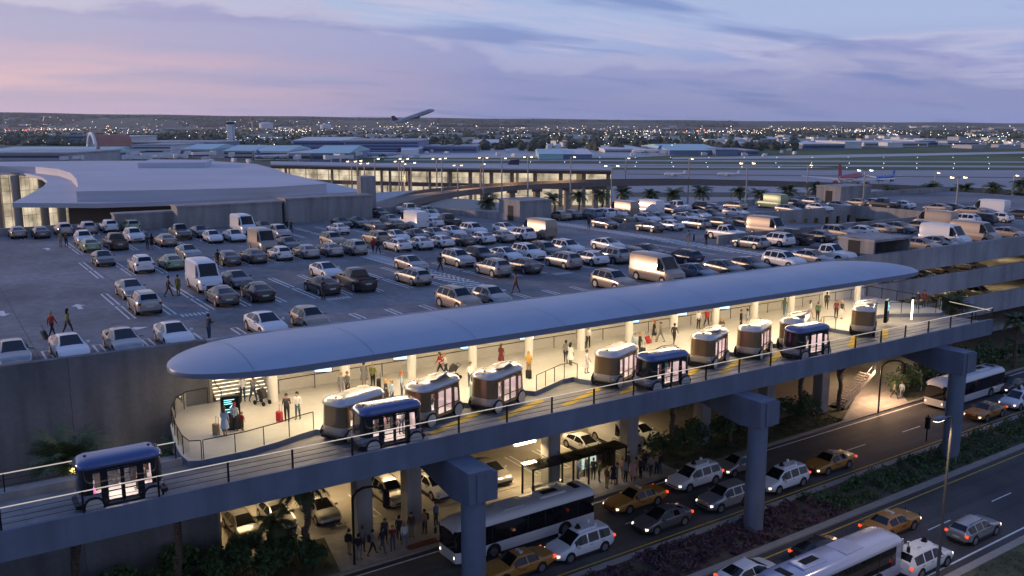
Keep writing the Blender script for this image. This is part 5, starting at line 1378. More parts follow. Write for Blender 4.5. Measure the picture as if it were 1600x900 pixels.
def stroller(loc, face, label):
    t = thing('stroller', label, 'stroller', loc, face, 'strollers on the platform')
    g = MB(); g.tube([(-.45,-.25,1.05),(.0,-.25,.62),(.38,-.22,.15)],.02,5); g.tube([(-.45,.25,1.05),(.0,.25,.62),(.38,.22,.15)],.02,5); g.tube([(-.45,-.25,1.05),(-.45,.25,1.05)],.022,5); g.tube([(.05,-.25,.6),(-.38,-.27,.14)],.02,5); g.tube([(.05,.25,.6),(-.38,.27,.14)],.02,5); g.build('frame', ['black_metal'], t)
    g = MB(); g.loft([[(-.28,y*.2,.95),(-.05,y*.2,1.1),(.18,y*.2,.95),(.32,y*.2,.62),(.3,y*.2,.45),(-.05,y*.2,.45)] for y in (-1,1)]); g.build('seat', [PMAT['dark']], t)
    for x in (.38,-.38):
        for sy in (-1,1):
            g = MB(); g.disc((0,0,0),0,.15,.05,14); g.build('wheel', ['tyre'], t, (x, sy*.27, .15))
    return t
def pp(px, py, z): p = at(px, py, z); return (p.x, p.y, z+.006)
W_ = R
TOCAM = HEAD+PI
# (px, py, pose, facing deg from camera-facing, top, legs, hair, long, skin, label)
PLAT = [
 (352,681,'dress',170,'lightblue','lightblue','brown',1,'mid','person in a pale blue dress reading the left totem beside a tan suitcase'),
 (368,674,'tee',175,'white','dark','red',0,'mid','person in a white jersey and red cap facing the left totem'),
 (380,627,'stand',20,'white','jeans','brown',1,'light','person in a white top and jeans before the white stairs'),
 (396,628,'push',60,'grey','jeans','brown',0,'light','person in a grey shirt pushing the stroller near the stairs'),
 (449,658,'phone',10,'dark','black','black',0,'mid','person in a dark coat standing beside the red suitcase'),
 (466,655,'stand2',-10,'white','teal','black',0,'light','person in a white jersey and teal trousers right of the red suitcase'),
 (534,622,'stand',30,'grey','grey','blond',0,'light','person in grey behind the first docked pod, left of a couple'),
 (544,620,'stand2',-40,'grey','dark','ginger',0,'light','person in dark trousers behind the first docked pod, right of a couple'),
 (569,604,'dress',170,'grey','grey','black',0,'mid','person in a grey dress walking past the second column'),
 (583,606,'tee',165,'olive','black','blond',0,'light','person in an olive shirt beside a black case by the second column'),
 (603,632,'dress',120,'dark','dark','blond',1,'light','blond person in a dark dress between the first and second docked pods'),
 (613,634,'stand2',-60,'lightblue','jeans','blond',1,'light','blond person in a pale jacket between the first and second docked pods'),
 (628,620,'stand',100,'lightblue','jeans','ginger',1,'light','red haired person in a denim jacket behind the second docked pod'),
 (688,587,'walk',-70,'red','dark','brown',1,'light','person with a red backpack behind the second docked pod'),
 (697,588,'push',-60,'white','dark','blond',0,'light','person in white pushing the large stroller behind the second pod'),
 (735,604,'tee',0,'white','jeans','brown',0,'light','person in a white shirt left of the third docked pod'),
 (783,573,'dress',150,'maroon','maroon','brown',1,'light','person in a dark red dress behind the third docked pod'),
 (826,586,'stand2',5,'yellow','tan','blond',1,'light','person in a yellow jacket with a black suitcase at the first empty berth'),
 (884,567,'stand',160,'grey','black','black',0,'dark','person in a grey jacket seen from behind at the first empty berth'),
 (891,571,'dress',140,'white','white','black',1,'dark','person in a white dress at the first empty berth'),
 (904,543,'stand',10,'tan','tan','blond',1,'light','person in tan beside a black suitcase left of a column'),
 (919,543,'stand2',-20,'white','black','brown',0,'mid','person in black leggings and white top left of a column'),
 (916,583,'dress',60,'white','white','brown',0,'light','person in a white dress at the nose of the fourth docked pod'),
 (991,554,'stand',150,'lightblue','grey','grey',0,'light','grey haired person in a pale blue shirt behind the middle blue pod'),
 (999,553,'stand2',60,'black','black','blond',0,'light','person in black with a dark suitcase behind the middle blue pod'),
 (1022,532,'dress_walk',-90,'black','black','ginger',1,'light','person in a black dress pulling the red suitcase'),
 (1032,535,'walk2',-80,'grey','grey','brown',0,'light','person in pale grey shorts walking right beside the red suitcase'),
 (1053,538,'walk',150,'dark','black','black',0,'mid','person in a dark suit walking left of the fifth docked pod'),
 (1091,514,'stand',20,'white','dark','ginger',1,'light','person in a white vest behind the fifth docked pod'),
 (1104,512,'walk',10,'red','dark','brown',0,'light','person in a red jacket behind the fifth docked pod'),
 (1127,528,'stand',-20,'brown','dark','blond',0,'light','person in brown right of the fifth docked pod'),
 (1157,514,'stand',60,'black','black','brown',0,'light','person in black behind the sixth docked pod'),
 (1167,513,'stand2',-90,'lightblue','grey','black',0,'light','person in a pale blue shirt behind the sixth docked pod'),
 (1225,494,'walk',150,'green','blue','black',0,'dark','person in a green jacket walking behind the seventh docked pod'),
 (1265,498,'walk2',100,'white','pink','brown',1,'light','person in white pulling a tan suitcase at the right berths'),
 (1277,501,'stand',140,'green','black','brown',0,'light','person in a green top and black skirt at the right berths'),
 (1291,484,'walk',160,'dark','dark','black',0,'mid','person in dark clothes walking far back between right columns'),
 (1306,497,'stand',-20,'maroon','black','brown',1,'mid','person in dark red left of the last docked pod'),
 (1314,498,'stand2',30,'black','white','blond',1,'light','blond person in a black top and white trousers left of the last pod'),
 (1433,482,'stand',20,'dark','jeans','brown',0,'light','person in dark jacket left of a pair by the light column'),
 (1443,481,'stand2',-30,'maroon','dark','black',0,'mid','person in a dark red top right of a pair by the light column'),
]
for px, py, pose, f, t_, l_, hr, lg, sk_, lb in PLAT:
    person(pp(px, py, ZP), pose, TOCAM+R(f), t_, l_, hr, lb, sk_, bool(lg), 1.0, 'dark', 'people on the platform', 'red' if 'red backpack' in lb else None)
person(pp(379,673,ZP), 'tee', TOCAM+R(150), 'red', 'brown', 'ginger', 'child in red with ginger hair leaning at the left totem', 'light', False, .66, 'dark', 'people on the platform')
o = bpy.data.objects['person.001'] if 'person.001' in bpy.data.objects else None
for ob in [q for q in bpy.data.objects if q.get('label','').startswith('person in a white jersey and red cap')]:
    text_obj('11', .30, ob, (-.135,0,1.22), (R(90),0,R(-90)), 'red_jersey' if 'red_jersey' in M else 'trim', 'number')
for px, py, c, lb, f, tl in ((338,679,'tan','tan suitcase standing left of the family at the totem',200,0),(437,659,'red','bright red suitcase standing beside the person in a dark coat',200,0),(372,630,'black','black suitcase beside the person in front of the stairs',180,0),
  (592,607,'black','black bag case beside the person in olive',150,0),(826,592,'black','black suitcase at the feet of the person in yellow',190,0),(911,545,'black','black suitcase between the two people by a column',180,0),(1015,537,'red','tilted red suitcase pulled by the person in a black dress',100,.5),
  (1004,556,'dark','dark suitcase behind the middle blue pod',200,0),(1259,501,'tan','tilted tan suitcase pulled at the right berths',120,.5)):
    suitcase(pp(px, py, ZP), c, lb, R(f), tl)
stroller(pp(410,632,ZP), TOCAM+R(60), 'black stroller in front of the white stairs')
stroller(pp(709,592,ZP), TOCAM-R(60), 'large black stroller behind the second docked pod')
q_ = suitcase(pp(73, 530, 15), 'dark', 'dark rolling bag beside the person in red on the roof deck', R(200), .35); q_['group'] = 'luggage on the roof deck'
ROOF = [
 (95,386,'stand',180,'tan','tan','brown',0,'person in tan at the head of the left stalls, left of a pair'),(104,386,'stand2',180,'brown','black','brown',0,'person in brown with black trousers, right of a pair by the left stalls'),
 (231,390,'stand',180,'dark','dark','black',0,'person in dark clothes beside a pale sedan, left of a pair'),(238,389,'dress_walk',180,'black','black','black',1,'person in a black dress beside a pale sedan, right of a pair'),
 (341,417,'walk',170,'black','dark','black',0,'person in black walking behind the tall white van'),
 (82,527,'walk',160,'red','black','blond',1,'blond person in a red top walking with a rolling bag at lower left'),(107,522,'walk2',150,'olive','dark','black',1,'person with an olive top beside the person in red at lower left'),
 (264,464,'walk',120,'brown','brown','black',0,'person in brown walking left of the white van'),(279,462,'stand',170,'olive','olive','black',0,'person in an olive coat left of the white van'),
 (327,531,'phone',150,'dark','jeans','black',0,'person in a dark shirt and jeans near the front parapet'),
 (448,363,'stand',180,'black','black','black',0,'person in black far back on open deck, left of a pair'),(455,363,'stand2',150,'brown','dark','brown',0,'person in brown far back on open deck, right of a pair'),
 (505,468,'phone',60,'dark','dark','black',0,'person in dark grey beside the dark sedan by the pickup'),
 (583,396,'walk',170,'red','dark','brown',0,'person in a red top at the head of the zebra crossing'),(591,397,'walk2',160,'black','black','black',0,'person in black at the head of the zebra crossing'),
 (688,424,'walk',120,'dark','black','black',0,'person with a backpack walking over the zebra crossing'),
 (806,458,'walk2',-60,'brown','brown','black',0,'person in brown striding toward the tan crossover near the parapet'),
 (920,359,'walk',180,'dark','dark','black',0,'person in dark clothes by the second crossing far back'),
 (1075,383,'walk',150,'grey','tan','black',0,'person in grey and tan near the ramp wall end'),(1103,385,'walk2',30,'black','black','black',0,'person in black beside the white pickup at the ramp wall'),
]
for px, py, pose, f, t_, l_, hr, lg, lb in ROOF:
    person(pp(px, py, 15), pose, TOCAM+R(f), t_, l_, hr, lb, 'mid' if hr == 'black' else 'light', bool(lg), 1.03, 'dark', 'people on the roof deck', 'black' if 'backpack' in lb else None)
SW = [
 (546,867,'stand',150,'black','tan','black','black'),(561,875,'stand2',160,'black','grey','black',None),(567,862,'stand',170,'grey','dark','brown',None),(582,868,'walk',120,'grey','black','black','black'),
 (598,863,'walk2',60,'black','jeans','black',None),(602,849,'stand',40,'dark','black','brown','brown'),(614,860,'stand2',10,'maroon','jeans','ginger',None),(624,845,'stand',170,'dark','dark','black',None),
 (632,855,'walk',20,'white','blue','pink',None),(643,839,'stand',10,'brown','grey','black',None),(664,834,'stand2',-40,'tan','black','black','black'),(681,821,'stand',60,'blue','dark','brown',None)]
for i, (px, py, pose, f, t_, l_, hr, bg_) in enumerate(SW):
    person(pp(px, py, .14), pose, TOCAM+R(f), t_, l_, hr, '%s person from the left waiting on the sidewalk before the white bus, %s top' % (ordinal(i), t_), 'mid' if i % 3 else 'light', i in (4, 8), 1.08, 'black', 'people waiting left of the bus', bg_)
CR = [(927,749,'stand','black','black'),(936,753,'stand2','olive','dark'),(948,763,'stand','brown','tan'),(958,757,'dress','black','black'),(964,757,'stand','blue','jeans'),(972,746,'walk','pink','grey'),(977,753,'stand','grey','black'),
 (981,738,'stand','black','dark'),(989,752,'dress','pink','pink'),(994,748,'stand2','tan','tan'),(1001,747,'stand','dark','black'),(1009,736,'stand','black','black'),(1004,735,'stand2','maroon','dark'),(1016,744,'walk','grey','black'),(1026,740,'stand','tan','dark'),(1031,740,'stand2','black','jeans'),
 (915,745,'stand','dark','dark'),(903,748,'stand2','blue','jeans')]
for i, (px, py, pose, t_, l_) in enumerate(CR):
    person(pp(px, py, .14), pose, TOCAM+R((i*67) % 360), t_, l_, ['black','brown','blond'][i % 3], ('%s person of the crowd by the orange taxi, counted from its left, %s top' % (ordinal(i), t_) if i < 16 else ('person in dark clothes at the right end of the bus shelter' if i == 16 else 'person in a blue top under the right end of the bus shelter')), ['mid','light','dark'][i % 3], pose == 'dress', 1.08, 'black', 'crowd right of the bus shelter', 'dark' if i % 5 == 0 else None)
person(pp(1397,623,.14), 'walk', TOCAM+R(30), 'grey','dark','black','person in grey walking left of a pair on the lit path','mid',False,1.05,'black','people on the lit path')
person(pp(1408,622,.14), 'walk2', TOCAM+R(160), 'lightblue','grey','brown','person in a pale shirt walking right of a pair on the lit path','light',False,1.05,'black','people on the lit path')
# riders inside pods
rid = [(blues[0],'dark','dark','sit',-1.2,'rider in a dark suit seated in the blue pod at left'),(blues[1],'pink','grey','stand',.3,'rider in pink standing in the second blue pod'),(blues[1],'white','jeans','tee',-.9,'rider in white standing in the second blue pod'),
 (blues[2],'teal','white','tee',-.3,'rider in teal standing in the middle blue pod'),(blues[3],'grey','black','stand',.2,'rider in grey standing in the rightmost blue pod'),
 (PODS[1],'maroon','dark','stand',-.3,'rider in dark red inside the second docked pod'),(PODS[2],'tan','white','stand',-.3,'rider in tan inside the third docked pod'),(PODS[3],'green','tan','tee',.3,'rider in green inside the fourth docked pod')]
for pd, t_, l_, pose, dx, lb in rid:
    a = pd.rotation_euler.z; loc = pd.location+Vector((math.cos(a)*dx, math.sin(a)*dx, .52 if pose != 'sit' else .10))
    person(loc, pose, a+(PI/2 if pose != 'sit' else 0), t_, l_, 'brown', lb, 'mid', False, .92, 'dark', 'riders inside the pods')

# ---------------------------------------------------------------- vegetation
def leaf_cloud(mb, n, fpos, size, seed, m=0, flat=.3):
    r_ = random.Random(seed)
    for _ in range(n):
        p = Vector(fpos(r_)); s = size*r_.uniform(.55,1.35)
        a = Vector((r_.uniform(-1,1), r_.uniform(-1,1), r_.uniform(-.5,1))).normalized(); b = a.cross(Vector((r_.uniform(-1,1), r_.uniform(-1,1), r_.uniform(-1,1)))).normalized(); c = a.cross(b)
        mb.add([p-b*s, p+c*s*.45, p+b*s, p-c*s*.45], [(0,1,2,3)], m)
def bush(x, y, r_, h, seed, label, group, mt='leaf_dark', name='bush', n=520, z=.12):
    t = thing(name, label, 'bush', (x, y, z), 0, group)
    q = random.Random(seed); lobes = [(q.uniform(-.6,.6)*r_, q.uniform(-.6,.6)*r_, q.uniform(.35,.8)*h, q.uniform(.35,.6)) for _ in range(7)]
    def f(rr):
        lx, ly, lz, lr = rr.choice(lobes); v = Vector((rr.gauss(0,1), rr.gauss(0,1), rr.gauss(0,1))).normalized()*(rr.random()**.35)
        return (lx+v.x*lr*r_, ly+v.y*lr*r_, max(.05, lz+v.z*lr*h*.6))
    g = MB(); leaf_cloud(g, n, f, .15*max(1,r_/1.3), seed); g.build('foliage', [mt], t)
    g = MB()
    for k in range(4): g.tube([(0,0,0),(q.uniform(-.3,.3)*r_,q.uniform(-.3,.3)*r_,h*.5)], [.04,.015], 5)
    g.build('stem', ['trunk'], t); return t
def palm_mesh(h, seed, fr=2.4, nf=26, tr=.22, skirt=True, flat=1.0, droop=.17):
    q = random.Random(seed); tk = MB(); lf = MB(); dr = MB()
    n = 9; pts = [(q.uniform(-.04,.04)*i, q.uniform(-.04,.04)*i, h*i/n) for i in range(n+1)]
    tk.tube(pts, [tr*(1.15 if i == 0 else 1.0-.25*i/n) for i in range(n+1)], 9)
    for i in range(int(h/.18)):
        f = (i+.5)/int(h/.18); p = Vector(pts[min(n, int(f*n))]); tk.tube([(p.x,p.y,h*f),(p.x,p.y,h*f+.07)], [tr*(1.22-.25*f), tr*(1.08-.25*f)], 7, 0, False)
    top = Vector(pts[-1])
    def frond(mb, az, el, L_, wdt):
        d = Vector((math.cos(az), math.sin(az), 0)); s = Vector((-d.y, d.x, 0)); prev = None; p = top.copy(); e = el; k = 9
        stem = []
        for i in range(k+1):
            stem.append(p.copy()); stp = L_/k; p = p+(d*math.cos(e)+Vector((0,0,1))*math.sin(e))*stp; e -= droop+.05*i/ k*2
        for i in range(1, k+1):
            a, b = stem[i-1], stem[i]; f = i/k; wl = wdt*math.sin(PI*min(1,.18+f*.82))**.7
            t = (b-a).normalized()
            for sg in (-1, 1):
                for u in (0, .5):
                    c = a.lerp(b, u); tip = c+s*sg*wl+t*wl*.7-Vector((0,0,wl*.35*q.uniform(.6,1.4)))
                    mb.add([c-t*.06, c+t*.085, tip], [(0,1,2)])
            mb.add([a-s*.015, a+s*.015, b+s*.012, b-s*.012], [(0,1,2,3)])
    for i in range(nf): frond(lf, i*2.399+q.uniform(-.2,.2), q.uniform(-.15,1.25)*flat, fr*q.uniform(.8,1.1), fr*.26)
    if skirt:
        for i in range(14): frond(dr, i*2.399, q.uniform(-1.3,-.6), fr*q.uniform(.4,.65), fr*.12)
    return tk, lf, dr
PALM = {}
def palm(x, y, z, h, kind, label, group, fr=2.4, skirt=True, scale=1., rz=0., cat='palm tree'):
    t = thing('palm_tree', label, cat, (x, y, z), rz, group); t.scale = (scale,)*3
    key = (h, kind, fr)
    if key not in PALM:
        a, b, c = palm_mesh(h, kind, fr, skirt=skirt, nf=48 if fr > 2.7 and h < 12 else 34 if fr > 2 else 24, droop=.085 if fr > 2.7 and h < 12 else .15); PALM[key] = (a.mesh('trunk', ['trunk']), b.mesh('crown', ['palm_leaf']), c.mesh('dry_fronds', ['dry_leaf']) if c.v else None)
    for nm, me in zip(('trunk','crown','dry_fronds'), PALM[key]):
        if me: o = bpy.data.objects.new(nm, me); COL.objects.link(o); o.parent = t
    return t
# palms standing beside the garage wall: crowns beside the guideway
p = aty(97, 747, 54.6); g = MB(); g.cyl(0,0,0,.25,.07,n=10); tag(g.build('garden_lamp', ['lamp_soft'], None, (p.x, 54.6, p.z-.1)), 'small lit garden lamp glowing on the palm behind the guideway', 'garden lamp'); point('garden_light', (p.x+.6, 53.2, p.z+1.0), 90, (1,.85,.45), .1)
GPX = 'palms along the garage foot'
p = aty(105, 718, 53.5); palm(p.x, 53.5, .12, p.z-.2, 3, 'large palm whose crown spreads behind the guideway left of the platform', GPX, 2.9)
p = aty(268, 690, 54.5); palm(p.x-.1, 54.5, .12, p.z-.9, 4, 'palm whose crown touches the curved platform end', GPX, 2.2)
p = aty(303, 860, 55.0); 
p = at(480, 870, .12); palm(p.x, p.y, .12, 5.2, 5, 'palm with dry fronds under the guideway left of the waiting people', GPX, 2.5)
p = at(440, 868, .12); palm(p.x-.5, p.y+.6, .12, 2.4, 6, 'short palm leaning over the dark hedge under the guideway', GPX, 1.9, skirt=False)
p = at(1042, 705, .12); palm(p.x, min(p.y,57), .12, 5.6, 7, 'palm with dry fronds right of the crowd under the guideway', GPX, 2.3)
p = at(1140, 690, .12); palm(p.x, min(p.y,57), .12, 5.0, 8, 'palm trunk standing in the dark hedge behind the grey car lane', GPX, 2.1)
p = at(1232, 650, .12); palm(p.x, 57.0, .12, 6.2, 9, 'palm under the guideway left of the outdoor stairs', GPX, 2.2)
p = at(1336, 650, .12); palm(p.x, 56.6, .12, 6.8, 10, 'tall palm trunk left of the curved lamp pole by the lit path', GPX, 2.2)
p = aty(1490, 478, 56.5); palm(p.x, 56.5, .12, p.z-.3, 11, 'large palm spreading before the right facade bands', GPX, 2.8)
p = aty(1592, 500, 55.5); palm(p.x, 55.5, .12, p.z-.3, 12, 'palm cut by the right picture edge beyond the guideway end', GPX, 2.2)
# palms far behind the roof deck
for i, (px, py) in enumerate(((760,316),(865,312),(906,306),(942,305),(973,302),(1015,304),(1050,304),(1097,301),(1157,300),(1191,305),(1230,299),(1275,294),(1327,294),(1391,300),(1458,294),(1485,303),(1507,296),(1551,294),(1588,308),(1522,312),(1597,288))):
    D = 205+((i*37) % 50) if px > 960 else 215+(i*13) % 30
    p = atd(px, py, D); palm(p.x, p.y, p.z-12.5*1.35, 12.5, 20+i % 3, '%s palm from the left in the line behind the rear roof parapet' % ordinal(i) if i < 16 else '%s palm from the right in the line behind the rear roof parapet' % ordinal(20-i), 'palms beyond the roof deck', 2.8, scale=1.35, rz=i, skirt=(i % 2 == 0))
for i, px in enumerate((1300,1455,1470)):
    p = atd(px, 316, 190); bush(p.x, p.y, 2.6, 5, 60+i, ['round dark bush left of the far stair room','left dark bush beyond the far right parapet','right dark bush beyond the far right parapet'][i], 'bushes beyond the roof deck', n=420, z=max(0,p.z-4.6))
# bushes at the left foot of the garage
i = 0
for x, y, r_, h in ((8.2,56,1.7,2.6),(10.8,55,1.6,2.2),(12.2,57,1.6,2.9),(14.2,55.2,1.7,2.6),(15.9,56.8,1.5,2.3),(17.0,54.8,1.5,2.0),(18.6,56.4,1.4,2.0),(20.0,55.0,1.2,1.6),(5.8,55.4,1.6,2.0),(3.2,56.2,1.6,2.0)):
    bush(x, y, r_, h, 100+i, '%s dark bush in the bed under the guideway, counted from the hedge by the sidewalk' % ordinal(i), 'bushes at the left garage foot', n=1300); i += 1
# hedge right of the sidewalk and by the outdoor stairs
for i, (x, y, r_, h) in enumerate(((53.8,57,1.5,2.3),(56,56.6,1.6,2.5),(58.4,57,1.7,2.8),(61,56.6,1.6,2.6),(63.6,57,1.7,2.9),(66.2,56.8,1.6,2.7),(69,57,1.6,2.8),(71.8,56.8,1.5,2.5),(74.2,57.2,1.4,2.3))):
    bush(x, y, r_, h, 140+i, '%s bush from the left in the hedge between the crowd and the outdoor stairs' % ordinal(i), 'hedge along the garage', n=700)
for i, (x, y, r_, h) in enumerate(((88.5,57,1.5,2.2),(91,56.8,1.7,2.7),(93.8,57.2,1.8,3.0),(97,57,1.9,3.2),(100.4,57.2,1.9,3.3),(104,57,2,3.4),(108,57,2,3.2),(112,57,2,3.2))):
    bush(x, y, r_, h, 160+i, '%s bush from the left in the hedge behind the far bus' % ordinal(i), 'hedge along the garage', n=600)
# median ground cover: dense clumps nobody could count
def cover(x0, x1, mt, name, seed, dens=110, hmax=.62):
    q = random.Random(seed); g = MB(); n = int((x1-x0)*3.7*dens)
    cl = [(q.uniform(x0,x1), q.uniform(39.95,43.55), q.uniform(.35,.62)) for _ in range(int((x1-x0)*3.7*2.2))]
    def f(r_):
        cx, cy, cr = r_.choice(cl); v = Vector((r_.gauss(0,1), r_.gauss(0,1), abs(r_.gauss(0,1)))).normalized()*r_.random()**.4
        return (cx+v.x*cr, min(43.65,max(39.9,cy+v.y*cr))+.025*(cx-40), .10+v.z*cr*hmax*1.5)
    leaf_cloud(g, n, f, .13, seed); tag(g.build(name, [mt]), kind='stuff')
cover(22, 57.5, 'leaf_purple', 'purple_ground_cover', 1)
cover(56.5, 130, 'leaf_green', 'green_ground_cover', 2, 100, 1.05)
q = random.Random(9); g = MB(); leaf_cloud(g, 9000, lambda r_: (lambda x, y: (x, y, r_.uniform(.10,.22)))(r_.uniform(40,110), r_.uniform(18,29.2)+.025*20), .10, 5)
leaf_cloud(g, 7000, lambda r_: (r_.uniform(53,76), r_.uniform(54.2,58), r_.uniform(.12,.22)), .09, 6)
leaf_cloud(g, 5000, lambda r_: (r_.uniform(-2,21), r_.uniform(53.4,58), r_.uniform(.12,.25)), .09, 7)
tag(g.build('grass', ['turf']), kind='stuff')

# ---------------------------------------------------------------- lamps and signals
def deck_lamp(px, py, D, label, zb_=15., ztop=None, group='tall lamp posts beyond the roof deck', two=False):
    p = atd(px, py, D); h = p.z-zb_
    t = thing('lamp_post', label, 'lamp post', (p.x, p.y, zb_), 0, group)
    g = MB(); g.cyl(0,0,0,h,.17*max(1,D/170),.10*max(1,D/170),n=8); g.build('pole', ['pole'], t)
    k = max(1, D/190)
    arms = ((-1,),(1,)) if two else ((1,),)
    for (s,) in arms:
        g = MB(); g.tube([(0,0,h-.1),(s*.9*RGT.x,s*.9*RGT.y,h+.15)], .06*k, 5); g.build('arm', ['pole'], t)
        g = MB(); g.box((s*1.1*RGT.x,s*1.1*RGT.y,h+.10),(.7*k,.4*k,.14*k), HEAD); hd = g.build('lamp_head', ['pole'], t)
        g = MB(); g.box((s*1.1*RGT.x,s*1.1*RGT.y,h-.02*k),(.42*k,.42*k,.22*k), HEAD); g.build('lamp', ['lamp_head'], hd)
    return t
for i, (px, py) in enumerate(((549,252),(558,251),(569,255),(585,248),(623,252),(627,256),(631,248),(642,254),(682,248),(690,247),(715,258),(751,256),(755,246),(784,247),(825,245),(892,245))):
    deck_lamp(px, py, 262+(i % 3)*8, '%s tall lit lamp post from the left in front of the glowing hall' % ordinal(i), 6.0, group='lamp posts before the hall', two=i % 2 == 0)
for px, py, D, lb in ((956,259,165,'tall lamp post at the right end of the glowing hall'),(1168,255,160,'tall lit lamp post behind the middle of the roof deck'),(1352,266,160,'tall lit lamp post beside the far right stair room'),(1498,277,150,'tall lit lamp post behind the far right parapet')):
    deck_lamp(px, py, D, lb, 8.0, two=True)
for px, py, lb in ((978,247,'thin lamp post on the apron right of the hall'),(1077,248,'thin lamp post on the apron left of the small jets'),(1263,258,'thin lamp post on the apron left of the red tailed airliner'),(1462,270,'thin lamp post on the apron right of the blue airliner'),(1585,274,'thin lamp post on the apron near the right picture edge')):
    deck_lamp(px, py, 330, lb, 0., group='thin apron lamp posts')
# near street lamp with a lit head
b = at(1462, 930, 0.1); t = thing('street_lamp', 'tall curved street lamp with a lit head in front of the far pier', 'street lamp', (b.x, b.y, .1))
tp = CAMP+ray(1488, 652)*(b.y/ray(1488, 652).y); hgt = tp.z-.1
b_dx = tp.x-b.x
g = MB(); g.tube([(0,0,0),(0,0,hgt*.6),(b_dx*.5,0,hgt*.9),(b_dx,0,hgt)],[.11,.085,.07,.06],8); g.build('pole', ['dark_pole'], t)
g = MB(); g.tube([(b_dx,0,hgt),(b_dx-.1,.02,hgt+.05),(b_dx-.9,.1,hgt+.12)],[.05,.05,.05],6); g.build('arm', ['dark_pole'], t)
g = MB(); g.loft([[(b_dx-1.0+s*(.75)*c, .1+w_, hgt+.14+z) for s,c in ((0,0),)]*1+[] for w_, z in ()]) if False else None
g = MB(); g.rbox(b_dx-1.7, b_dx-.7, -.10, .30, hgt+.02, hgt+.22, .08); hd = g.build('lamp_head', ['fascia'], t)
g = MB(); g.bx(b_dx-1.62, b_dx-.9, -.04, .24, hgt-.03, hgt+.015); g.build('lamp', ['lamp_soft'], hd)
spot('street_lamp_light', (b.x+b_dx-1.2, b.y+.1, .1+hgt-.1), 900, (1,.72,.42), 140, .2)
def signal_pole(px, py, hh, label, curve=True, toward=1):
    b = at(px, py, .14); t = thing('traffic_signal' if curve else 'signal_post', label, 'traffic signal', b, 0, 'dark curved signal poles' if curve else None)
    if curve:
        pts = [(0,0,0),(0,0,hh-1.0)]+[(1.3*(1-math.cos(a))*toward*RGT.x, 1.3*(1-math.cos(a))*toward*RGT.y, hh-1.0+1.0*math.sin(a)) for a in (.3,.7,1.1,1.57,2.0,2.4)]
        g = MB(); g.tube(pts, .09, 8); g.build('pole', ['black_metal'], t); e = Vector(pts[-1])
    else:
        g = MB(); g.cyl(0,0,0,hh,.06,n=8); g.build('pole', ['black_metal'], t); e = Vector((0,0,hh-.2))
    g = MB(); g.rbox(-.2,.2,-.18,.18,-1.1,0,.04); hd = g.build('signal_head', ['black_metal'], t, e)
    for k, c in ((0,'red_signal'),(1,'dark_opening'),(2,'dark_opening')):
        g = MB(); g.tube([(.20,0,-.2-.34*k),(.23,0,-.2-.34*k)], .12, 10); g.build('signal_lens', [c], hd)
    return t
signal_pole(554, 882, 5.6, 'dark curved pole with a signal box beside the waiting people')
signal_pole(1372, 645, 5.6, 'dark curved pole at the lit path below the guideway')
signal_pole(1447, 690, 2.6, 'short dark signal post in the far lane before the orange taxi', False)
p = at(1395, 622, 3.6); area('path_lamp', (84, 56, 4.2), 2, 1, 430, (1,.60,.34))
# bus shelter
b = at(797, 759, .14); sh = thing('bus_shelter', 'dark framed glass bus shelter behind the white bus', 'bus shelter', (b.x, 57.0, .14))
g = MB()
for x in (0, 4.0, 5.6, 9.6):
    for y in (-1.5, 0): g.bx(x-.06, x+.06, y-.06, y+.06, 0, 2.5)
g.bx(-.1,9.7,-.06,.06,2.4,2.52); g.bx(-.1,9.7,-1.56,-1.44,2.4,2.52); g.build('frame', ['black_metal'], sh)
g = MB()
for x in [.3+1.5*i for i in range(7)]: g.tube([(x,.1,2.5),(x+.15,.0,2.85),(x+.3,-1.4,2.6)],.03,5)
split_islands(g.build('roof_rib', ['black_metal'], sh))
g = MB(); g.bx(-.1,9.7,-1.6,.1,2.53,2.56); g.build('roof_glass', ['glass'], sh)
g = MB()
for xa, xb in ((.08,3.9),(5.7,9.5)): g.bx(xa,xb,-.01,.01,.3,2.35)
g.build('back_glass', ['glass'], sh)
g = MB(); g.rbox(.6,3.4,-.6,-.2,.42,.48,.02); g.bx(.8,.9,-.55,-.25,0,.42); g.bx(3.1,3.2,-.55,-.25,0,.42); g.build('bench', ['steel'], sh)
adm = mat('poster', (.3,.35,.32), .4, emis=(.55,.8,.72), estr=.35, var=.6, scale=4.)
g = MB(); g.bx(6.0,7.5,-.08,-.02,.7,2.2); g.build('poster_panel', [adm], sh); area('shelter_lamp', (b.x+5, 56.2, 2.6), 6, .3, 50, (1,.8,.55))
g = MB(); p = at(660, 850, .14); g.rbox(-1.2,1.2,-.35,.35,0,.05,.01); tag(g.build('tactile_mat', [mat('mat_red', (.17,.055,.04), .8)], None, (p.x,p.y,.141), .02), 'brick red tactile mat on the sidewalk at the front of the white bus', 'mat')
g = MB(); p = at(743, 622, ZP); t = thing('waste_bin', 'pale blue rounded waste bin left of the third docked pod', 'bin', (p.x, p.y+.2, ZP)); g.cyl(0,0,0,.95,.3,n=16); g.build('body', [mat('bin_blue', (.35,.5,.55), .4)], t); g = MB(); g.cyl(0,0,.95,1.02,.32,.28,n=16); g.build('lid', ['steel'], t)

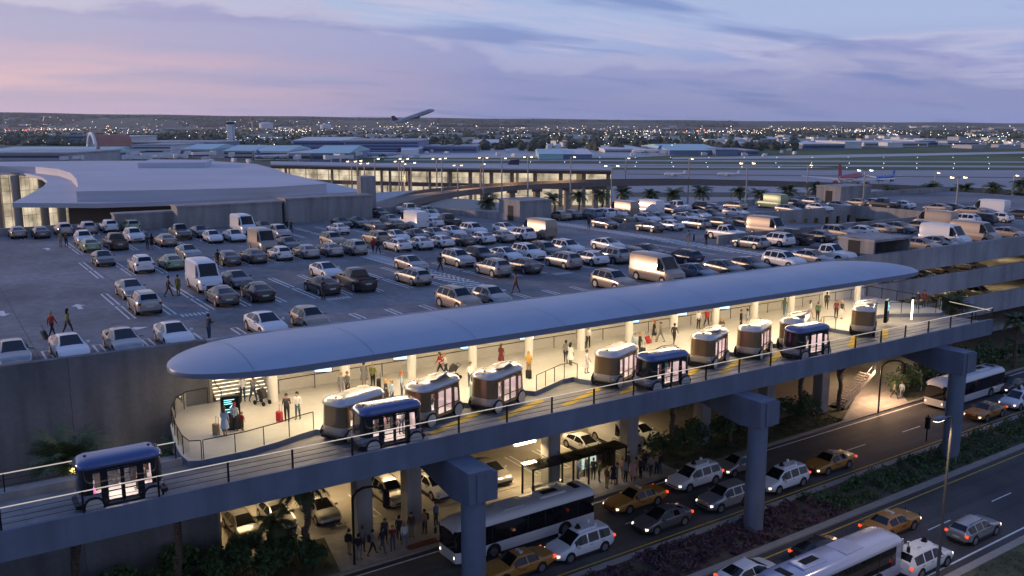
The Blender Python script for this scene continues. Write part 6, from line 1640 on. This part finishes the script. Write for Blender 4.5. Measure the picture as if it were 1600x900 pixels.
# ---------------------------------------------------------------- far airport and city
def farbox(name, label, cat, px0, px1, pyb, h, depth, wall, roof, zb_=0, group=None, rows=0, pitched=0., wm='far_glass', D=None):
    a, b = at(px0, pyb, 0), at(px1, pyb, 0); a.z = b.z = 0
    d = (b-a); L_ = d.length; u = d.normalized(); n = Vector((-u.y, u.x, 0)); 
    if n.dot(FWD) < 0: n = -n
    t = thing(name, label, cat, (a.x, a.y, 0), math.atan2(u.y, u.x), group); s = 1 if Vector((-u.y,u.x,0)).dot(FWD) > 0 else -1
    g = MB(); g.bx(0, L_, 0, s*depth, 0, h) if s > 0 else g.bx(0, L_, -depth, 0, 0, h); g.build('wall', [wall], t)
    g = MB(); y0, y1 = (0, depth) if s > 0 else (-depth, 0); o = .012*L_+.4
    if pitched: g.loft([[(x, y0-o, h), (x, (y0+y1)/2, h+pitched), (x, y1+o, h)] for x in (-o, L_+o)])
    else: g.bx(-o, L_+o, y0-o, y1+o, h, h+.06*h+.5)
    g.build('roof', [roof], t)
    if rows:
        yy = y0-.15 if s > 0 else y0-.15
        for k in range(rows):
            g = MB(); z0 = h*(k+.3)/(rows+.1); g.bx(L_*.02, L_*.98, yy, yy+.1, z0, z0+h*.42/(rows+.1)); g.build('window_band', [wm], t)
    return t
TB = [ # px0, px1, py base, height m, depth, wall, roof, label
 (-40,110,257,11,40,'far_grey','far_grey','long grey concourse behind the terminal roof at the far left',2,0),
 (-40,145,250,9,60,'far_blue','far_teal','concourse with a long pale teal roof at the left',1,3),
 (95,160,252,8,40,'far_blue','far_teal','short teal roofed concourse left of the red barrel hall',1,3),
 (95,140,226,17,30,'far_blue','far_blue','blue multi storey building behind the red barrel hall',3,0),
 (140,205,230,18,40,'far_white','far_white','white block behind the red barrel hall',2,0),
 (205,335,240,15,40,'far_blue','far_grey','blue grey building right of the red barrel hall',3,0),
 (208,268,245,14,40,'far_white','far_grey','white framed parking block beside the red barrel hall',3,0),
 (284,330,246,10,40,'far_grey','far_teal','teal roofed gate building left of the control tower foot',2,4),
 (350,395,249,10,40,'far_grey','far_teal','teal roofed gate building right of the control tower foot',2,4),
 (398,450,250,10,40,'far_white','far_teal','teal roofed gate building with white lattice behind the terminal roof',2,4),
 (451,486,251,8,50,'far_grey','far_white','plain grey gate block between two teal roofs',1,0),
 (487,545,252,9,50,'far_blue','far_teal','wide hip roofed teal gate building behind the hall roof',1,5),
 (458,540,236,16,70,'far_blue','far_white','dark glass building under a wide white roof',2,3),
 (538,655,240,17,50,'far_blue','far_grey','long dark blue four storey parking building',4,0),
 (622,650,241.5,6,40,'far_white','far_white','small white hangar before the blue parking building',0,3),
 (738,778,231,9,60,'far_white','far_white','white hangar among trees left of the two small tanks',0,3),
 (660,705,238,8,40,'far_blue','far_grey','low blue building right of the blue parking building',1,0),
 (705,745,238,8,40,'far_blue','far_grey','low blue building in the trees beyond the apron',1,0),
 (842,880,249,8,50,'far_teal','far_teal','teal walled hangar on the apron behind the hall',0,3),
 (880,925,248,7,50,'far_blue','far_white','dark hangar with pale roof behind the hall right end',0,3),
 (945,1010,238.5,6,70,'far_white','far_white','low white sheds at the middle of the apron',1,0),
 (1046,1130,242,8,90,'far_blue','far_teal','wide flat teal roofed hangar right of centre',0,4),
 (1118,1152,243,9,50,'far_blue','far_blue','dark blue hangar beside the wide teal roof',0,0),
 (1165,1185,242,7,40,'far_blue','far_grey','small dark shed right of the dark blue hangar',1,0),
 (1255,1320,233,10,70,'far_blue','far_white','low dark building with pale roof near the small white tower',1,0),
 (1320,1346,232,13,50,'far_white','far_white','white boxy hangar right of the small white tower',0,0),
 (1350,1450,229,9,60,'far_white','far_white','long white warehouse at the right of the airfield',1,0),
 (1430,1465,228,12,50,'far_blue','far_white','blue and white warehouse at the right of the airfield',1,0),
 (1480,1530,227,9,60,'far_white','far_grey','pale warehouse at the far right of the airfield',1,0),
 (1150,1250,222,9,80,'far_white','far_white','long pale warehouse behind the four tanks',1,0),
 (560,640,226,9,80,'far_white','far_grey','pale roofed building in the trees beyond the blue parking building',1,0),
 (380,430,222,8,70,'far_white','far_white','pale low sheds right of the control tower',1,0),
]
for q in TB: farbox('airport_building', q[7], 'building', q[0], q[1], q[2], q[3]*(.55 if q[0] > 830 else .72), q[4]*2.2, q[5], q[6], rows=q[8], pitched=q[9])
# gate clutter: jet bridges and service vehicles at the concourses
q = random.Random(8); jb = MB(); jb.bx(-11,11,-1.3,1.3,3.6,6.2); jb.bx(9,12.5,-2,2,3.2,6.6); jb.bx(6.5,7.3,-.5,.5,0,3.6); jbm = jb.mesh('jet_bridge', ['far_white'])
for i in range(26):
    px = q.uniform(-20, 560); p = at(px, q.uniform(247, 257), 0)
    o = bpy.data.objects.new('jet_bridge', jbm); COL.objects.link(o); o.location = (p.x, p.y, 0); o.rotation_euler.z = q.uniform(0, 6.28); tag(o, 'white jet bridge at the far gates behind the terminal roof', 'jet bridge', 'jet bridges at the far gates')
sv = MB(); sv.rbox(-3,1.2,-1.2,1.2,.5,3,.2); sv.rbox(1.3,3,-1.1,1.1,.5,2.3,.3); sv.bx(-2.6,2.6,-1,1,0,.5); svm = sv.mesh('service_truck', ['far_white'])
for i in range(40):
    px = q.uniform(300, 1250); p = at(px, q.uniform(233, 247) if px > 560 else q.uniform(247, 255), 0)
    o = bpy.data.objects.new('service_truck', svm); COL.objects.link(o); o.location = (p.x, p.y, 0); o.rotation_euler.z = q.uniform(0, 6.28); tag(o, 'small white service truck far out on the airport apron', 'truck', 'service trucks on the far apron')
# red barrel vaulted hall with a white arch front
a, b = at(150, 244, 0), at(205, 243, 0); d = (b-a); L_ = d.length; t = thing('barrel_hall', 'red barrel vaulted hall with a white arched front left of the control tower', 'hall', (a.x,a.y,0), math.atan2(d.y,d.x))
g = MB(); rr = 20
g.loft([[(x, rr*math.cos(PI*k/12)+8, rr*.95*math.sin(PI*k/12)+1) for k in range(13)] for x in (0, L_)], smooth=True); g.build('vault', ['far_red'], t)
g = MB(); g.tube([(-1.5, rr*1.05*math.cos(PI*k/12)+8, rr*math.sin(PI*k/12)+1) for k in range(13)], 1.6, 6); g.build('arch_front', ['far_white'], t)
g = MB(); g.loft([[(-.5, rr*.9*math.cos(PI*k/12)+8, rr*.85*math.sin(PI*k/12)+1) for k in range(13)], [(-.3, rr*.9*math.cos(PI*k/12)+8, rr*.85*math.sin(PI*k/12)+1) for k in range(13)]]); g.build('arch_glass', ['far_glass'], t)
# control tower
p = at(362, 232, 0); t = thing('control_tower', 'tall white airport control tower with dark slots', 'control tower', (p.x,p.y,0), HEAD); s = p.y/ray(362,232).y*1410/1410; D = (p-CAMP).dot(FWD); m1 = D/FPX
H_ = 43*m1
g = MB()
for x in (-.36,.36): g.rbox((x-.16)*14*m1-.01, (x+.16)*14*m1, -4*m1, 4*m1, 0, H_*.80, .6)
g.build('shaft', ['far_white'], t); g = MB(); g.bx(-.2*14*m1, .2*14*m1, -3*m1, 3*m1, 0, H_*.78); g.build('core', ['far_blue'], t)
g = MB(); g.cyl(0,0,H_*.78,H_*.86,5.5*m1,7.2*m1,n=12); g.cyl(0,0,H_*.95,H_*.97,7*m1,6*m1,n=12); g.build('cab_deck', ['far_white'], t)
g = MB(); g.cyl(0,0,H_*.86,H_*.95,6.2*m1,6.8*m1,n=12); g.build('cab_glass', ['far_glass'], t); g = MB(); g.cyl(0,0,H_*.97,H_*1.06,.35*m1,n=6); g.build('mast', ['far_white'], t)
p = at(1217, 232, 0); m2 = (p-CAMP).dot(FWD)/FPX; t = thing('small_tower', 'small white square tower among the right hangars', 'tower', (p.x,p.y,0), HEAD)
g = MB(); g.rbox(-4*m2,4*m2,-3*m2,3*m2,0,15*m2,.5); g.build('shaft', ['far_white'], t); g = MB(); g.bx(-4.4*m2,4.4*m2,-3.4*m2,3.4*m2,15*m2,18*m2); g.build('cab', ['far_grey'], t)
g = MB()
for k in range(5): g.bx(-3*m2,3*m2,-3.06*m2,-3.02*m2,(2+2.6*k)*m2,(3.2+2.6*k)*m2)
g.build('window', ['far_glass'], t)
# tanks, striped water tower
for px, pyb, w_, h_, lb in ((416,201,21,10,'large domed white tank right of the control tower'),(509,201,17,7,'domed white tank in the trees beyond the terminals'),(445,202,20,4,'flat domed pale tank between two taller tanks'),(858,233,10,8,'left of two small pale tanks behind the hall'),(872,233,10,8,'right of two small pale tanks behind the hall'),
   (1115,230,13,7,'leftmost of four pale tanks right of centre'),(1133,230.5,20,8,'second of four pale tanks right of centre'),(1155,230,21,8,'third of four pale tanks right of centre'),(1179,229,21,8,'rightmost of four pale tanks right of centre'),(1328,226,22,6,'low pale tank near the white boxy hangar')):
    p = at(px, pyb, 0); k = (p-CAMP).dot(FWD)/FPX; t = thing('storage_tank', lb, 'tank', (p.x,p.y,0), 0, 'pale storage tanks'); r2 = w_*k/2
    g = MB(); g.cyl(0,0,0,h_*k*.8,r2,n=20); g.build('shell', ['far_white'], t); g = MB(); g.cyl(0,0,h_*k*.8,h_*k,r2*1.01,r2*.45,n=20); g.build('lid', ['far_white'], t)
p = at(394.5, 203, 0); k = (p-CAMP).dot(FWD)/FPX; t = thing('water_tower', 'red and white water tower right of the control tower', 'water tower', (p.x,p.y,0))
g = MB(); g.cyl(0,0,0,14*k,.8*k,n=8); g.build('leg', ['far_white'], t); g = MB(); g.cyl(0,0,14*k,16*k,1*k,3*k,n=12); g.cyl(0,0,16*k,19*k,3*k,3*k,n=12); g.cyl(0,0,19*k,21*k,3*k,.6*k,n=12); g.build('tank', ['far_red'], t)
# scattered city blocks
q = random.Random(21); kinds = [('far_white','far_white','white'),('far_grey','far_grey','grey'),('far_tan','far_grey','tan'),('far_white','far_red','red roofed'),('far_white','far_grey','grey roofed')]
CITY = {}
n_ = 0
for i in range(230):
    px = q.uniform(-30, 1630); pyb = 196.5+18*(q.random()**1.15)+(9 if px > 1000 and q.random() < .35 else 0); p = at(px, pyb, 0); D = (p-CAMP).dot(FWD)
    if abs(px-362) < 14: continue
    if px < 800 and q.random() < .35:
        yt = 177+17.5*max(0, px/1600)**.75; py2 = q.uniform(yt+4, 199); p = atd(px, py2, (8200+1250*min(.95, (207-py2)/(207-yt)))*.965); D = (p-CAMP).dot(FWD)
    w_ = q.uniform(6, 26)*D/FPX; h_ = q.uniform(1.3, 3.4)*D/FPX; ki = q.randrange(5); wl_, rf_, nm = kinds[ki]
    t = thing('city_building', 'small %s flat roofed building in the tree covered city beyond the airfield' % nm, 'building', (p.x,p.y,max(0,p.z-4)), HEAD-PI/2+q.uniform(-.4,.4), 'buildings of the far city')
    if ki not in CITY:
        g = MB(); g.bx(-.5,.5,-.5,.5,0,.92); g2 = MB(); g2.bx(-.51,.51,-.51,.51,.92,1.0); g2.bx(.1,.25,.0,.2,1,1.08); CITY[ki] = (g.mesh('wall',[wl_]), g2.mesh('roof',[rf_]))
    for nm2, me in zip(('wall','roof'), CITY[ki]):
        o = bpy.data.objects.new(nm2, me); COL.objects.link(o); o.parent = t
    t.scale = (w_, w_*.7, h_)
for i in range(110):       # low sheds and hangars between the runways and the city
    px = q.uniform(330, 1620); pyb = q.uniform(213, 229) if px < 1040 else q.uniform(211, 232); p = at(px, pyb, 0); D = (p-CAMP).dot(FWD); ki = q.choice((0,0,1,3,4))
    if abs(px-362) < 16: continue
    t = thing('airport_shed', 'low %s shed among the trees between the runways and the city' % kinds[ki][2], 'shed', (p.x,p.y,0), HEAD-PI/2+q.uniform(-.3,.3), 'low sheds beyond the runways')
    for nm2, me in zip(('wall','roof'), CITY[ki] if ki in CITY else CITY[0]):
        o = bpy.data.objects.new(nm2, me); COL.objects.link(o); o.parent = t
    t.scale = (q.uniform(9,34)*D/FPX, q.uniform(14,40), q.uniform(4,8))
# woods between: many small irregular crowns in one mass
g = MB(); q = random.Random(33)
def crown(x, y, z, r_, h):
    b = len(g.v); n = 6; a0 = q.random()*6
    pts = [(x,y,z+h*q.uniform(.9,1.1))]
    for lv, rr, zz in ((0,.75,.72),(1,1.0,.38)):
        for k in range(n): a = a0+2*PI*k/n+lv*.5; w_ = r_*rr*q.uniform(.7,1.25); pts.append((x+w_*math.cos(a), y+w_*math.sin(a), z+h*zz*q.uniform(.8,1.15)))
    for k in range(n): a = a0+2*PI*k/n; pts.append((x+r_*.6*math.cos(a), y+r_*.6*math.sin(a), z))
    fs = [(0,1+k,1+(k+1)%n) for k in range(n)]
    for o_ in (1, 1+n): fs += [(o_+k, o_+n+k, o_+n+(k+1)%n, o_+(k+1)%n) for k in range(n)]
    g.add(pts, fs)
for i in range(9000):
    px = q.uniform(-60, 1660); u = q.random()
    pyb = 195.8+24*u**1.25
    if px > 560: pyb = 195.8+20*u**1.3
    cl = math.sin(px*.021+pyb*.4)+math.sin(px*.0073-pyb*.9+1)+.6*math.sin(px*.06+pyb*1.7)
    if cl < -.55 and q.random() < .85: continue
    p = at(px, pyb, 0); D = (p-CAMP).dot(FWD); r_ = max(5, q.uniform(1.2, 2.6)*D/FPX)
    if i % 2 == 0 and px < 1150:     # crowns on the long low rise
        yt = 177+17.5*max(0, px/1600)**.75; py2 = q.uniform(yt+1.2, 197); f = min(.95, (207-py2)/(207-yt)); p = atd(px, py2, (8200+1250*f)*.97); crown(p.x, p.y, p.z-5, q.uniform(18,48), q.uniform(14,30)); continue
    crown(p.x, p.y, -.5, r_, max(7, q.uniform(1.1,2.2)*D/FPX) if D < 5000 else q.uniform(.7,1.3)*D/FPX)
for i in range(520):
    px = q.uniform(-30, 700) if q.random() < .7 else q.uniform(700, 1250); pyb = q.uniform(219, 236) if px > 330 else q.uniform(216, 228)
    p = at(px, pyb, 0); r_ = q.uniform(5,9); crown(p.x, p.y, -.3, r_, q.uniform(8,13))
tag(g.build('far_woods', ['far_leaf']), kind='stuff')
# lights of the far city
mats_ = [emit('city_light_warm', (1,.62,.32), 3.4, True), emit('city_light_white', (1,.9,.8), 3.8, True), emit('city_light_red', (1,.2,.12), 4, True)]
g = MB(); q = random.Random(5)
clus = [(30,204,60,2.0,2),(80,203,40,2,0),(120,204,60,3,1),(440,203,70,3,0),(470,206,60,4,1),(600,199,90,2.0,0),(640,205,80,4,1),(850,202,90,3,0),(1000,207,60,3,1),(1110,206,60,3,2),(1160,207,60,3,1),(1230,204,80,2.5,0),(1290,203,80,3,0),(1340,206,60,2.5,1),(1420,210,90,3,1),(1530,213,60,4,1),(1560,222,40,2.5,1),(400,219,60,5,1),(950,211,120,5,1),(250,205,120,4,0)]
for i in range(900):
    if q.random() < .72: cx, cy, sx_, sy_, k = q.choice(clus); px = q.gauss(cx, sx_*.5); py = q.gauss(cy, sy_*.5); k = k if q.random() < .6 else q.randrange(2)
    else: px = q.uniform(-20,1620); py = 198+30*q.random()**1.5; k = q.choice((0,1,1))
    if py < 196.4 and px > 900: continue
    if px < 700 and q.random() < .16:
        yt = 178+17.5*max(0, px/1600)**.75; py = q.uniform(yt+4, 199); p = atd(px, py, 7800)
    elif py < 196.4: continue
    else: p = at(px, py, 7)
    D = (p-CAMP).dot(FWD); s = D/FPX*q.uniform(.3,.68); g.box((p.x,p.y,p.z+D/FPX*1.2), (s,s,s), 0, k)
tag(g.build('city_lights', mats_), kind='stuff')

# ---------------------------------------------------------------- aircraft
def plane(px, py, D, L_, yaw, label, fus, tail, pitch=0, z=None, roll=0, gear=True, group='airliners', belly=None):
    p = atd(px, py, D)
    if z is not None: p.z = z
    t = thing('airliner', label, 'airliner', p, yaw, group); t.rotation_euler = (roll, -pitch, yaw)
    r_ = L_*.052; st_ = [(-.5,.12,.75),(-.42,.45,.35),(-.28,.92,.08),(-.1,1,0),(.25,1,0),(.38,.95,0),(.45,.7,-.12),(.485,.38,-.25),(.5,.05,-.32)]
    g = MB(); g.loft([[(x*L_, r_*k*math.cos(2*PI*i/14), r_*k*math.sin(2*PI*i/14)+r_*dz) for i in range(14)] for x, k, dz in st_], smooth=True, mats=(lambda k, i: 1 if belly and 7 <= i <= 13 else 0)); g.build('fuselage', [fus, belly or fus], t)
    g = MB(); g.loft([[(x*L_, 0.06*r_*s, z_*L_) for x, z_ in ((-.49,.05),(-.36,.05),(-.43,.17),(-.50,.175))] for s in (-1, 1)]); g.build('tail_fin', [tail], t)
    for s in (-1, 1):
        g = MB(); g.loft([[(.08*L_, s*r_*.8, -.4*r_),(-.07*L_, s*r_*.8, -.4*r_),(-.07*L_, s*r_*.8, -.2*r_),(.08*L_, s*r_*.8, -.1*r_)], [(-.11*L_, s*.46*L_, .02*L_),(-.15*L_, s*.46*L_, .02*L_),(-.15*L_, s*.46*L_, .024*L_),(-.11*L_, s*.46*L_, .025*L_)]]); g.build('wing', ['far_white'], t)
        g = MB(); g.loft([[(-.40*L_, s*r_*.3, .35*r_),(-.48*L_, s*r_*.3, .35*r_),(-.48*L_, s*r_*.3, .45*r_)], [(-.47*L_, s*.16*L_, .6*r_),(-.50*L_, s*.16*L_, .6*r_),(-.50*L_, s*.16*L_, .65*r_)]]); g.build('tailplane', ['far_white'], t)
        g = MB(); g.tube([(.10*L_, s*.16*L_, -r_*.9),(.08*L_, s*.16*L_, -r_*.9),(-.0*L_, s*.16*L_, -r_*.85)], [r_*.42,r_*.5,r_*.3], 10); g.build('engine', [tail], t)
    g = MB(); g.bx(-.3*L_, .4*L_, -r_*1.005, r_*1.005, .18*r_, .34*r_); g.build('window_band', ['far_glass'], t)
    if gear:
        g = MB()
        for x, y in ((.38,0),(-.05,.08),(-.05,-.08)): g.cyl(x*L_, y*L_, -r_*1.75, -r_*.6, r_*.2, n=6)
        g.build('landing_gear', ['trim'], t)
    return t
navy = mat('tail_navy', (.05,.04,.10), .5); redm = mat('tail_red', (.42,.04,.05), .5); bluem = mat('airliner_blue', (.06,.18,.50), .4); M['far_silver'] = mat('far_silver', (.5,.52,.56), .3, .4)
plane(647, 182, 1500, 72, -HEAD*0+HEAD-R(78), 'pale airliner with a dark tail climbing just above the horizon', 'far_silver', navy, pitch=R(19), gear=False)
plane(1328, 279, 430, 46, HEAD-R(33), 'white airliner with red top and tall red tail parked on the apron', redm, redm, z=3.9, belly='far_white')
plane(1384, 279, 455, 25, HEAD+R(180-42), 'solid blue airliner parked behind the red tailed one', bluem, bluem, z=3.0)
plane(128, 244, 760, 44, HEAD+R(65), 'white airliner with a dark tail at the gates behind the terminal roof', 'far_white', navy, z=4.2)
plane(1054, 273, 520, 13, HEAD+R(60), 'left of two small white jets taxiing on the apron', 'far_white', 'far_white', z=1.3)
plane(1138, 272, 520, 13, HEAD+R(60), 'right of two small white jets taxiing on the apron', 'far_white', 'far_white', z=1.3)
for i, (px, py, D, yw, lb) in enumerate(((60,247,700,-60,'small white airliner at the far left gates'),(262,248,720,70,'white airliner behind the terminal skylight'),(430,249,740,-50,'white airliner at the teal roofed gates'),(600,243,800,80,'white airliner before the dark blue parking building'),(1010,240,900,60,'white airliner by the low white sheds'))):
    plane(px, py, D, 32, HEAD+R(yw), lb, 'far_white', navy if i % 2 else bluem, z=3.4, group='airliners at the far gates')
plane(712, 262, 405, 58, HEAD-R(100)+PI, 'airliner mostly hidden behind the hall roof with a dark tail', 'far_white', navy, z=4.0)
finish_cars(); finish_pods()


# ---------------------------------------------------------------- evening air
hm_ = bpy.data.materials.new('haze'); hm_.use_nodes = True; q = hm_.node_tree
q.nodes.remove(q.nodes['Principled BSDF']); pv = N(q, 'ShaderNodeVolumePrincipled')
pv.inputs['Color'].default_value = (.90, .95, 1, 1); pv.inputs['Density'].default_value = 3.2e-5; pv.inputs['Anisotropy'].default_value = .1
q.links.new(pv.outputs[0], q.nodes['Material Output'].inputs['Volume'])
g = MB(); g.bx(-9500, 13500, -3500, 13500, -6, 420); tag(g.build('haze', [hm_]), kind='stuff')
